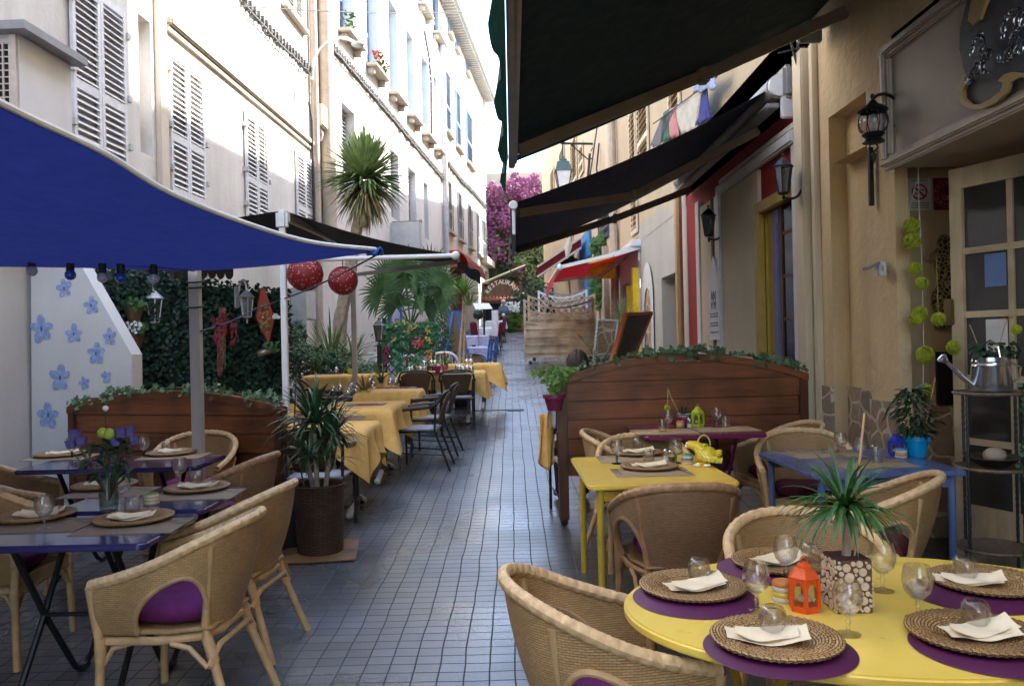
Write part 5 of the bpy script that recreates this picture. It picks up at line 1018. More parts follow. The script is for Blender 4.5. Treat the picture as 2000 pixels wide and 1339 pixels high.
# trellis with artificial flowers
TRL=thing('trellis','black diagonal lattice screen hung with leaves and bright artificial flowers','trellis',(P(800,690,12.6).x,12.6,gz(12.6)))
with Hold(TRL):
    x0,x1=P(752,690,12.6).x,P(846,690,12.6).x; z0=gz(12.6)+.05; z1=P(800,632,12.6).z; b=MB()
    for x in(x0,x1): b.box((x,12.6,(z0+z1+.1)/2-.05),(.06,.05,z1-z0+.2))
    for i in range(-5,9):
        for s_ in(1,-1):
            a=V((x0+i*.14,12.6+.01*s_,z0)); L=z1-z0; e=a+V((L,0,L)) if s_>0 else V((x1-i*.14,12.6-.012,z0)); f_=e if s_>0 else e+V((-L,0,L)); a_=a if s_>0 else e
            t0,t1=0,1
            dx=f_.x-a_.x
            for bound,sg in((x0,1),(x1,-1)):
                ta=(bound-a_.x)/dx
                if (dx>0)==(sg>0): t0=max(t0,ta)
                else: t1=min(t1,ta)
            if t1>t0+.05: b.beam(a_.lerp(f_,t0),a_.lerp(f_,t1),.018,.018)
    b.build('lattice',BLACKM,TRL,smooth=False)
    b=MB()
    for _ in range(1500):
        x=rnd(x0-.05,x1+.08); z=z1-abs(random.gauss(0,.28)); 
        if z<z0 or (noise.noise(V((x*4,z*4,3)))<-.05 and z<z1-.3): continue
        b.leaf((x,12.55+rnd(-.06,.06),z),(rnd(-.7,.7),-1,rnd(-.2,.8)),rnd(.05,.1),rnd(.04,.07))
    b.build('foliage',mat('silk_leaf',(.02,.1,.04),.4,var=.5,vs=6,c2=(.05,.2,.09)),TRL,smooth=False)
    b=MB()
    for u,v in((782,700),(775,712),(790,672),(815,700),(770,690),(783,722)):
        q=P(u,v,12.5)
        for k in range(4): t=k*1.6; b.leaf(q+V((.05*cos(t),0,.05*sin(t))),(.5*cos(t),-1,.5*sin(t)),.10,.06,roll=rnd(0,6))
    b.build('large_leaves',mat('silk_leaf_pale',(.04,.22,.13),.4,var=.35,c2=(.1,.34,.2)),TRL,smooth=False)
    for nm,c_,L,r_ in(('yellow_blossom',(.6,.45,.06),[(775,632),(800,640),(812,636),(797,648),(838,650),(836,660),(839,668),(770,664),(835,642),(792,630)],.045),('pink_blossom',(.6,.12,.16),[(817,666),(820,660),(813,670),(819,672)],.06),('magenta_blossom',(.4,.02,.16),[(755,682),(757,690),(754,698),(756,706),(753,714)],.05),('orange_blossom',(.7,.25,.05),[(838,690),(841,698)],.05)):
        b=MB()
        for u,v in L:
            q=P(u,v,12.5)
            for _ in range(9): b.leaf(q+V((rnd(-r_,r_),rnd(-.06,0),rnd(-r_,r_))),(rnd(-1,1),-1,rnd(-1,1)),r_*.75,r_*.5)
        b.build(nm,mat(nm,c_,.6),TRL,smooth=False)
# hanging things on the hedge
def wall_basket(label,u,v,Y,flower):
    c=P(u,v,Y); t=thing('wall_basket',label,'hanging basket',c,group='wicker baskets on the hedge'); b=MB(); b.lathe([(0,-.2),(.02,-.19),(.07,-.02),(.095,.07),(.085,.07),(.06,-.02),(0,-.12)],14); b.build('basket',weave('basket_weave',(.2,.11,.05),(.15,.08,.04),(.03,.02,.01),.03,.014),t)
    b=MB()
    for _ in range(60): b.leaf((rnd(-.1,.12),rnd(-.1,.06),rnd(.04,.17)),(rnd(-1,1),-1,rnd(-.5,1)),.06,.04)
    b.build('foliage',LG1,t,smooth=False)
    if flower:
        b=MB()
        for _ in range(26): b.leaf((rnd(-.1,.12),rnd(-.13,-.05),rnd(.06,.17)),(rnd(-.5,.5),-1,rnd(-.3,.5)),.036,.034)
        b.build('flowers',mat('white_petals',(.75,.75,.72),.6),t,smooth=False)
wall_basket('upper wicker wall basket with trailing green leaves left of the white lantern',262,615,8.15,False)
wall_basket('lower wicker wall basket full of white flowers under the other basket',264,662,8.1,True)
c=P(440,640,8.6); CHS=thing('chilli_string','strings of dried red chillies and raffia hanging on the hedge','decoration',c)
b=MB()
for u0,v0,v1 in((431,602,728),(455,622,672),(422,618,668),(440,604,650)):
    for k in range(90 if v1>700 else 46):
        t=rnd(0,1); q=P(u0+random.gauss(0,3.2)*(1.2-t*.7),v0+(v1-v0)*t,8.62+rnd(-.03,.03))-c; b.blade(q,(rnd(-.7,.7),-.5,-1),rnd(.04,.075),.014,.2,2)
b.build('chillies',mat('chilli_red',(.22,.008,.015),.35,var=.4),CHS)
b=MB(); [b.tube([P(428+i*2,600,8.65)-c,P(424+i*2.6,720+rnd(-9,12),8.6)-c],.0022,4) for i in range(7)]; b.build('raffia',mat('raffia',(.3,.22,.13),.9),CHS)
c=P(514,622,8.9); DM=thing('diamond_planter','red diamond shaped wall planter with small flowers on the hedge','planter',c)
b=MB(); dm=[(-.07,0),(0,.3),(.085,.02),(0,-.2)]; m_=Matrix.Rotation(R(25),4,'Z'); b.prism([(-.02,.33),(.03,.33),(.035,.27),(.115,.0),(.045,-.28),(-.085,.02)],.1,m_); b.build('body',mat('planter_red',(.35,.05,.03),.5),DM,smooth=False)
b=MB(); [b.leaf((rnd(0,.1),-.09+rnd(-.03,.02),rnd(-.17,.15)),(rnd(-1,1),-1,rnd(-1,1)),.04,.035) for _ in range(34)]; b.build('foliage',mat('dry_flowers',(.25,.2,.08),.8,var=.5),DM,smooth=False)
b=MB(); [b.leaf((rnd(.12,.2),-.09,rnd(.0,.05)),(rnd(-1,1),-1,rnd(-1,1)),.05,.04) for _ in range(10)]; b.build('white_flowers',mat('white_petals',(.75,.75,.72),.6),DM,smooth=False)
c=P(518,686,8.9); b=MB(); b.tube([c-V((.06,.08,.03)),c+V((.08,.0,.02))],.035,12,caps=False); t=tag(b.build('tube_planter',mat('metal_tube',(.3,.22,.18),.3,metal=.6),solid=.004),'short metal tube planter fixed to the hedge under the red diamond','planter')
b=MB(); [b.leaf(c+V((rnd(0,.16),rnd(-.08,.04),rnd(0,.1))),(rnd(-1,1),-1,rnd(-.3,1)),.05,.03) for _ in range(50)]; o=b.build('foliage',LG1,t,smooth=False)
# ================================================================ wooden dividers with ivy
RW=wood('red_brown_wood',(.05,.014,.006),(.27,.083,.024),0,rough=.42); RWV=wood('red_brown_wood_upright',(.045,.013,.006),(.16,.045,.015),2,rough=.42)
def divider(label,a,b_,zb,ze,rise,ivl,zl=None):
    a,b_=V((a[0],a[1],0)),V((b_[0],b_[1],0)); L=(b_-a).length; ang=atan2(b_.y-a.y,b_.x-a.x); g=gz((a.y+b_.y)/2)
    t=thing('wooden_divider',label,'divider',(a.x,a.y,g),ang); ztop=lambda x:ze+rise*(1-(2*x/L-1)**2)
    b=MB(); h=.148; z=zb; i=0
    while z<ze+rise:
        pts=[(.08,z)]; n=16; z2=z+h
        top=[(.08+(L-.16)*k/n,min(z2-.009,ztop(.08+(L-.16)*k/n)-.05)) for k in range(n+1)]
        top=[q for q in top if q[1]>z+.004]
        if len(top)>2:
            pl=[(top[0][0],z)]+top[:]+[(top[-1][0],z)]; d_=.018 if i%2 else -.018
            b.prism(pl,.02,Matrix.Translation((0,-.02+(.012 if i%2 else 0),0)))
            for xk in(.25,.5,.75): pass
        z=z2; i+=1
    b.prism([(.05,zb)]+[(.05+(L-.1)*k/20,ztop(.05+(L-.1)*k/20)-.06) for k in range(21)]+[(L-.05,zb)],.008,Matrix.Translation((0,.008,0)))
    for xk in(.3,.66):
        b.box((L*xk,.028,(zb+ztop(L*xk))/2-.03),(.06,.02,ztop(L*xk)-zb-.06))
    b.build('plank_panel',RW,t,smooth=False)
    b=MB(); n=28; b.grid(lambda i,j:V((L*i,[-.04,.04,.04,-.04,-.04][min(4,round(j*4))],ztop(L*i)-(0 if round(j*4) in(0,1,4) else .055))),n,4); b.build('arched_rail',RW,t,smooth=False)
    for x in(.04,L-.04):
        b=MB(); b.box((x,0,(.06+ze)/2+.0),(.075,.075,ze-.04),bev=.008); p=b.build('post',RWV,t)
        b=MB(); b.lathe([(0,-.012),(.028,-.012),(.03,0),(.028,.012),(0,.012)],12); b.T(Matrix.Translation((x,0,.032))@Matrix.Rotation(R(90),4,'X')); b.box((x,0,.07),(.05,.05,.03)); b.build('castor',BLACKM,p)
    iv=thing('ivy_garland',ivl,'ivy',(a.x,a.y,g),ang); b=MB(); s=MB()
    s.tube([V((x,.01*sin(x*9),ztop(x)+.015+.012*sin(x*13))) for x in[L*k/40 for k in range(41)]],.006,5); s.build('stem',mat('ivy_stem',(.06,.05,.025),.8),iv)
    for k in range(400):
        x=rnd(0,1)*L; cl=noise.noise(V((x*4.5,a.x,1)))
        if cl<-.1 and rnd(0,1)<.75: continue
        c=V((x,rnd(-.07,.07),ztop(x)+rnd(-.045,.05+max(0,cl)*.09))); n_=V((rnd(-.8,.8),-1+rnd(-.4,.5),rnd(-.1,1))); 
        r_=rnd(.018,.036); x_,y_=frame_of(n_.normalized()); o=rnd(0,6.28); b.poly([c+(x_*cos(o+w_)+y_*sin(o+w_))*r_*(1 if i%2==0 else .5) for i,w_ in enumerate([2*pi*j/10 for j in range(10)])])
    b.build('foliage',IVY,iv,smooth=False); return t
divider('wooden divider with curved top behind the wine red table',(P(1088,800,6.3).x,6.3),(P(1577,800,6.45).x,6.45),.40,1.16,.18,'ivy garland along the top of the right wooden divider')
divider('wooden divider with curved top behind the purple tables',(P(137,800,6.75).x,6.75),(P(556,800,6.15).x,6.15),.35,1.0,.13,'ivy garland along the top of the left wooden divider')
# ================================================================ basket planter with dracaena
c=G(626,1078); BP=thing('basket_planter','tall brown woven basket pot on a straw mat between left tables and street','planter',(c.x,c.y,gz(c.y)))
b=MB(); b.lathe([(0,0),(.155,0),(.162,.02),(.172,.25),(.178,.475),(.184,.49),(.176,.5),(.166,.49),(.16,.42),(0,.42)],36); b.build('basket',weave('dark_basket',(.15,.07,.028),(.085,.04,.016),(.012,.006,.003),.07,.015,1.0,.01,.0045,.4),BP)
b=MB(); b.lathe([(0,.425),(.158,.425)],24); b.build('soil',SOIL,BP)
DP=thing('dracaena','dark dracaena with several stems growing from the brown basket','plant',(c.x,c.y,gz(c.y)+.42))
for (dx,dy,h,n,L) in((-.02,0,.52,90,.38),(.06,.04,.40,60,.33),(-.08,.05,.3,34,.28)):
    b=MB(); b.tube([V((dx*.5,dy,-.02)),V((dx,dy,h*.5)),V((dx*1.3,dy,h))],[.02,.017,.014],8,mod=lambda L_,a:1+.08*sin(L_*120)); b.build('stem',BARK,DP); strap_plant(n,L,.03,LDR,DP,'crown',(-25,85),.85,(dx*1.3,dy,h),7)
strap_plant(22,.28,.02,mat('leaf_dracaena_pale',(.08,.13,.07),.5),DP,'low_leaves',(0,60),.8,(.05,-.05,.25),5)
b=MB(); b.tube([V((-.1,.0,.0)),V((-.17,.0,.45)),V((-.15,0,.8))],.006,5); b.build('cane',mat('brown_cane',(.15,.08,.04),.7),DP)
b=MB(); b.box((0,0,.008),(.52,.62,.012),rz=R(8),bev=.004); tag(b.build('straw_mat',weave('straw_mat_weave',(.36,.2,.09),(.3,.16,.07),(.15,.08,.03),.06,.008),loc=(c.x+.0,c.y+.02,gz(c.y))),'flat straw mat lying under the brown basket pot','mat')
# second planter partly hidden behind
b=MB(); pot(b,.13,.17,.36,(c.x-.28,c.y+.22,gz(c.y+.2)),n=28); tag(b.build('dark_pot',mat('dark_glazed_pot',(.03,.028,.027),.35)),'dark round pot half hidden behind the brown basket','pot')
# potted plant hung on the divider end
c=P(1083,788,5.93); HP=thing('hanging_pot','wine red pot with a bright leafy plant hung on the divider end','potted plant',c)
b=MB(); pot(b,.05,.075,.12,(0,0,-.05)); b.build('pot',mat('wine_pot',(.14,.015,.05),.35),HP)
b=MB()
for k in range(11):
    a=rnd(0,6.28); s_=V((cos(a)*.3,sin(a)*.25,1)).normalized(); p=V((0,0,.06)); 
    for i in range(7):
        p=p+s_*.035; s_=(s_+V((cos(a)*.12,sin(a)*.1,-.07))).normalized()
        for q in range(5): b.leaf(p+V((rnd(-.03,.03),rnd(-.03,.03),rnd(-.02,.02))),(rnd(-1,1),-1,rnd(0,1.2)),rnd(.03,.055),.028)
b.build('foliage',LBR,HP,smooth=False)
# ================================================================ fence panels, boards
PINE=wood('pine_planks',(.50,.34,.2),(.74,.56,.37),0,rough=.7); WLT=mat('white_lattice_paint',(.66,.66,.66),.6)
def lattice_panel(label,u0,u1,v0,v1,Y,m,solid=True,dip=.22,lat=.55,tilt=0):
    a,e=P(u0,v0,Y),P(u1,v0,Y+tilt); zb=max(gz(Y)+.02,P(u0,v1,Y).z); zt=P(u0,v0,Y).z; L=hypot(e.x-a.x,e.y-a.y); ang=atan2(e.y-a.y,e.x-a.x)
    t=thing('fence_panel',label,'fence panel',(a.x,a.y,zb),ang,group='wooden screens standing in the street'); H=zt-zb; top=lambda x:H-dip*(1-(2*x/L-1)**2); lb=lambda x:H-lat-dip*.55*(1-(2*x/L-1)**2)
    b=MB()
    for x in(.03,L-.03): b.box((x,0,H/2),(.06,.07,H))
    if solid:
        n=9; h=(H-lat-.12)/n
        for i in range(n):
            z=.12+i*h; 
            tops=[(L*k/10,min(z+h*.93,lb(L*k/10))) for k in range(11)]; b.prism([(0,z)]+tops+[(L,z)],.014,Matrix.Translation((0,-.03 if i%2 else .012,0)))
        for xk in(.25,.5,.75): b.box((L*xk,-.024,(H-lat)/2),(.035,.014,H-lat-.15))
    b.build('planks' if solid else 'uprights',m,t,smooth=False); b=MB()
    for f in(top,lb):
        for k in range(12): x,y=L*k/12,L*(k+1)/12; b.beam((x,0,f(x)),(y,0,f(y)),.045,.045)
    st=.19; i=-int(L/st)-6
    while i*st<L+lat+.6:
        for s_ in(1,-1):
            pts=[]
            for k in range(25):
                q=k/24*(lat+.5); x=i*st+q if s_>0 else L-i*st-q; z=H-lat-dip-.05+q
                if 0<x<L and lb(x)<z<top(x): pts.append((x,z))
            if len(pts)>1: b.beam((pts[0][0],.012*s_,pts[0][1]),(pts[-1][0],.012*s_,pts[-1][1]),.05,.018)
        i+=1
    b.build('lattice',m,t,smooth=False)
    if solid:
        for x in(.15,L-.15): b=MB(); b.lathe([(0,-.02),(.05,-.02),(.05,.02),(0,.02)],10); b.T(Matrix.Translation((x,0,-.02))@Matrix.Rotation(R(90),4,'X')); b.build('castor',BLACKM,t)
    return t
lattice_panel('pale pine fence panel with a dipped lattice top, foremost of the screens',1022,1160,586,707,20.5,PINE)
lattice_panel('pine lattice screen just behind the foremost fence panel',1030,1162,577,700,21.6,PINE,lat=.4)
lattice_panel('white lattice screen rising behind the pine panels',1050,1147,568,700,23.5,WLT,False,lat=.42)
lattice_panel('grey lattice screen farthest back behind the white lattice',1062,1150,563,700,25,mat('grey_lattice',(.25,.25,.25),.7),False,lat=.4)
# leaning chalk board
cb=thing('chalk_board','dark chalkboard in an orange wooden frame leaning back behind the divider','board',G(1215,880))
with Hold(cb):
    q=[P(1192,716,8.6),P(1230,712,9.25),P(1271,611,9.55),P(1222,613,8.85)]; lowL=q[0]+(q[0]-q[3])*.9; lowR=q[1]+(q[1]-q[2])*.9; n_=(q[1]-q[0]).cross(q[3]-q[0]).normalized()
    b=MB(); b.poly([lowL,lowR,q[2],q[3]]); b.build('board',mat('slate_board',(.02,.012,.01),.5,var=.4),cb,smooth=False,solid=.02)
    b=MB(); 
    for s,e in((lowL,q[3]),(q[3],q[2]),(q[2],lowR)): b.beam(s,e,.05,.035)
    b.build('frame',mat('orange_wood_frame',(.42,.1,.03),.5),cb,smooth=False)
sb=thing('menu_board','pale menu board covered with a stone pattern standing beyond the chalkboard','board',G(1180,700))
with Hold(sb):
    q=[P(1160,692,13.2),P(1198,690,13.4),P(1206,626,13.4),P(1167,624,13.2)]; b=MB(); b.poly(q); 
    b.build('board',(lambda M_:(M_))(stone('board_stone')),sb,smooth=False,solid=.03); b=MB()
    for k in range(4): b.beam(q[k]+V((0,-.02,0)),q[(k+1)%4]+V((0,-.02,0)),.035,.03)
    for k in(0,1): b.beam(q[k],V((q[k].x,q[k].y,gz(13.3))),.04,.04)
    b.build('frame',mat('pale_frame2',(.6,.58,.54),.6),sb,smooth=False)
c=P(1172,694,9.6); pl=thing('street_palm','light green palm fronds in a pot behind the left end of the divider','potted plant',(c.x,9.6,gz(9.6)))
b=MB()
for k in range(15):
    a=k*2.4; e=R(rnd(15,75)); d=V((cos(a)*cos(e),sin(a)*cos(e),sin(e))); p=V((0,0,c.z-gz(9.6)-.12))
    for i in range(9):
        p=p+d*.05; d=(d-V((0,0,.07))).normalized(); sd_=d.cross(V((0,0,1))).normalized()
        for s_ in(1,-1): b.blade(p,(sd_*s_+d*.6),.15*(1-i*.06),.018,.3,3)
b.build('fronds',LBR,pl); b=MB(); pot(b,.14,.18,.5); b.build('pot',mat('dark_pot',(.05,.045,.045),.6),pl)
# creeper on the far house and hanging plants
for u,v,Y,r,n,l in((1180,478,21.5,(.42,.3,.42),900,'green creeper mound growing on the wall above the red awning'),(1168,545,22.5,(.3,.3,.9),1100,'leafy vine climbing past the bright blue door'),(1110,520,27,(.5,.3,.4),600,'dark greenery over the far right shop'),(1045,600,38,(1.6,.8,1.5),2500,'dense green shrubbery at the foot of the pink creeper')):
    c=P(u,v,Y); t=thing('creeper',l,'climbing plant',c); b=MB()
    for _ in range(n):
        d=V((rnd(-1,1),rnd(-1,1),rnd(-1,1)))
        if d.length>1: continue
        s_=.5 if Y<30 else 1; b.leaf(V((d.x*r[0],d.y*r[1],d.z*r[2]))*(.8+.4*noise.noise(d*2)),(rnd(-1,.6),-1,rnd(-.2,1)),rnd(.1,.2)*(1 if Y<30 else 1.4),rnd(.08,.13))
    b.build('foliage',LG1 if Y<30 else LDK,t,smooth=False); b=MB(); b.tube([V((r[0]*.3,r[1]*.5,-c.z+gz(Y))),V((0,r[1]*.4,0))],.03,6); b.build('stem',BARK,t)
c=P(1215,610,16.0); t=thing('wispy_plant','wispy pale grass plant in a tall pot by the white snack bar','potted plant',(c.x,16,gz(16))); strap_plant(60,.75,.02,mat('leaf_pale',(.2,.24,.08),.6),t,'leaves',(40,88),.9,(0,0,c.z-gz(16)-.3)); b=MB(); pot(b,.12,.16,.75); b.build('pot',TERRA,t)
# ================================================================ furniture
def onz(u,v,z):
    d=ray(u,v); return CAM+d*((z-CZ)/d.z)
WK=weave('wicker_light',(.66,.41,.175),(.52,.30,.115),(.36,.22,.10),.027,.0078,1.0,.006,.0013); WKB=weave('wicker_brown',(.42,.24,.11),(.32,.17,.075),(.17,.09,.04),.027,.0078,1.0,.006,.0014); RAT=mat('rattan_cane',(.48,.30,.14),.5,vs=7,var=.3,bump=.3,bs=50); RATB=mat('rattan_brown',(.30,.16,.07),.45,vs=7,var=.35,bump=.3,bs=50)
RIM=mat('rattan_rim',(.63,.42,.21),.55,vs=30,var=.25); RIMB=mat('rattan_rim_brown',(.36,.2,.1),.5,vs=30,var=.3); CUSH=mat('purple_cushion',(.12,.008,.09),.85,vs=5,var=.4,bump=1.0,bs=7)
def wicker_chair(label,W,Rm,C_,loc,rz,cush=CUSH):
    t=thing('wicker_armchair',label,'chair',loc,rz,'wicker armchairs'); t.scale=(.98,.9,1); S=.40
    half=[(.285,.27,.605),(.305,.13,.64),(.308,-.03,.69),(.272,-.19,.755),(.16,-.305,.80),(0,-.345,.812)]
    rimc=[V(p) for p in half]+[V((-p[0],p[1],p[2])) for p in half[-2::-1]]
    hq=[(.25,.245),(.25,.12),(.235,-.02),(.19,-.15),(.105,-.21),(0,-.225)]
    qc=[V((p[0],p[1],S)) for p in hq]+[V((-p[0],p[1],S)) for p in hq[-2::-1]]
    rim=lambda s:cat(rimc,s); qq=lambda s:cat(qc,s)
    def zb(s):
        s=min(s,1-s); 
        if .13<s<.34: return S+(rim(s).z-.095-S)*max(0,1-abs((s-.235)/.105)**2.4)**.5
        return S if s<.34 else .36
    def surf(s,z,off=0):
        r_,q=rim(s),qq(s); f=(z-S)/(r_.z-S); p=q.lerp(r_,f); p.z=z; ff=.018*sin(pi*max(0,min(1,f))); c=V((0,-.02,0)); d=(p-c); d.z=0; d.normalize(); return p+d*(off+ff)
    b=MB(); N=132
    ss=sorted(set([i/N for i in range(N+1)]+[k_ for q in(.13,.34) for e in(.0002,.001,.003,.006) for k_ in(q-e*(q>.2)+e*(q<.2),1-(q-e*(q>.2)+e*(q<.2)))]+[.13,.34,.66,.87]))
    rows=13; vs=[]
    for s in ss: zt=rim(s).z-.008; z0=zb(s); vs.append([b.bm.verts.new(surf(s,z0+(zt-z0)*j/rows)) for j in range(rows+1)])
    for i in range(len(ss)-1):
        for j in range(rows):
            f=[(i,j),(i+1,j),(i+1,j+1),(i,j+1)]; b.face([vs[a][c] for a,c in f],[(ss[a]*1.75,vs[a][c].co.z) for a,c in f])
    b.build('woven_shell',W,t,solid=.012)
    b=MB(); b.tube([rim(i/240) for i in range(241)],.02,12,mod=lambda L,a:.84+.30*max(abs(sin(L*70+a)),abs(sin(L*70-a+1.57)))**1.5); b.build('rim',Rm,t)
    for sg in(0,1):
        b=MB(); 
        for s0,s1 in((.13,.34),): b.tube([surf((s if not sg else 1-s),zb(s)+.001,.004) for s in[s0+.0001+(s1-s0-.0002)*(1-cos(pi*k/28))/2 for k in range(29)]],.0125,8)
        b.build('arm_hoop',C_,t)
    for x in(1,-1):
        b=MB(); b.tube([V((.284*x,.27,.6)),V((.262*x,.262,.46)),V((.252*x,.25,.36)),V((.262*x,.262,0))],[.022,.021,.02,.019],10); b.tube([V((.2535*x,.25,.39)),V((.2525*x,.25,.30))],.0245,10,mod=lambda L,a:1+.07*sin(L*700)); b.build('leg',C_,t)
        b=MB(); b.tube([V((.232*x,-.245,.745)),V((.178*x,-.185,.42)),V((.18*x,-.2,.34)),V((.235*x,-.335,0))],[.017,.018,.02,.018],10); b.tube([V((.18*x,-.192,.37)),V((.19*x,-.229,.27))],.0245,10,mod=lambda L,a:1+.07*sin(L*700)); b.build('leg',C_,t)
    b=MB(); b.grid(lambda i,j:V((.24*(2*i-1)*(1-.35*max(0,.35-j)**.9*1.6),-.22+.47*j,S+.006-.01*sin(pi*i)*sin(pi*j))),12,12,.5,.5); b.build('seat',W,t,solid=.012)
    b=MB(); ring=[(.25,.25),(-.25,.25),(-.24,0),(-.19,-.16),(-.1,-.22),(.1,-.22),(.19,-.16),(.24,0)]; b.tube([V((p[0],p[1],.375)) for p in ring],.017,8,close=True)
    for x in(1,-1): b.tube([V((.25*x,.25,.27)),V((.24*x,.2,.345)),V((.235*x,.12,.365))],.011,6); b.tube([V((.235*x,-.22,.27)),V((.235*x,-.14,.345)),V((.24*x,-.06,.365))],.011,6)
    b.tube([V((.25,.255,.27)),V((.18,.255,.345)),V((0,.255,.365)),V((-.18,.255,.345)),V((-.25,.255,.27))],.011,6); b.tube([V((.235,-.225,.27)),V((.15,-.235,.33)),V((-.15,-.235,.33)),V((-.235,-.225,.27))],.013,6)
    b.box((0,.252,.39),(.49,.012,.07)); b.build('seat_frame',C_,t)
    b=MB(); 
    def cu(i,j):
        a=2*pi*i; e=pi*(j-.5); ca,sa=cos(a),sin(a); rr=cos(e)**.45; k=1/((abs(ca)**4+abs(sa)**4)**.25); wr=.006*sin(a*9)*cos(e); return V((.215*rr*k*ca*.92+wr,.015+.215*rr*k*sa*.92,S+.06+.05*sin(e)-.018*(1-min(1,hypot(rr*k*ca,rr*k*sa)))))
    b.grid(cu,44,14,close=True); b.build('cushion',cush,t); return t
PAIR=lambda x,y:(x,y,gz(y))
ch0=wicker_chair('light wicker armchair with purple cushion at the right side of the nearest purple table',WK,RIM,RAT,PAIR(-1.40,3.36),R(90-4))
def wc(x,y,deg,label,src=None): return dup(src or ch0,PAIR(x,y),R(deg),label)
wc(-1.44,4.03,84,'second wicker armchair on the street side of the purple tables, just behind the nearest one')
wc(-2.62,2.95,-84,'wicker armchair cut by the lower left corner of the picture, facing the purple table')
wc(-2.62,4.02,-88,'wicker armchair on the far left side of the purple tables with a wide dark back')
wc(-3.2,5.05,-70,'pale wicker armchair beside the white flower wall at the far purple table')
wc(-2.42,5.98,180,'wicker armchair behind the far purple table in front of the left divider')
wc(.27,2.45,-80,'large wicker armchair left of the oval yellow table beside the paving')
wc(1.10,2.93,182,'wicker armchair behind the oval yellow table with only its rounded back showing')
wc(2.28,2.62,95,'wicker armchair at the right end of the oval yellow table, cut by the frame')
ch1=wicker_chair('brown wicker armchair seen from behind at the square yellow table',WKB,RIMB,RATB,PAIR(.80,4.02),R(2))
wc(-1.82,5.02,82,'dark wicker armchair at the right end of the far purple table by the divider',ch1)
wc(.86,5.28,178,'wicker armchair at the far side of the square yellow table')
wc(.80,5.72,-100,'wicker armchair at the left end of the wine red table')
wc(1.98,5.98,96,'wicker armchair at the right end of the wine red table under the divider')
wc(1.95,5.36,165,'wicker armchair with wine red cushion behind the blue table facing the camera')
wc(1.78,3.98,62,'wicker armchair at the near side of the blue table, turned away under the long leaves')
wc(1.0,1.62,8,'wicker armchair at the near side of the oval yellow table, purple cushion showing below it')
WCU=mat('wine_cushion',(.10,.010,.03),.85,vs=5,var=.3,bump=.3,bs=9)
for o in [o for o in bpy.data.objects if o.name.startswith('wicker_armchair') and ('wine red table' in o['label'] or 'blue table' in o['label'])]:
    for c_ in o.children:
        if c_.name.startswith('cushion'): c_.data=c_.data.copy(); c_.data.materials[0]=WCU
def rrect(w,d,r,n=6):
    o=[]
    for cx,cy,a0 in((w/2-r,d/2-r,0),(-w/2+r,d/2-r,90),(-w/2+r,-d/2+r,180),(w/2-r,-d/2+r,270)):
        for k in range(n+1): a=R(a0+90*k/n); o.append((cx+r*cos(a),cy+r*sin(a)))
    return o
def flat(b,pl,z,th,bev=0):
    q=MB(); q.prism(pl,th,Matrix.Translation((0,0,z-th/2))@Matrix.Rotation(R(-90),4,'X'))
    bmesh.ops.recalc_face_normals(q.bm,faces=q.bm.faces[:])
    if bev: bmesh.ops.bevel(q.bm,geom=[e for e in q.bm.edges if abs(e.verts[0].co.z-e.verts[1].co.z)<1e-5],offset=bev,segments=3,affect='EDGES')
    b.add(q)
def table(label,x,y,w,d,m,legm,h=.74,legs='x',rz=0,outline=None,r=.04,name='cafe_table'):
    t=thing(name,label,'table',PAIR(x,y),rz); b=MB(); flat(b,outline or rrect(w,d,r),h,.03,.007); b.build('tabletop',m,t)
    if legs=='four':
        for sx in(1,-1):
            for sy in(1,-1): b=MB(); b.tube([V((sx*(w/2-.07),sy*(d/2-.06),h-.03)),V((sx*(w/2-.07),sy*(d/2-.06),.0))],.02,10); b.build('leg',legm,t)
        for sy in(1,-1): b=MB(); b.box((0,sy*(d/2-.06),h-.07),(w-.14,.02,.05)); b.build('apron',legm,t)
    else:
        for sx in(1,-1):
            b=MB()
            for sy in(1,-1): b.tube([V((sx*w*.28,-sy*d*.36,h-.035)),V((sx*w*.28,0,h*.5)),V((sx*w*.28,sy*d*.4,.05)),V((sx*w*.28,sy*(d*.4+.06),.015)),V((sx*w*.28,sy*(d*.4+.11),.02))],.014,8)
            b.build('leg',legm,t)
        b=MB(); b.tube([V((-w*.28,0,h*.5)),V((w*.28,0,h*.5))],.01,7); b.build('stretcher',legm,t)
    return t,gz(y)+h
def gloss(name,c,rough=.28,coat=.3): return mat(name,c,rough,vs=3,var=.09,bump=.04,bs=30,coat=coat)
PURT=gloss('purple_table_paint',(.03,.024,.105),.18,.6); YELT=gloss('yellow_table_paint',(.80,.57,.10),.3,.25); WINT=gloss('wine_table_paint',(.15,.012,.06),.25,.5); BLUT=gloss('blue_table_paint',(.085,.12,.26),.3,.3); YEL2=gloss('yellow_table_paint_soft',(.76,.52,.08),.33,.2)
tA,zA_=table('nearest purple café table at the lower left with folding black legs',-1.86,3.48,.74,.58,PURT,BLACKM)
tB,zB_=table('second purple café table pushed against the nearest one',-1.86,4.1,.74,.6,PURT,BLACKM)
tC,zC_=table('long far purple table before the left wooden divider',-2.6,5.32,1.16,.58,PURT,BLACKM)
ov=[(.785*cos(t),.55*sin(t)) for t in[2*pi*k/72 for k in range(72)]]
tO,zO=table('big oval yellow table in the lower right foreground laid for six',1.11,2.42,1.5,1.1,YELT,mat('yellow_leg_paint',(.5,.33,.03),.4),outline=ov,name='oval_table',h=.714)
tS,zS=table('small square yellow table with a bird jug, left of the wine red table',.77,4.66,.8,1.02,YEL2,mat('yellow_leg_paint',(.5,.33,.03),.4),legs='four',rz=R(1))
tW,zW=table('wine red table in front of the right wooden divider',1.30,5.78,.84,.74,WINT,mat('wine_leg_paint',(.14,.012,.07),.4),rz=R(2),h=.815)
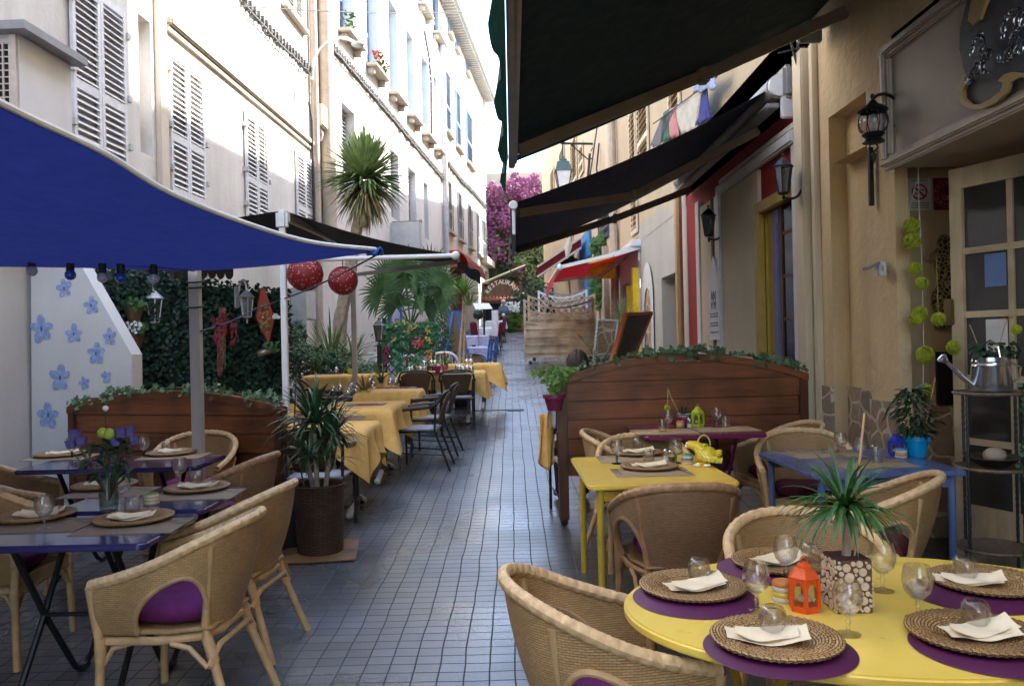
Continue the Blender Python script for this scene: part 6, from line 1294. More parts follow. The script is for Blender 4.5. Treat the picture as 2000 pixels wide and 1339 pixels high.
tU,zU=table('grey blue table with blue pot by the stone dado',2.03,4.77,.86,.92,BLUT,mat('blue_leg_paint',(.085,.12,.24),.4),legs='four',rz=R(1))
# ---------------------------------------------------------------- tableware
GLASS=glassm('clear_glass'); 
def wine_mesh(k=1.0):
    b=MB(); o=[(0,.0),(.036,0),(.036,.0025),(.012,.008),(.0055,.018),(.005,.03),(.009,.037),(.006,.045),(.006,.055),(.02,.062),(.036,.08),(.0435,.105),(.042,.13),(.035,.158)]
    i=[(.0335,.158),(.0405,.13),(.042,.105),(.034,.081),(.018,.065),(0,.0625)]; b.lathe([(r*k,z*k) for r,z in o+i],32); return b
def tumbler_mesh():
    b=MB(); b.lathe([(0,.078),(.02,.079),(.027,.076),(.034,.064),(.037,.045),(.035,.02),(.035,.0),(.0325,0),(.0325,.02),(.0345,.045),(.031,.06),(.022,.066),(0,.066)],32); return b
WG=wine_mesh().build('wine_glass',GLASS); TUMB=tumbler_mesh().build('tumbler',GLASS)
b=MB(); b.lathe([(0,0),(.028,0),(.034,.085),(.032,.085),(.026,.008),(0,.008)],28); TUP=b.build('tumbler',GLASS)
used=set()
def put(src,p,label,cat,group=None,rz=None,s=None):
    if src.name not in used: o=src; used.add(src.name)
    else: o=src.copy(); COL.objects.link(o); [dup(c_,parent=o) for c_ in list(src.children)]
    o.location=p; tag(o,label,cat,group)
    o.rotation_euler=(0,0,rz if rz is not None else rnd(0,6)); 
    if s: o.scale=(s,s,s)
    return o
CHM=weave('charger_weave',(.60,.36,.14),(.40,.215,.075),(.08,.04,.015),.02,.0085,1.0,.005,.0016,.3)
b=MB(); pr=[(0,.007),(.09,.007),(.104,.010),(.112,.017),(.14,.022),(.166,.021),(.172,.017),(.168,.011),(.14,.011),(.12,.006),(.1,.0),(0,0)]; b.lathe(pr,216)
for v in b.bm.verts:
    r_=hypot(v.co.x,v.co.y)
    if r_>.1 and v.co.z>.008: v.co.z+=.0016*sin(54*atan2(v.co.y,v.co.x)+60*r_)
    elif r_>.03 and v.co.z>.005: v.co.z+=.0007*sin(36*atan2(v.co.y,v.co.x)-80*r_)
CHG=b.build('charger_plate',CHM)
# raised woven ridges on the rim
nap=mat('napkin_paper',(.80,.67,.46),.8,vs=14,var=.06,bump=.1,bs=60); napy=mat('napkin_yellow',(.75,.45,.08),.8)
def napkin_mesh(seed,L=.21,Wd=.085):
    r_=random.Random(seed); b=MB()
    for k in range(3):
        sk=r_.uniform(-.02,.02); lift=r_.uniform(.012,.03); 
        def f(i,j,k=k,sk=sk,lift=lift):
            x=(i-.5)*L*(1-.12*k); w_=Wd*(1-.55*abs(2*i-1)**1.6*(.5+.25*k)); y=(j-.4)*w_+sk*i; z=.004+.0035*k+lift*(2*abs(i-.45))**2.2*(.5+.5*j)+.012*j*j*(1-abs(2*i-1))+.003*sin(i*9+j*5+k); return V((x,y,z))
        b.grid(f,14,8)
    return b
NAPS=[napkin_mesh(i).build('napkin',nap) for i in range(3)]
PAL=[(.36,.26,.16),(.14,.012,.10)]
MATR=weave('straw_placemat',(.46,.34,.2),(.40,.29,.17),(.27,.18,.1),.09,.006,.4,.0015,.0008,.12); MATG=weave('grey_placemat',(.30,.23,.17),(.26,.2,.14),(.16,.12,.08),.09,.006,.4,.0015,.0008,.12); MATP=weave('purple_placemat',(.11,.008,.075),(.10,.007,.07),(.05,.003,.035),.02,.008,.3,.0012,.0008,.1)
b=MB(); b.lathe([(0,.004),(.19,.004),(.193,.002),(.19,0),(0,0)],56); MR=b.build('round_placemat',MATP)
b=MB(); b.box((0,0,.0018),(.43,.29,.0036)); MS=b.build('placemat',MATR); b=MB(); b.box((0,0,.0018),(.43,.29,.0036)); MG=b.build('placemat',MATG)
# oval table settings
ZO=zO+.0005
OV=[((1353,1150),(1357,1168),'at the left end of the oval yellow table',(1362,1150),15),((1516,1253),(1521,1268),'at the near left side of the oval yellow table',(1498,1250),-8),((1905,1243),(1935,1266),'at the near right side of the oval yellow table',(1920,1243),6),((1927,1140),(1905,1160),'at the far right end of the oval yellow table',(1895,1140),-14),((1525,1102),(1510,1112),'behind the orange lantern on the oval yellow table',(1520,1098),25)]
for i,(pp_,mm,w_,npx,ang) in enumerate(OV):
    put(MR,onz(*mm,ZO),'round purple placemat '+w_,'placemat','round purple placemats'); put(CHG,onz(*pp_,ZO+.0045),'woven charger plate '+w_,'plate','woven charger plates'); put(NAPS[i%3],onz(npx[0],npx[1],ZO+.014),'cream napkin on the plate '+w_,'napkin','folded paper napkins',R(ang))
for u,v,l in((1478,1192,'wine glass left of the orange lantern on the oval yellow table'),(1657,1238,'wine glass in front of the log slice planter on the oval yellow table'),(1793,1207,'large wine glass right of the log slice planter'),(1724,1153,'wine glass just behind the log slice planter on its right'),(1535,1132,'wine glass behind the orange lantern at the far side')):
    put(WG,onz(u,v,ZO),l,'glass','wine glasses on the oval yellow table',s=.97 if u>1700 else .92)
for u,v,w_ in((1366,1135,'at the left end'),(1510,1238,'at the near left'),(1906,1226,'at the near right'),(1885,1132,'at the far right'),(1585,1102,'at the far side')):
    put(TUMB,onz(u,v,ZO+.013),'upside down tumbler on the woven plate %s of the oval yellow table'%w_,'glass','upturned tumblers')
# orange lantern
def paper_lantern_small(name,label,p,m,h,rz=.3):
    t=thing(name,label,'lantern',p,rz); k=h/.165; b=MB(); r=.047
    b.lathe([(0,0),(r,0),(r,.018),(r*.96,.018),(r*.96,.02),(0,.02)],6); b.lathe([(r*.97,.1),(r,.1),(r*1.08,.108),(r*.72,.128),(r*.5,.135),(r*.46,.145),(r*.2,.152),(0,.154)],6)
    for i in range(6):
        a0,a1=2*pi*i/6,2*pi*(i+1)/6; A_,B_=V((r*.97*cos(a0),r*.97*sin(a0),0)),V((r*.97*cos(a1),r*.97*sin(a1),0)); b.beam(A_+V((0,0,.015)),A_+V((0,0,.102)),.011,.011)
        arch=[]; n=10
        for q in range(n+1):
            x=.16+.68*q/n; z=.07+.026*(1-abs(2*q/n-1)**1.5); arch.append((x,z))
        for (x0,z0),(x1,z1) in zip(arch,arch[1:]):
            w0,w1=A_.lerp(B_,x0),A_.lerp(B_,x1); b.poly([w0+V((0,0,z0)),w1+V((0,0,z1)),w1+V((0,0,.102)),w0+V((0,0,.102))])
        for x in((0,.16),(.84,1)): w0,w1=A_.lerp(B_,x[0]),A_.lerp(B_,x[1]); b.poly([w0+V((0,0,.018)),w1+V((0,0,.018)),w1+V((0,0,.102)),w0+V((0,0,.102))])
    b.tube([V((.014*cos(w_),0,.158+.012*sin(w_))) for w_ in[2*pi*j/14 for j in range(14)]],.0022,5,close=True); b.T(Matrix.Scale(k,4)); b.build('body',m,t,smooth=False)
    b=MB(); b.lathe([(0,.03),(.018,.03),(.019,.045),(.012,.043),(0,.043)],16); b.T(Matrix.Scale(k,4)); b.build('tealight',mat('candle_wax',(.75,.75,.72),.5),t)
    b=MB()
    for i in range(6):
        a0,a1=2*pi*i/6,2*pi*(i+1)/6; A_,B_=V((r*.93*cos(a0),r*.93*sin(a0),0)),V((r*.93*cos(a1),r*.93*sin(a1),0)); b.poly([A_.lerp(B_,.1)+V((0,0,.02)),A_.lerp(B_,.9)+V((0,0,.02)),A_.lerp(B_,.9)+V((0,0,.098)),A_.lerp(B_,.1)+V((0,0,.098))])
    b.T(Matrix.Scale(k,4)); b.build('glass',glassm('frosted_pane',(.9,.9,.88),.25),t,smooth=False); return t
paper_lantern_small('candle_lantern','small orange metal candle lantern on the oval yellow table',onz(1572,1190,ZO),mat('orange_enamel',(.68,.085,.012),.4),.155,.25)
def striped_jar(label,p,h,r,cols,name='striped_jar',lid=None):
    t=thing(name,label,'jar',p); n=len(cols)
    for i,c in enumerate(cols): b=MB(); z0,z1=h*i/n,h*(i+1)/n; b.lathe([(0,z0),(r*.9,z0),(r,z0+(z1-z0)*.3),(r,z1-(z1-z0)*.3),(r*.92,z1),(0,z1)],20); b.build('band',gloss('jar_%d_%d_%d'%tuple(int(x*99) for x in c),c),t)
    if lid: b=MB(); b.lathe([(0,h+.004),(r*.8,h+.004),(r*.9,h-.002),(r*.9,h-.006)],18); b.build('lid',gloss('jar_lid_green',lid),t)
striped_jar('small round pot with yellow flowers on white and an orange rim beside the orange lantern',onz(1530,1172,ZO),.062,.034,[(.6,.56,.45),(.7,.5,.06),(.6,.56,.45),(.6,.2,.04)],'painted_pot')
def shaker(label,p,m=None):
    t=thing('shaker',label,'shaker',p); b=MB(); b.lathe([(0,0),(.019,0),(.021,.03),(.018,.055),(.0,.055)],14); b.build('body',GLASS,t); b=MB(); b.lathe([(.0185,.052),(.018,.066),(.01,.074),(0,.075)],14); b.build('cap',mat('steel',(.55,.55,.55),.25,metal=1),t); b=MB(); b.lathe([(0,.003),(.017,.003),(.018,.03),(0,.03)],12); b.build('salt',m or mat('salt',(.75,.75,.74),.9),t)
shaker('glass salt shaker between orange lantern and log slice planter',onz(1603,1168,ZO))
# planter with log slices
p=onz(1655,1186,ZO); LP=thing('log_slice_planter','square planter clad with round log slices on the oval yellow table','planter',p,R(2)); h=.155; w0=.105
b=MB(); b.box((0,0,h/2),(w0,w0,h),bev=.002); 
b.build('box',mat('planter_brown',(.12,.06,.03),.7),LP,smooth=False); b=MB(); b.box((0,0,h+.0015),(w0-.006,w0-.006,.003)); b.build('soil',mat('wine_liner',(.06,.012,.02),.6),LP,smooth=False)
b=MB(); rr=random.Random(4)
for f in range(4):
    cs=[]
    for tries in range(1600):
        r=rr.choice([.0165,.0145,.0125,.0105] if tries<120 else [.0115,.0095,.0075] if tries<500 else [.0095,.0075,.0055,.004]); x=rr.uniform(-w0/2+r*.8,w0/2-r*.8); z=rr.uniform(r*.9,h-r*.9)
        if all(hypot(x-a,z-c)>r+q+.0004 for a,c,q in cs): cs.append((x,z,r))
    m_=Matrix.Rotation(pi/2*f,4,'Z')
    b2=MB()
    for x,z,r in cs: b2.lathe([(0,.004),(r*.93,.0036),(r,.002),(r,-.001)],14); b2.bm.verts.ensure_lookup_table(); vs=b2.bm.verts[-(14*3+1):]; mm=m_@Matrix.Translation((x,-w0/2,z))@Matrix.Rotation(R(90),4,'X'); bmesh.ops.transform(b2.bm,matrix=mm,verts=vs)
    b.add(b2)
b.build('log_slices',mat('log_slice_cream',(.62,.5,.36),.7,vs=40,var=.15),LP)
DR=thing('dracaena','long leaved dracaena growing from the log slice planter','plant',p+V((0,0,h)))
b=MB(); b.tube([V((0,0,-.01)),V((.004,0,.09)),V((0,0,.17))],[.014,.012,.012],9,mod=lambda L_,a:1+.1*sin(L_*180)); b.build('stem',BARK,DR)
strap_plant(105,.21,.016,mat('leaf_dracaena_fresh',(.03,.10,.025),.38,var=.4,c2=(.07,.18,.045)),DR,'crown',(-20,78),.95,(0,0,.15),8,.4,.012)
b=MB(); b.tube([V((.03,.01,-.01)),V((.05,.03,.2)),V((.09,.06,.42))],.0035,5); b.tube([V((.02,-.01,.0)),V((.06,.02,.15)),V((.04,.03,.2))],.003,5); b.build('cane',mat('pale_cane',(.45,.3,.15),.7),DR)
# square yellow table
ZS=zS+.0005
for (pp_,mm,w_,npx,ang) in(((1268,913),(1272,922),'at the near side of the square yellow table',(1268,912),4),((1247,886),(1235,896),'at the far side of the square yellow table',(1247,884),2)):
    put(MS,onz(*mm,ZS),'beige straw placemat '+w_,'placemat','straw placemats',R(1)); put(CHG,onz(*pp_,ZS+.004),'round woven charger plate '+w_,'plate','woven charger plates',s=.98); put(NAPS[0],onz(npx[0],npx[1],ZS+.014),'folded cream napkin on the plate '+w_,'napkin','folded paper napkins',R(ang))
put(TUMB,onz(1267,902,ZS+.013),'upturned tumbler on the nearer plate of the square yellow table','glass','upturned tumblers'); put(TUMB,onz(1246,877,ZS+.013),'upturned tumbler on the farther plate of the square yellow table','glass','upturned tumblers')
GG=glassm('green_glass',(.1,.5,.15))
def green_wine(u,v,z,l):
    o=put(WG,onz(u,v,z),l,'glass','green stemmed wine glasses'); b=MB(); b.lathe([(0,.003),(.037,.0031),(.037,.0005),(0,.0005)],20); b.lathe([(.007,.01),(.0065,.03),(.0105,.037),(.0075,.045),(.007,.055)],12); b.build('green_stem',GG,o); return o
green_wine(1205,905,ZS,'green stemmed wine glass at the left of the square yellow table'); green_wine(1320,904,ZS,'green stemmed wine glass next to the bird jug')
shaker('salt shaker near the bird jug on the square yellow table',onz(1302,900,ZS)); shaker('pepper shaker right beside the salt on the square yellow table',onz(1312,902,ZS),mat('pepper',(.08,.06,.05),.9))
striped_jar('low striped pot in green and white left of the bird jug',onz(1343,905,ZS),.06,.036,[(.6,.56,.45),(.55,.3,.08),(.1,.2,.4),(.6,.58,.5),(.12,.4,.15)])
p=onz(1376,908,ZS); BJ=thing('bird_jug','yellow jug shaped like a crouching bird made of bananas with a hoop handle','jug',p,R(-8)); JY=gloss('banana_glaze',(.75,.55,.03),.2,.5); JG=gloss('green_glaze',(.3,.45,.05),.2,.5); JW=gloss('white_glaze',(.8,.78,.7),.2,.5)
b=MB(); b.ball((.01,0,.062),.058,3,(1.12,.85,.95)); b.lathe([(0,0),(.03,0),(.036,.012),(.03,.02)],16,(-.02,-.0,0)); b.tube([V((-.02,0,.09)),V((-.055,0,.118)),V((-.085,0,.122)),V((-.1,0,.112))],[.04,.03,.024,.014],12); b.tube([V((.06,0,.06)),V((.09,0,.075)),V((.098,0,.09))],[.03,.02,.008],10); b.build('body',JY,BJ)
b=MB()
for k in range(5):
    b.tube([V((-.055+.022*k,-.035-.012*sin(k),.105-.012*k)),V((-.035+.024*k,-.058,.07-.006*k)),V((.0+.022*k,-.055,.04-.003*k)),V((.05+.012*k,-.04,.035+.004*k))],[.006,.014,.014,.005],8)
b.build('banana_fingers',gloss('banana_glaze_light',(.8,.62,.08),.2,.5),BJ)
b=MB()
for k in range(4): b.tube([V((-.045+.022*k,-.044,.092-.011*k)),V((-.022+.024*k,-.067,.058-.006*k)),V((.015+.022*k,-.062,.03-.003*k))],.004,6)
b.ball((0,0,.12),.02,2,(1.4,1,.5)); b.build('green_seams',JG,BJ)
b=MB(); b.ball((-.102,0,.113),.012,2); b.ball((-.098,0,.13),.009,2); b.ball((-.045,-.05,.008),.018,2,(1.3,1,.5)); b.ball((.01,-.055,.008),.018,2,(1.3,1,.5)); b.build('white_tips',JW,BJ)
b=MB(); b.tube([V((-.032+.0*k+.036*(1-cos(t))-.004,0,.115+.062*sin(t)**.8+.02*(t/pi)*0)) for k,t in enumerate([pi*q/16 for q in range(17)])],.0045,7); b.build('handle',mat('cane_handle',(.5,.4,.15),.5),BJ)
STL=mat('steel',(.55,.55,.55),.25,metal=1)
def fork(p,rz,l):
    b=MB(); b.box((0,-.04,.002),(.012,.1,.003)); b.box((0,.03,.003),(.006,.06,.003))
    for i in range(4): b.box((-.009+.006*i,.085,.003),(.003,.045,.002))
    b.box((0,.062,.003),(.022,.012,.002)); tag(b.build('fork',STL,smooth=False,loc=p),l,'fork').rotation_euler=(0,0,rz)
def knife(p,rz,l):
    b=MB(); b.box((0,-.05,.003),(.014,.09,.006),bev=.002); b.prism([(-.008,-.005),(.008,-.005),(.008,.085),(.002,.1),(-.006,.08)],.002,Matrix.Translation((0,0,.003))@Matrix.Rotation(R(-90),4,'X')); tag(b.build('knife',STL,smooth=False,loc=p),l,'knife').rotation_euler=(0,0,rz)
fork(onz(1207,922,ZS+.004),.06,'steel fork left of the nearer plate on the square yellow table'); knife(onz(1337,921,ZS+.004),.25,'steel knife right of the nearer plate on the square yellow table')
# wine red table
ZW=zW+.0005
for (u,v,w_,nx) in((1296,843,'left',(1292,842)),(1416,838,'right',(1427,836))):
    put(MS,onz(u,v,ZW),'beige placemat on the %s half of the wine red table'%w_,'placemat','straw placemats',R(3)); b=MB(); flat(b,[(-.08,-.03),(.09,-.035),(.06,.03),(-.05,.03)],.006,.004); tag(b.build('napkin',napy,loc=onz(nx[0],nx[1],ZW+.003)),'flat yellow napkin on the %s placemat of the wine red table'%w_,'napkin')
    put(WG,onz(1305 if w_=='left' else 1400,840 if w_=='left' else 834,ZW+.004),'wine glass standing on the %s placemat of the wine red table'%w_,'glass','wine glasses on the wine red table'); put(TUP,onz(1294 if w_=='left' else 1418,843 if w_=='left' else 836,ZW+.004),'straight tumbler on the %s placemat of the wine red table'%w_,'glass')
p=onz(1337,830,ZW); t=thing('zebra_pot','small dark pink pot with a black and white collar and a bare twig','potted plant',p); b=MB(); pot(b,.03,.042,.075); b.build('pot',gloss('pink_pot',(.25,.012,.09)),t); b=MB(); b.lathe([(.044,.065),(.058,.068),(.06,.09),(.046,.092)],28); b.build('collar',weave('zebra_cloth',(.6,.6,.58),(.02,.02,.02),(.02,.02,.02),.02,.03,.1,.001,.004),t); strap_plant(14,.12,.012,LDK,t,'leaves',(30,85),.4,(0,0,.08),4)
b=MB(); b.tube([V((-.02,0,.05)),V((-.09,.01,.2)),V((-.115,.01,.27)),V((-.12,0,.28)),V((-.125,-.01,.2)),V((-.13,-.01,.15))],.004,6); b.build('twig',mat('twisted_twig',(.45,.3,.15),.8),t)
def string_ball(b,c,r,n=16,seed=0,tr=.0035):
    q=random.Random(seed)
    for i in range(n):
        ax=V((q.uniform(-1,1),q.uniform(-1,1),q.uniform(-1,1))).normalized(); x_,y_=frame_of(ax); rr=r*q.uniform(.9,1.02); off=ax*q.uniform(-.25,.25)*r; k=sqrt(max(.2,1-(off.length/r)**2)); b.tube([c+off+(x_*cos(w_)+y_*sin(w_))*rr*k for w_ in[2*pi*j/16 for j in range(16)]],tr,4,close=True)
LIME=mat('lime_string',(.42,.48,.03),.8,vs=40,var=.3,transl=.2)
b=MB(); string_ball(b,V((-.13,-.01,.135)),.022,10,3,.0028); b.build('lime_ball',LIME,t)
paper_lantern_small('candle_lantern','small lime green candle lantern on the wine red table',onz(1363,832,ZW),mat('lime_enamel',(.4,.5,.03),.4),.16,.5)
shaker('shaker set in front of the lime green lantern',onz(1347,835,ZW)); striped_jar('small orange striped pot beside the pink pot on the wine red table',onz(1329,833,ZW),.045,.03,[(.5,.3,.08),(.55,.5,.3),(.55,.25,.05)])
# blue table
ZU=zU+.0005
put(MS,onz(1607,887,ZU),'beige placemat at the far side of the blue table','placemat','straw placemats',R(4)); put(MS,onz(1700,906,ZU),'beige placemat at the near side of the blue table','placemat','straw placemats',R(4))
for u,v,l in((1642,890,'wine glass standing at the back of the blue table'),(1680,902,'wine glass in the middle of the blue table')): put(WG,onz(u,v,ZU+.004),l,'glass','wine glasses on the blue table')
put(TUP,onz(1714,902,ZU+.004),'tumbler beside the near placemat of the blue table','glass'); shaker('pepper mill with a black cap on the blue table',onz(1708,892,ZU),mat('pepper',(.08,.06,.05),.9))
b=MB(); b.lathe([(0,0),(.05,0),(.055,.03),(.05,.032),(.044,.01),(0,.01)],24); tag(b.build('ashtray',GLASS,loc=onz(1622,886,ZU)),'round glass ashtray on the far placemat of the blue table','ashtray')
paper_lantern_small('candle_lantern','small ultramarine candle lantern in front of the stone dado on the blue table',onz(1750,890,ZU),mat('ultramarine_enamel',(.03,.04,.35),.4),.15,.2)
striped_jar('small pot striped blue, yellow and white beside the blue flowerpot',onz(1760,893,ZU),.058,.036,[(.5,.5,.45),(.5,.2,.1),(.5,.42,.2),(.6,.58,.5),(.1,.25,.5)])
p=onz(1790,890,ZU); t=thing('blue_flowerpot','bright blue flowerpot with a dark leafy weeping plant on the blue table','potted plant',p); b=MB(); pot(b,.052,.07,.125); b.build('pot',gloss('cyan_pot',(.0,.24,.5),.3),t)
b=MB()
for k in range(9): a=k*.7; pts=[V((0,0,.1)),V((cos(a)*.03,sin(a)*.03,.25)),V((cos(a)*.08,sin(a)*.07,.36+.05*sin(k*3)))]; b.tube(pts,[.004,.003,.002],5)
b.build('stem',BARK,t); b=MB()
for _ in range(260):
    a=rnd(0,6.28); z=rnd(.13,.42); rr=.11*(1-abs(z-.26)/.22)**.5 if abs(z-.26)<.22 else .02; c=V((cos(a)*rr*rnd(.3,1.1)-.02*(z>.3),sin(a)*rr*rnd(.3,1.1),z)); b.blade(c,(cos(a)*.8,sin(a)*.8,rnd(-.7,.1)),rnd(.05,.085),.026,.4,3)
for k in range(12): c=V((-.05-.012*k,.0,.40-.004*k*k*.3)); b.blade(c,(-.4,rnd(-.4,.4),-.7),.07,.022,.3,3)
b.build('foliage',mat('ficus_leaf',(.012,.035,.012),.35,var=.5,vs=20,c2=(.03,.075,.02)),t)
b=MB(); b.tube([V((-.075,.01,.05)),V((-.08,0,.3))],.004,5); b.tube([V((.03,-.02,.1)),V((.11,-.03,.48))],.004,5); b.build('cane',mat('pink_cane',(.5,.25,.17),.7),t)
b=MB(); b.blade(V((-.02,-.06,.42)),(1,.1,.3),.07,.03,.2,3); b.blade(V((.0,-.06,.42)),(.8,-.3,.8),.06,.03,.2,3); b.build('blue_bow',mat('bow_blue',(.03,.2,.45),.5),t)
# purple tables
def setting(z,plate,matp,npx,w_,rz=0,m=None,s=1,i=0):
    put(m or MG,onz(*matp,z),'straw placemat '+w_,'placemat','straw placemats',rz); put(CHG,onz(*plate,z+.004),'woven charger plate '+w_,'plate','woven charger plates',s=s); put(NAPS[i],onz(npx[0],npx[1],z+.014),'cream paper napkin '+w_,'napkin','folded paper napkins',R(rnd(-20,25)))
setting(zA_,(262,1015),(262,1028),(258,1013),'at the right of the nearest purple table',R(2),i=1); setting(zA_,(70,1010),(80,1026),(75,1008),'at the left of the nearest purple table',R(2),i=2)
setting(zB_,(385,955),(385,966),(385,953),'at the right of the second purple table',R(2),i=0); setting(zB_,(205,950),(215,962),(205,948),'behind the flower vase on the second purple table',R(2),i=1)
setting(zC_,(335,886),(340,891),(335,884),'at the right end of the far purple table',R(2),m=MS,i=2); setting(zC_,(118,889),(120,893),(122,887),'at the left end of the far purple table',R(2),m=MS,i=0)
for u,v,z,l in((87,1032,zA_,'wine glass on the left placemat of the nearest purple table'),(352,943,zB_,'wine glass standing behind the right plate of the second purple table'),(238,984,zA_,'wine glass right of the flower vase on the purple tables')): put(WG,onz(u,v,z+.004),l,'glass','wine glasses on the purple tables')
green_wine(281,893,zC_,'green stemmed wine glass in the middle of the far purple table'); green_wine(141,895,zC_,'green stemmed wine glass at the left of the far purple table')
for u,v,z,l in((258,1002,zA_,'upturned tumbler on the right plate of the nearest purple table'),(383,947,zB_,'upturned tumbler on the right plate of the second purple table'),(326,880,zC_,'upturned tumbler on the right plate of the far purple table')): put(TUMB,onz(u,v,z+.013),l,'glass','upturned tumblers')
striped_jar('pale pot with yellow dots and green lid on the second purple table',onz(296,984,zB_),.05,.038,[(.5,.42,.33),(.55,.45,.25),(.5,.42,.33)],'painted_pot',(.12,.3,.04))
p=onz(213,996,zB_); VS=thing('flower_vase','glass vase with violet roses and a green bud on the purple tables','vase',p); b=MB(); b.lathe([(0,0),(.038,0),(.042,.02),(.045,.08),(.034,.15),(.038,.175),(.035,.175),(.031,.15),(.041,.08),(.038,.025),(0,.015)],24); b.build('vase',glassm('smoke_glass',(.75,.8,.78)),VS)
b=MB(); g=MB(); gr=MB()
def rose(c,r,d):
    ro=MB()
    for k in range(26):
        t=k*2.4; f=k/26; rr=r*(.15+.85*f); n_=(V((cos(t),sin(t),.35-.2*f))+d*.4).normalized(); x_=V((0,0,1)).cross(n_).normalized(); q=c+V((cos(t),sin(t),0))*rr*.75; 
        ro.grid(lambda i,j:q+x_*(i-.5)*rr*1.25+V((0,0,(j-.5)*r*1.15+.1*r*(1-f)))+n_*(.28*rr*(2*j-1)**2*(1 if j>.5 else -.6)-.3*rr*(2*i-1)**2),3,3)
    ro.build('rose',mat('violet_petal',(.15,.12,.36),.7,var=.3,vs=20,transl=.2),VS)
for u,v,r in((146,848,.035),(158,862,.033),(138,868,.03),(236,845,.034),(252,842,.034),(262,860,.03),(226,862,.03)): c=onz(u,v,0) if False else P(u,v,p.y-.02+rnd(-.04,.05))-p; rose(c,r,V((0,-1,.2))); b.tube([V((0,0,.05)),V((c.x*.4,c.y*.4,.17)),c-V((0,0,r))],.003,5)
for (u,v) in((205,800),(210,845),(200,860),(240,905),(236,880)): c=P(u,v,p.y-.05)-p; b.tube([V((0,0,.05)),c*.5,c],.0028,5)
for (u,v,r) in((200,845,.024),(213,847,.026)): gr.ball(P(u,v,p.y-.06)-p,r,2,(1,1,1.1))
for _ in range(80): g.blade(V((rnd(-.1,.1),rnd(-.06,.06),rnd(.14,.33))),(rnd(-1,1),rnd(-1,1),rnd(-.3,.7)),rnd(.05,.1),.03,.5,4)
b.build('stems',LDK,VS); g.build('foliage',LDK,VS); gr.build('green_bud',mat('lime_bud',(.3,.4,.05),.6),VS); b=MB(); b.ball(P(206,797,p.y-.05)-p,.014,2); b.build('white_bud',mat('white_petals',(.75,.75,.72),.6),VS)
# ================================================================ orange restaurant terrace
ORC=mat('orange_damask_cloth',(.84,.49,.14),.8,vs=16,var=.12,bump=.12,bs=70,transl=.12)
MB_=mat('woven_brown',(.10,.05,.022),.6,vs=30,var=.35,bump=.4,bs=160); BTUB=mat('black_tube',(.018,.018,.02),.35); SEATM=mat('pale_seat',(.32,.32,.36),.5); WOODA=mat('dark_arm_wood',(.06,.04,.03),.4)
def bistro(label,x,y,deg):
    t=thing('bistro_chair',label,'chair',PAIR(x,y),R(deg),'black tube bistro chairs')
    hoop=[(.235,.20,.0),(.235,.2,.62),(.24,.15,.655),(.25,-.1,.675),(.245,-.2,.72),(.2,-.275,.81),(0,-.315,.845)]; H=[V(p) for p in hoop]+[V((-p[0],p[1],p[2])) for p in hoop[-2::-1]]
    b=MB(); b.tube([cat(H,i/70) for i in range(71)],.013,8); b.build('hoop_frame',BTUB,t)
    for s in(1,-1):
        b=MB(); b.tube([V((.225*s,-.2,.71)),V((.215*s,-.18,.43)),V((.225*s,-.34,0))],.013,8); b.build('leg',BTUB,t)
        b=MB(); b.tube([V((.245*s,.17,.665)),V((.252*s,.0,.682)),V((.25*s,-.13,.695))],[.016,.02,.016],8); b.build('armrest',WOODA,t)
    b=MB()
    def bk(i,j):
        a=(2*i-1); z=.50+(.83-.5)*j; w=.13+.085*j**.7; top=1-abs(a)**3*.08*j; return V((a*w,-.2-.1*j-.03*(1-a*a)+.03*a*a*0,z*top))
    b.grid(bk,14,10,.4,.34); b.build('woven_back',weave('bistro_weave',(.26,.135,.06),(.19,.095,.042),(.05,.025,.012),.02,.012,.7,.004,.002),t,solid=.012)
    b=MB(); b.grid(lambda i,j:V(((2*i-1)*.22,-.2+.42*j,.445)),4,4); b.build('seat',SEATM,t,solid=.02)
    b=MB(); b.tube([V((.225,.2,.42)),V((-.225,.2,.42)),V((-.215,-.19,.42)),V((.215,-.19,.42))],.011,6,close=True); b.tube([V((.22,-.29,.17)),V((.23,.2,.2))],.008,6); b.tube([V((-.22,-.29,.17)),V((-.23,.2,.2))],.008,6); b.build('seat_rail',BTUB,t); return t
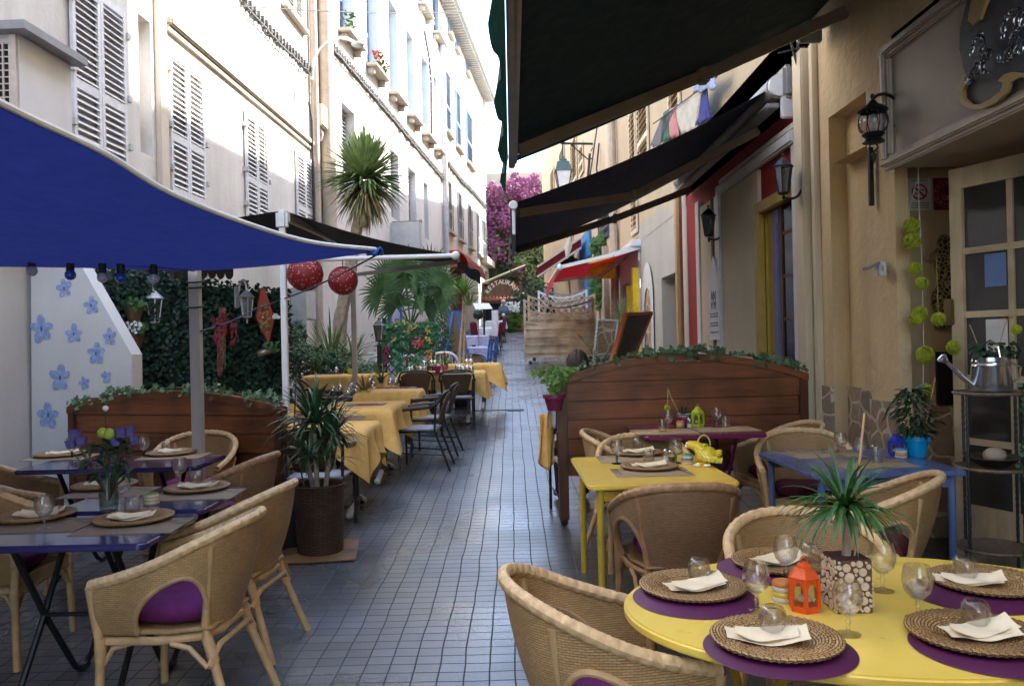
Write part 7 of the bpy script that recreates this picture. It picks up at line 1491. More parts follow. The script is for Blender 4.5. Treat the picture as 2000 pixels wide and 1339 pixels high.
def cloth_table(label,clabel,x,y,w,d,rz=0,seed=1,drop=.26):
    t=thing('dining_table',label,'table',PAIR(x,y),rz,'tables under orange cloths'); b=MB(); flat(b,rrect(w-.04,d-.04,.03),.735,.025); b.build('tabletop',mat('table_board',(.2,.14,.1),.6),t)
    for sx in(1,-1):
        b=MB(); b.beam((sx*w*.3,0,.05),(sx*w*.3,0,.71),.05,.05); b.tube([V((sx*w*.3,-d*.38,.03)),V((sx*w*.3,-d*.3,.06)),V((sx*w*.3,0,.12)),V((sx*w*.3,d*.3,.06)),V((sx*w*.3,d*.38,.03))],.025,8); l=b.build('leg',BTUB,t)
        for s in(1,-1): b=MB(); b.tube([V((sx*w*.3,s*d*.22,.085)),V((sx*w*.3,s*d*.36,.05)),V((sx*w*.3,s*(d*.42),.03))],.03,8); b.ball((sx*w*.3,s*(d*.43),.03),.034,2); b.build('white_foot',WMET,l)
    q=random.Random(seed); ph=[q.uniform(0,6) for _ in range(4)]
    per=[]; n=40
    for sx,sy,tx,ty in((1,-1,0,1),(1,1,-1,0),(-1,1,0,-1),(-1,-1,1,0)):
        for k in range(n):
            f=k/n; X,Y=sx*w/2+tx*w*f,sy*d/2+ty*d*f; per.append((X,Y,f))
    N=len(per); b=MB()
    def f(i,j):
        k=int(round(i*N))%N; X,Y,fr=per[k]; c=min(fr,1-fr)*(w if k//n%2 else d); dn=drop+.17*max(0,1-c/.22)**1.3+.02*sin(i*31+ph[0])
        r=hypot(X,Y); nx=(X/(w/2))**7; ny=(Y/(d/2))**7; L=hypot(nx,ny) or 1; nx,ny=nx/L,ny/L
        if j<.35: s=j/.35; return V((X*(.3+.7*s),Y*(.3+.7*s),.752))
        s=(j-.35)/.65; o=.012+.05*s*sin(i*2*pi*9+ph[1]+s)*(.4+.6*s)+.03*s+.05*s*max(0,1-c/.18); return V((X+nx*o,Y+ny*o,.752-dn*s+.004*(s<.05)))
    b.grid(f,N,12,close=True)
    vs=[v for v in b.bm.verts]; 
    o=b.build('tablecloth',ORC,loc=PAIR(x,y),ang=70); o.rotation_euler=(0,0,rz); tag(o,clabel,'tablecloth','orange tablecloths')
    b=MB(); b.box((0,0,.7505),(w*.36,d*.36,.001)); b.build('cloth_centre',ORC,o,smooth=False); return gz(y)+.754
def tt(u,v): p=G(u,v,.75); return p.x,p.y
rows_=[('near',-1.62,6.95,.78,.74,'nearest orange clothed table behind the dark dracaena'),('second',-1.60,8.35,.80,1.1,'second orange clothed table along the row of side chairs'),('third',-1.50,9.75,.74,.72,'third orange clothed table with red napkins'),('fronting',-1.06,12.1,1.28,.75,'wide orange clothed table with two chairs seen from behind'),('back',-.95,13.3,1.5,.7,'back orange clothed table farthest up the street'),('wallside',-2.50,12.0,1.15,.75,'orange clothed table at the wall under the beige post'),('post',-2.62,8.4,.8,.8,'orange clothed table half hidden behind the white post')]
ZT={}
for i,(k,x,y,w,d,l) in enumerate(rows_): ZT[k]=cloth_table(l,'orange cloth hanging over the '+l.replace('orange clothed ',''),x,y,w,d,0,i+3)
for x,y,a,l in((-1.02,8.72,88,'bistro chair nearest the street at the second orange table'),(-.98,9.55,86,'bistro chair at the third orange table, right behind the nearest side one'),(-.80,11.48,2,'bistro chair seen from behind at the right of the wide orange table'),(-1.38,11.5,3,'bistro chair seen from behind at the left of the wide orange table'),(-2.2,8.55,-85,'bistro chair on the wall side of the second orange table'),(-2.25,7.7,-80,'dark bistro chair between the white post and the second orange table'),(-2.55,10.6,-60,'bistro chair turned sideways before the stone trough'),(-1.55,6.35,0,'bistro chair with its back to the camera behind the dracaena'),(-.72,13.95,180,'bistro chair behind the farthest orange table'),(-2.9,9.6,-40,'bistro chair beside the hedge at the post side table')): bistro(x,y,a,) if False else bistro(l,x,y,a)
# upturned stemware and settings on the orange tables
WGU=wine_mesh(.95); WGU.T(Matrix.Rotation(pi,4,'X')); WGU.T(Matrix.Translation((0,0,.1505))); 
FM,ft,fb_,fL=newmat('sparkling_glass'); fg=nd(ft,'BsdfGlossy',Roughness=.12); fr2=nd(ft,'BsdfTransparent'); fx=nd(ft,'MixShader'); fx.inputs[0].default_value=.42; fL(fr2.outputs[0],fx.inputs[1]); fL(fg.outputs[0],fx.inputs[2]); fL(fx.outputs[0],ft.nodes['Material Output'].inputs[0]); WGU=WGU.build('wine_glass',FM)
GREYMAT=mat('grey_table_mat',(.14,.13,.12),.7,vs=40); b=MB(); b.box((0,0,.002),(.4,.28,.003)); GM=b.build('placemat',GREYMAT)
REDN=mat('red_napkin',(.4,.015,.04),.8)
def glasses(k,pix,l):
    for u,v in pix: put(WGU,onz(u,v,ZT[k]+.003),'wine glass stood upside down on the '+l,'glass','upturned wine glasses on the '+l)
glasses('near',[(627,812),(648,815),(612,806)],'nearest orange table'); glasses('second',[(680,772),(695,768),(705,775),(718,773),(664,765),(686,760),(700,757),(650,768)],'second orange table'); glasses('third',[(722,752),(734,746),(762,752),(773,751),(728,760)],'third orange table')
glasses('fronting',[(800,728),(805,724),(822,728),(829,726),(898,724),(905,727),(913,725),(921,727),(893,721)],'wide orange table'); glasses('back',[(829,716),(838,712),(843,714),(850,715),(912,712),(920,712)],'farthest orange table'); glasses('wallside',[(657,728),(667,726),(700,728)],'wall side orange table'); glasses('post',[(560,764),(574,768),(515,745),(520,748)],'orange table behind the white post')
for k,pix in(('near',[(605,822),(670,816)]),('second',[(715,790),(728,775),(660,775)]),('third',[(782,757),(745,757)]),('fronting',[(845,727),(895,730)]),('wallside',[(640,731)])):
    for j,(u,v) in enumerate(pix): 
        put(GM,onz(u,v,ZT[k]),'dark grey place mat on the %s orange table'%{'near':'nearest','second':'second','third':'third','fronting':'wide','wallside':'wall side'}[k],'placemat','dark grey place mats on the %s table'%k,0)
        if k in('second','third','near'): b=MB(); b.box((0,0,.003),(.2,.05,.006)); b.box((.02,.05,.003),(.2,.02,.006)); tag(b.build('napkin',REDN,loc=onz(u,v,ZT[k]+.004)),'red napkin on a grey mat of the %s orange table'%{'near':'nearest','second':'second','third':'third'}[k],'napkin','red napkins on the %s table'%k)
def table_plant(label,p,m,pm,n=16,L=.17,w=.03,h=.09,flower=None):
    t=thing('table_plant',label,'potted plant',p); b=MB(); pot(b,.032,.045,h,n=16); b.build('pot',pm,t); strap_plant(n,L,w,m,t,'leaves',(25,85),.55,(0,0,h-.02),5)
    if flower: b=MB(); b.ball((0,0,h+L*.8),.03,1,(.8,.8,1.2)); b.build('flower',flower,t)
BROM=mat('leaf_bromeliad',(.07,.12,.03),.5,c2=(.35,.14,.03),var=.3,vs=12)
table_plant('orange tipped bromeliad in a lime pot on the second orange table',onz(713,776,ZT['second']),BROM,mat('lime_pot',(.35,.42,.05),.4),22,.24,.035); table_plant('green plant in a dark pot on the third orange table',onz(744,748,ZT['third']),LBR,mat('dark_teal_pot',(.02,.06,.06),.4),18,.24,.035); table_plant('small green plant with red flower in a pink pot on the wide orange table',onz(869,727,ZT['fronting']),LBR,mat('rose_pot',(.55,.12,.12),.4),18,.2,.03,.11,mat('red_flower',(.5,.02,.02),.6))
b=MB(); pot(b,.03,.04,.1,n=16); tag(b.build('candle_cup',mat('magenta_cup',(.4,.01,.14),.4),loc=onz(855,728,ZT['fronting'])),'small magenta cup next to the pink pot on the wide orange table','cup')
b=MB(); pot(b,.035,.04,.08,n=16); tag(b.build('candle_cup',mat('lime_pot',(.35,.42,.05),.4),loc=onz(684,730,ZT['wallside'])),'small lime cup on the wall side orange table','cup')
c=G(972,801); b=MB(); b.box((-.12,0,.004),(.62,.06,.008)); b.box((.3,.02,.004),(.26,.26,.008),bev=.003); tag(b.build('drain_cover',mat('drain_iron',(.09,.095,.10),.55,vs=30,var=.4,bump=.5,bs=120),loc=c),'iron drain channel with a small square cover across the paving by the orange tables','drain'); c=G(925,650); b=MB(); b.box((0,0,.006),(1.0,.5,.012)); tag(b.build('drain_cover',mat('drain_iron',(.05,.052,.055),.55),loc=c),'dark iron drain cover in the street beside the blue chairs','drain')
# white plastic chairs
def plastic(label,x,y,deg):
    t=thing('plastic_chair',label,'chair',PAIR(x,y),R(deg),'white plastic garden chairs'); WPL=mat('white_plastic',(.7,.7,.72),.4,var=.04)
    b=MB(); ar=[V((.27,-.2,.44)),V((.26,-.26,.72)),V((.14,-.32,.88)),V((-.14,-.32,.88)),V((-.26,-.26,.72)),V((-.27,-.2,.44))]; b.tube([cat(ar,i/30) for i in range(31)],.022,6)
    for i in range(9): x_=-.2+.05*i; b.beam((x_,-.22-.03*(1-(x_/.2)**2),.45),(x_*1.02,-.29-.03*(1-(x_/.2)**2),.86-.12*(abs(x_)/.2)**3),.026,.01)
    b.build('slatted_back',WPL,t)
    b=MB(); flat(b,rrect(.52,.48,.08),.44,.025); b.build('seat',WPL,t)
    for sx in(1,-1):
        b=MB(); b.tube([V((.26*sx,-.24,.66)),V((.29*sx,.0,.66)),V((.28*sx,.2,.62)),V((.27*sx,.24,.4)),V((.29*sx,.26,0))],.022,6); b.build('leg',WPL,t); b=MB(); b.tube([V((.24*sx,-.2,.44)),V((.27*sx,-.3,0))],.022,6); b.build('leg',WPL,t)
plastic('white plastic chair between trellis and drooping agave',P(866,700,13.6).x,13.9,0); plastic('white plastic chair seen through the black trellis',P(803,700,13.4).x,13.4,8); plastic('white plastic chair just right of the black lamp post',P(758,700,13.6).x,13.5,-10); plastic('white plastic chair left of the lamp post behind the fern',P(722,700,13.9).x,14.0,5)
# blue taverna chairs, tables, easels
def blue_chair(label,x,y,deg,m=None):
    BL=m or mat('taverna_blue',(.02,.10,.34),.5); t=thing('taverna_chair',label,'chair',PAIR(x,y),R(deg),'blue wooden chairs of the far terrace')
    for sx in(1,-1): b=MB(); b.tube([V((.2*sx,-.2,0)),V((.2*sx,-.2,.45)),V((.2*sx,-.26,.95))],.02,6); b.build('leg',BL,t); b=MB(); b.tube([V((.22*sx,.2,0)),V((.22*sx,.2,.46))],.02,6); b.build('leg',BL,t)
    b=MB(); [b.beam((-.2,-.215-.025*k,.55+.17*k),(.2,-.215-.025*k,.55+.17*k),.02,.07) for k in range(3)]; b.build('backrest',BL,t); b=MB(); b.box((0,0,.45),(.44,.42,.03)); b.build('seat',mat('straw_seat',(.4,.3,.15),.8),t); b=MB(); [b.tube([V((a,c,.2)),V((d,e,.2))],.013,5) for a,c,d,e in((.21,-.2,.21,.2),(-.21,-.2,-.21,.2),(-.21,.2,.21,.2))]; b.build('stretcher',BL,t)
blue_chair('blue wooden chair closest to the street beside the potted dracaena',P(935,690,16.2).x,16.2,100); blue_chair('blue wooden chair turned sideways behind the closest blue one',P(948,660,17.4).x,17.4,85); blue_chair('blue wooden chair left of the blue easel by the shrub',P(872,665,17.2).x,17.2,30); blue_chair('blue wooden chair against the white wall behind the easel',P(868,640,19).x,19.2,0)
LIL=mat('lilac_cloth',(.42,.42,.62),.8,vs=20,var=.25); WHC=mat('white_cloth',(.7,.7,.72),.8)
def small_cloth_table(label,u,v,Y,m,w=.8):
    p=P(u,v,Y); t=thing('dining_table',label,'table',(p.x,Y,gz(Y)),0,'cloth covered tables of the far terraces'); b=MB(); b.box((0,0,.38),(.1,.1,.74)); b.box((0,0,.02),(.5,.5,.03)); b.build('pedestal',BTUB,t)
    b=MB(); per=[(cos(a_),sin(a_)) for a_ in[2*pi*k/64 for k in range(64)]]
    def f(i,j):
        c,s=per[int(round(i*64))%64]; k=1/max(abs(c),abs(s)); r=w/2*k
        if j<.3: return V((c*r*j/.3,s*r*j/.3,.76))
        q=(j-.3)/.7; return V((c*(r+.03*q+.03*q*sin(i*44)),s*(r+.03*q+.03*q*sin(i*44)),.76-q*(.25+.16*(k-1))))
    b.grid(f,64,8,close=True); b.build('tablecloth',m,t)
small_cloth_table('lilac clothed table between the blue chairs',918,660,17,LIL); small_cloth_table('white clothed table beyond the blue chairs by the topiary',925,640,21,LIL); small_cloth_table('white clothed table with red napkins at the maroon chairs',950,630,25,WHC); small_cloth_table('far white clothed table near the motorbike',968,622,30,WHC)
def easel(label,q,Y,back,leg):
    t=thing('easel_board',label,'easel',P(*q[3],Y)); 
    with Hold(t):
        A=[P(u,v,Y+(0 if k in(2,3) else .35)) for k,(u,v) in enumerate(q)]; b=MB(); b.poly(A); b.build('board',back,t,smooth=False,solid=.03)
        b=MB()
        for f in(.25,.72): b.beam(A[0].lerp(A[1],f)+V((0,-.03,0)),A[3].lerp(A[2],f+.1*(f>.5))+V((0,-.05,-.3)),.06,.05)
        for s in(0,1): b.beam(A[3-s]+V((0,-.02,0)),V((A[3-s].x,A[3-s].y-.1,gz(Y))),.05,.05)
        b.beam(A[0].lerp(A[1],.5),V((A[3].x-.25,Y-.6,gz(Y))),.05,.05); b.beam(A[0],A[1],.05,.04); b.build('stand',leg,t,smooth=False)
easel('large brown menu board seen from behind on a blue easel',[(867,608),(904,608),(913,682),(885,688)],16.4,mat('brown_board',(.15,.08,.03),.6),mat('taverna_blue',(.02,.10,.34),.5))
b=MB(); q=[P(923,592,22),P(955,592,22),P(962,603,21.8),P(929,604,21.8)]; ms=thing('menu_stand','white menu sheet on a tilted stand behind the topiary ball','menu',q[3])
with Hold(ms): b.poly(q); b.build('sheet',mat('paper_white',(.68,.68,.66),.6),ms,smooth=False,solid=.01); b=MB(); b.tube([q[2].lerp(q[3],.5),V((q[3].x+.2,22,gz(22)))],.03,6); b.build('stand',BTUB,ms)
c=P(934,614,20.5); t=thing('topiary','clipped round topiary ball on a thin stem beside the menu sheet','shrub',(c.x,20.5,gz(20.5))); b=MB(); z=c.z-gz(20.5)
for _ in range(900): d=V((rnd(-1,1),rnd(-1,1),rnd(-1,1))).normalized(); b.leaf(d*.14*rnd(.85,1.02)+V((0,0,z)),d,.03,.02)
b.build('foliage',LDK,t,smooth=False); b=MB(); b.ball((0,0,z),.12,2); b.build('crown_core',LDK,t); b=MB(); b.tube([V((0,0,.2)),V((0,0,z))],.015,6); b.build('stem',BARK,t); b=MB(); pot(b,.1,.13,.25); b.build('pot',mat('dark_pot',(.05,.045,.045),.6),t)
def cover_chair(label,u,v,Y,deg):
    p=P(u,v,Y); t=thing('covered_chair',label,'chair',(p.x,Y,gz(Y)),R(deg),'maroon chairs of the far terrace'); b=MB(); MR_=mat('maroon_cover',(.12,.008,.022),.8,vs=8)
    b.grid(lambda i,j:V(((2*i-1)*.24*(1-.15*j),-.22-.06*j-.03*(1-(2*i-1)**2),.45+.52*j-.06*j*(2*i-1)**4)),8,6); b.build('cover',MR_,t,solid=.03); b=MB(); b.box((0,0,.42),(.46,.46,.1),bev=.03); b.build('seat',MR_,t); b=MB()
    for sx in(1,-1):
        for sy in(1,-1): b.tube([V((.2*sx,.2*sy,.4)),V((.22*sx,.23*sy,0))],.018,6)
    b.build('legs',BTUB,t)
cover_chair('maroon covered chair with a white cloth over it, nearest of the far ones',960,630,24,80); cover_chair('maroon covered chair behind the nearest covered one',966,620,26.5,90); cover_chair('maroon covered chair left of the white table',940,635,24.5,-60); cover_chair('maroon covered chair farthest up the terrace',972,615,29,100)
b=MB(); c=P(967,622,24); b.grid(lambda i,j:c+V((.2*i-.1,-.1+.05*sin(i*6),.25-.55*j)),4,5); tag(b.build('napkin_cloth',WHC,smooth=False),'white and red cloth hanging from the nearest maroon chair','cloth')
# planter with white flowers at the street end
c=P(1000,618,36); bush('oleander','white flowering oleander in an orange planter at the street end',c,(.55,.5,.62),3000,LBR,(.1,.2),.35); o=bpy.data.objects['oleander']; b=MB()
for _ in range(90): b.leaf((rnd(-.45,.35),rnd(-.55,-.3),c.z-gz(36)+rnd(.2,.62)),(rnd(-1,1),-1,rnd(-.3,1)),.14,.09)
b.build('flowers',mat('white_petals',(.75,.75,.72),.6),o,smooth=False)
b=MB(); b.box((0,0,.35),(1.5,.7,.7),bev=.02); c=P(995,625,36.6); o=b.build('planter_box',mat('orange_wood',(.4,.2,.08),.6),loc=(c.x,37,gz(37))); tag(o,'orange wooden planter box in front of the restaurant entrance','planter')
# motorbike with rider
p=P(984,628,33.5); MO=thing('motorbike','small dark motorbike coming down the far end of the street','motorbike',(p.x,33.5,gz(33.5)))
for y in(-.6,.6):
    b=MB(); b.tube([V((0,y+.27*cos(a_),.3+.27*sin(a_))) for a_ in[2*pi*k/20 for k in range(20)]],.05,7,close=True); w_=b.build('wheel',BLACKM,MO); b=MB(); b.lathe([(0,-.02),(.2,-.02),(.2,.02),(0,.02)],12); b.T(Matrix.Translation((0,y,.3))@Matrix.Rotation(R(90),4,'Y')); b.build('rim',GREYM,w_)
b=MB(); b.ball((0,0,.62),.3,2,(.5,1.2,.6)); b.ball((0,-.45,.8),.16,2,(1,.7,1)); b.tube([V((-.35,-.4,1.0)),V((0,-.48,.95)),V((.35,-.4,1.0))],.025,6); b.tube([V((0,-.6,.3)),V((0,-.45,.9))],.05,6); b.tube([V((0,.6,.3)),V((0,.1,.5))],.05,6); b.build('body',mat('bike_dark',(.03,.03,.035),.35),MO); b=MB(); b.ball((0,-.58,.82),.08,2); b.build('headlight',mat('lens',(.7,.7,.7),.2),MO)
# ================================================================ people
SKN=mat('skin',(.42,.22,.14),.55,vs=12,var=.08); HAIRM=mat('dark_brown_hair',(.022,.012,.008),.6,vs=60,var=.4,bump=.4,bs=120)
def person(label,loc,deg,shirt,trous,hair,hairm=None,helmet=False,lean=0):
    J={'pel':((0,0,.52),.14),'sp':((0,-.03,.72),.135),'ch':((0,-.03,.92),.15),'nk':((0,-.005,1.07),.055),'hd0':((0,.015,1.13),.062),'hd1':((0,.012,1.19),.083),'hd2':((0,-.003,1.255),.085),'hd3':((0,-.01,1.305),.055)}
    E=[('pel','sp'),('sp','ch'),('ch','nk'),('nk','hd0'),('hd0','hd1'),('hd1','hd2'),('hd2','hd3')]
    for s,n in((1,'r'),(-1,'l')):
        J.update({'sh'+n:((.17*s,-.03,.99),.06),'el'+n:((.22*s,.08,.74),.043),'wr'+n:((.14*s,.3,.78),.03),'pm'+n:((.12*s,.37,.785),.032),'hp'+n:((.09*s,.03,.5),.085),'kn'+n:((.12*s,.43,.50),.06),'an'+n:((.12*s,.38,.09),.04),'to'+n:((.13*s,.53,.04),.035)}); E+=[('ch','sh'+n),('sh'+n,'el'+n),('el'+n,'wr'+n),('wr'+n,'pm'+n),('pel','hp'+n),('hp'+n,'kn'+n),('kn'+n,'an'+n),('an'+n,'to'+n)]
        for k in range(4): J['f%d'%k+n]=(((.12+.022*(k-1.5)*s*s)*s if False else .12*s+.02*(k-1.5),.435+.008*(1.5-abs(k-1.5)),.785),.009); J['g%d'%k+n]=((.12*s+.021*(k-1.5),.465+.012*(1.5-abs(k-1.5)),.765),.008); E+=[('pm'+n,'f%d'%k+n),('f%d'%k+n,'g%d'%k+n)]
        J['th'+n]=((.12*s-.045*s,.38,.775),.010); E.append(('pm'+n,'th'+n))
    K=list(J); me=bpy.data.meshes.new('body'); me.from_pydata([J[k][0] for k in K],[(K.index(a),K.index(c)) for a,c in E],[]); o=bpy.data.objects.new('body',me); COL.objects.link(o)
    md=o.modifiers.new('skin','SKIN'); md.use_smooth_shade=True; 
    for i,k in enumerate(K): me.skin_vertices[0].data[i].radius=(J[k][1],)*2
    me.skin_vertices[0].data[0].use_root=True; sb_=o.modifiers.new('s','SUBSURF'); sb_.levels=1; sb_.render_levels=1
    dg=bpy.context.evaluated_depsgraph_get(); m2=bpy.data.meshes.new_from_object(o.evaluated_get(dg)); bpy.data.objects.remove(o)
    m2.materials.clear(); [m2.materials.append(x) for x in(SKN,shirt,trous,BLACKM)]
    for p in m2.polygons:
        c=p.center; p.use_smooth=True; arm=abs(c.x)>.1 and c.z>.66
        p.material_index=0 if c.z>1.075 or (c.z>.66 and c.y>.2) else (1 if c.z>.56 or arm else (3 if c.z<.11 else 2))
    t=bpy.data.objects.new('person',m2); COL.objects.link(t); t.location=loc; t.rotation_euler=(lean,0,R(deg)); tag(t,label,'person')
    b=MB(); b.grid(lambda i,j:V((.0+.096*cos(2*pi*i)*sin(pi*.5*j+.001),-.012+.108*sin(2*pi*i)*sin(pi*.5*j+.001)*(1 if sin(2*pi*i)<0 else .86),1.235+.105*cos(pi*.5*j)-(.075*j*j if sin(2*pi*i)<.25 else 0)+(.004*sin(i*70)))),40,12,close=True)
    b.build('helmet' if helmet else 'hair',hairm or HAIRM,t,solid=.012)
    b=MB()
    for s in(1,-1): b.ball((.094*s,.005,1.195),.024,2,(.35,.7,1.2))
    b.ball((0,.098,1.19),.014,2,(.8,1,1.4)); b.build('ears_and_nose',SKN,t)
    b=MB()
    for s in(1,-1): b.ball((.032*s,.083,1.215),.009,1)
    b.build('eyes',mat('eye',(.03,.02,.02),.2),t); b=MB(); b.ball((0,.088,1.155),.014,1,(1.5,.4,.4)); b.build('mouth',mat('lips',(.35,.1,.08),.5),t); return t
GSH=mat('grey_shirt',(.35,.35,.37),.85); BTR=mat('black_trousers',(.015,.015,.017),.85)
px_=P(1129,716,6.75); person('seated man with short dark hair seen from behind over the divider end',(px_.x,6.75,gz(6.75)+.03),6,GSH,BTR,True)
px_=P(1262,694,7.5); person('dark haired person whose head just shows above the ivy',(px_.x,7.5,gz(7.5)-.10),20,mat('navy_shirt',(.03,.04,.09),.85),BTR,True)
px_=P(1302,694,7.7); person('grey haired person behind the ivy, right of the dark haired one',(px_.x,7.7,gz(7.7)-.11),-15,mat('pale_shirt',(.5,.45,.4),.85),BTR,True,mat('grey_hair',(.2,.17,.15),.7,vs=60,var=.3))
for x,y,a,l in((.56,6.72,6,'bistro chair carrying the seated man behind the divider'),(1.27,7.47,20,'bistro chair of the dark haired person behind the ivy'),(1.49,7.67,-15,'bistro chair of the grey haired person behind the ivy')): bistro(l,x,y,a)
person('rider in a white and black helmet on the far motorbike',(p.x if False else P(984,628,33.5).x,33.75,gz(33.5)+.18),178,mat('blue_jacket',(.12,.16,.24),.8),BTR,True,mat('white_helmet',(.6,.6,.62),.25),True)
cl=thing('draped_cloth','orange cloth with a grey shirt hanging down at the left end of the right divider','cloth',P(1070,850,6.5)); 
with Hold(cl):
    b=MB(); b.grid(lambda i,j:P(1054+33*i-3*j+3*sin(i*9+j*3),808+112*j*(1-.3*abs(i-.55)),6.5+.1*sin(i*9)*.4),10,14); b.build('orange_cloth',ORC,cl,solid=.006)
    b=MB(); b.grid(lambda i,j:P(1070+18*i,770+66*j,6.45+.05*sin(i*6)),6,8); b.build('grey_cloth',GSH,cl,solid=.006)
# ================================================================ props on the right wall
c=P(1936,766,4.5); PS=thing('plant_stand','black twisted iron plant stand with round shelves beside the glazed door','plant stand',(c.x,4.5,gz(4.5))); H=c.z-gz(4.5); tw=lambda L,a:1+.22*sin(L*150+a*2)
for k in range(4):
    a=R(20+90*k); b=MB(); b.tube([V((.185*cos(a),.185*sin(a),H*i/60)) for i in range(61)],.0085,7,mod=tw); b.build('leg',BLACKM,PS)
for zz in(H,H-.42,.28):
    b=MB(); b.lathe([(0,zz-.004),(.17,zz-.004),(.19,zz-.008),(.193,zz),(.19,zz+.008),(.17,zz+.001),(0,zz+.001)],32); b.tube([V((.188*cos(a_),.188*sin(a_),zz)) for a_ in[2*pi*k/40 for k in range(40)]],.009,6,close=True,mod=tw); b.build('shelf',mat('shelf_mosaic',(.16,.11,.07),.5,vs=40,var=.5),PS)
WC=thing('watering_can','galvanised watering can planted with greenery on top of the iron stand','watering can',(c.x,4.5,gz(4.5)+H+.009)); GV=mat('galvanised_steel',(.66,.67,.69),.2,metal=.95,vs=3,var=.04)
b=MB(); b.lathe([(0,0),(.105,0),(.108,.006),(.098,.14),(.1,.143),(.097,.147),(.096,.165),(.098,.168),(.09,.19),(.086,.19),(.09,.16),(.1,.02),(0,.015)],40); b.build('body',GV,WC)
b=MB(); b.tube([V((-.1,0,.03)),V((-.16,-.0,.08)),V((-.235,.0,.155)),V((-.25,0,.17))],[.016,.014,.012,.012],12); b.lathe([(.012,0),(.03,.035),(.028,.037),(0,.03)],18); 
vs=b.bm.verts[-(18*3+1):] if False else None
b.build('spout',GV,WC); b=MB(); b.lathe([(.011,0),(.031,.04),(.027,.044),(0,.04)],18); b.T(Matrix.Translation((-.245,0,.165))@Matrix.Rotation(R(-48),4,'Y')); b.build('rose',GV,WC)
b=MB(); b.tube([V((.1,0,.04)),V((.16,0,.07)),V((.17,0,.13)),V((.1,0,.16))],.007,7); b.tube([V((0,.09,.19)),V((0,.07,.26)),V((0,0,.285)),V((0,-.07,.26)),V((0,-.09,.19))],.006,6); b.build('handle',GV,WC)
b=MB()
for cx in(-.06,.07):
    for _ in range(75): d=V((rnd(-1,1),rnd(-1,1),rnd(-.3,1))); b.leaf(V((cx,-.02,.2))+V((d.x*.06,d.y*.06,d.z*.07)),d+V((0,-.3,.4)),rnd(.025,.05),.025)
b.build('foliage',LDK,WC,smooth=False)
b=MB(); b.tube([V((-.05,-.0,.2)),V((-.11,-.02,.34)),V((-.125,-.02,.375))],.003,5); b.tube([V((.03,0,.19)),V((.07,-.02,.36)),V((.085,-.02,.4))],.003,5); b.build('sticks',mat('pale_cane',(.45,.3,.15),.7),WC); b=MB(); b.blade(V((.085,-.02,.4)),(1,0,.3),.05,.03,.1,2); b.blade(V((.085,-.02,.4)),(-1,0,.4),.05,.03,.1,2); b.build('bow',mat('orange_bow',(.5,.15,.04),.6),WC)
bw=thing('bowl','dark shallow bowl holding stones on the middle shelf of the iron stand','bowl',(c.x-.01,4.48,gz(4.5)+H-.42+.009)); b=MB(); b.lathe([(0,0),(.07,0),(.13,.045),(.15,.05),(.15,.056),(.125,.05),(.06,.01),(0,.01)],28); b.build('dish',mat('dark_bowl',(.05,.035,.025),.4),bw); b=MB(); b.ball((.01,0,.06),.05,2,(1.3,1,.9)); b.build('pebble',mat('beige_stone',(.35,.27,.2),.7),bw)
b=MB(); s_=MB(); pts=[V((.06,-.18,H*1.02)),V((.075,-.2,H*.8)),V((.05,-.19,H*.62)),V((.08,-.2,H*.45)),V((.06,-.2,H*.25)),V((.09,-.19,.12))]; s_.tube([cat(pts,i/40) for i in range(41)],.004,5)
for k in range(120): q=cat(pts,rnd(0,1)); b.leaf(q+V((rnd(-.035,.035),rnd(-.04,.01),rnd(-.03,.03))),(rnd(-1,1),-1,rnd(-.2,.8)),rnd(.025,.045),.028)
tv=thing('trailing_ivy','green ivy trailing down the front of the iron stand','ivy',(c.x,4.5,gz(4.5))); b.build('foliage',mat('ivy_leaf2',(.02,.09,.035),.45,var=.5,vs=20,c2=(.05,.17,.07)),tv,smooth=False); s_.build('stem',mat('ivy_stem',(.06,.05,.025),.8),tv)
# lime ball garland
GAR=thing('ball_garland','string of lime green twine balls hanging against the alcove wall','garland',P(1795,600,5.3))
with Hold(GAR):
    for i,(u,v,r) in enumerate(((1780,440,15),(1781,471,16),(1788,524,12),(1800,553,12),(1797,612,14),(1790,622,13),(1807,692,17),(1809,762,13))): b=MB(); string_ball(b,P(u,v,5.28),r/1556*5.28,22,i); b.build('ball',LIME,GAR)
    b=MB(); b.tube([P(1794,325,5.35),P(1795,400,5.3),P(1800,500,5.3),P(1804,640,5.3),P(1803,760,5.3)],.0025,5); b.tube([P(1794,340,5.33),P(1775,410,5.3),P(1782,470,5.3)],.002,5); b.build('string',mat('white_string',(.6,.6,.58),.8),GAR)
for u,v,r,l in((1833,623,13,'single lime twine ball hanging in front of the giraffe'),(1865,678,15,'lime twine ball with a leaf hanging by the door hinge'),(1985,643,9,'small lime twine ball on the glass door')):
    Y=5.1 if u<1900 else 4.4; c2=P(u,v,Y); t=thing('twine_ball',l,'ball decoration',c2); b=MB(); string_ball(b,V((0,0,0)),r/1556*Y,22,u); b.build('ball',LIME,t); b=MB(); b.tube([V((0,0,r/1556*Y)),V((0,.01,.4))],.0022,5); b.build('string',mat('yellow_cord',(.4,.35,.1),.8),t)
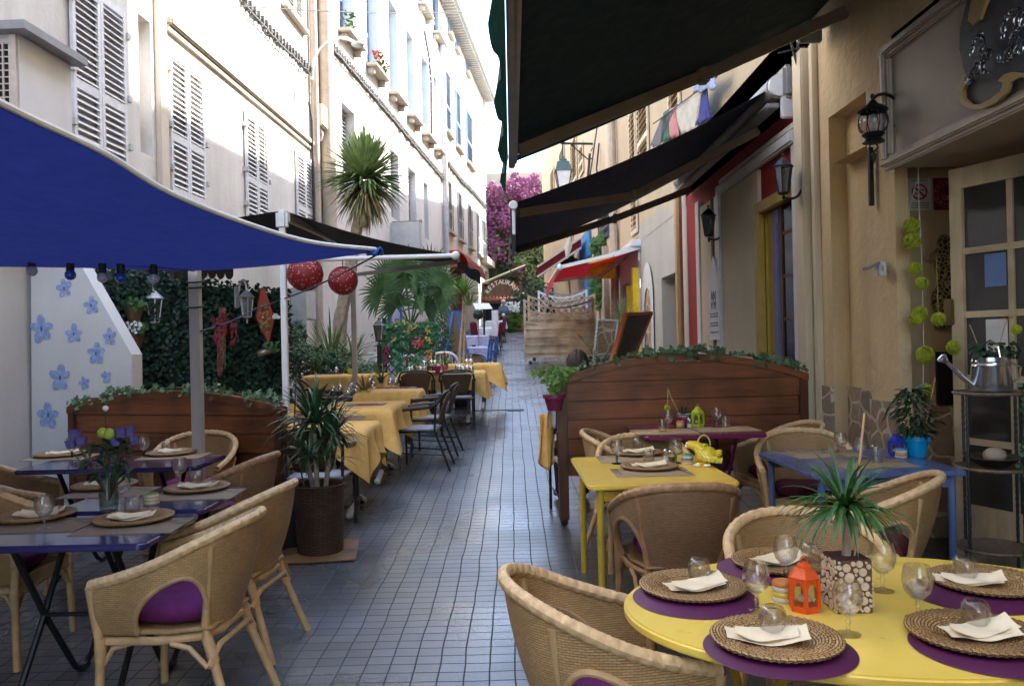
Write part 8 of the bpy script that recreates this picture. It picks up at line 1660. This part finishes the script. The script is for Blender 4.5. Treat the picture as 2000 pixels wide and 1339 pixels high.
# giraffe
GM_,t_,b_,L_=newmat('giraffe_hide'); tc=nd(t_,'TexCoord'); vo=nd(t_,'TexVoronoi',feature='DISTANCE_TO_EDGE',Scale=34); L_(tc.outputs['Object'],vo.inputs['Vector']); e=ramp(t_,[(.06,(.42,.33,.18)),(.12,(.04,.02,.012))]); L_(vo.outputs[0],e.inputs[0]); L_(e.outputs[0],b_.inputs['Base Color']); b_.inputs['Roughness'].default_value=.7
a,z=F9.px(1845,550); GI=thing('giraffe_figure','spotted stuffed giraffe hanging on the alcove wall next to the lime balls','decoration',F9.pt(a,.05,z))
with Hold(GI):
    ol=[(1835,463),(1843,457),(1852,462),(1862,460),(1868,470),(1866,500),(1866,560),(1868,610),(1862,635),(1846,642),(1828,640),(1825,632),(1843,622),(1830,610),(1822,596),(1822,575),(1832,558),(1836,545),(1829,530),(1827,512),(1833,492),(1831,480)]
    pl=[F9.px(u,v,.05) for u,v in ol]; m_=Matrix.Identity(4)
    for i in range(3): m_[i][0]=F9.A[i]; m_[i][1]=F9.N[i]; m_[i][2]=(0,0,1)[i]; m_[i][3]=F9.pt(0,.05,0)[i]
    q=MB(); q.prism(pl,.06,m_); bmesh.ops.recalc_face_normals(q.bm,faces=q.bm.faces[:]); bmesh.ops.bevel(q.bm,geom=[e for e in q.bm.edges if abs((e.verts[0].co-e.verts[1].co).dot(F9.N))<1e-4],offset=.009,segments=2,affect='EDGES'); q.build('body',GM_,GI)
    b=MB(); al,zl=F9.px(1826,485,.06); b.tube([F9.pt(*[F9.px(u,v,.06)[0],.06,F9.px(u,v,.06)[1]]) for u,v in((1838,478),(1826,486),(1814,497),(1812,505),(1820,506),(1832,494))],.008,7); b.build('foreleg',mat('giraffe_cream',(.42,.33,.18),.8),GI)
    b=MB(); b.ball(F9.pt(*[F9.px(1845,471,.09)[0],.09,F9.px(1845,471,.09)[1]]),.016,2); b.build('muzzle',mat('giraffe_dark',(.03,.018,.012),.6),GI)
# dark slate by the door
a0_,z1_=F9.px(1822,687); a1_,z0_=F9.px(1868,788); sl2=thing('slate_board','black slate board with a small card hung on the alcove wall under the giraffe','board',F9.pt(a0_,0,z0_))
with Hold(sl2):
    b=MB(); F9.box(b,a0_,a1_,.032,.06,z0_,z1_); b.build('slate',mat('slate_black',(.012,.012,.014),.4),sl2,smooth=False); b=MB(); am,zm_=F9.px(1868,735); F9.box(b,am-.03,am+.05,.0605,.064,zm_-.03,zm_+.03); b.build('card',mat('card_cream',(.5,.4,.28),.7),sl2,smooth=False)
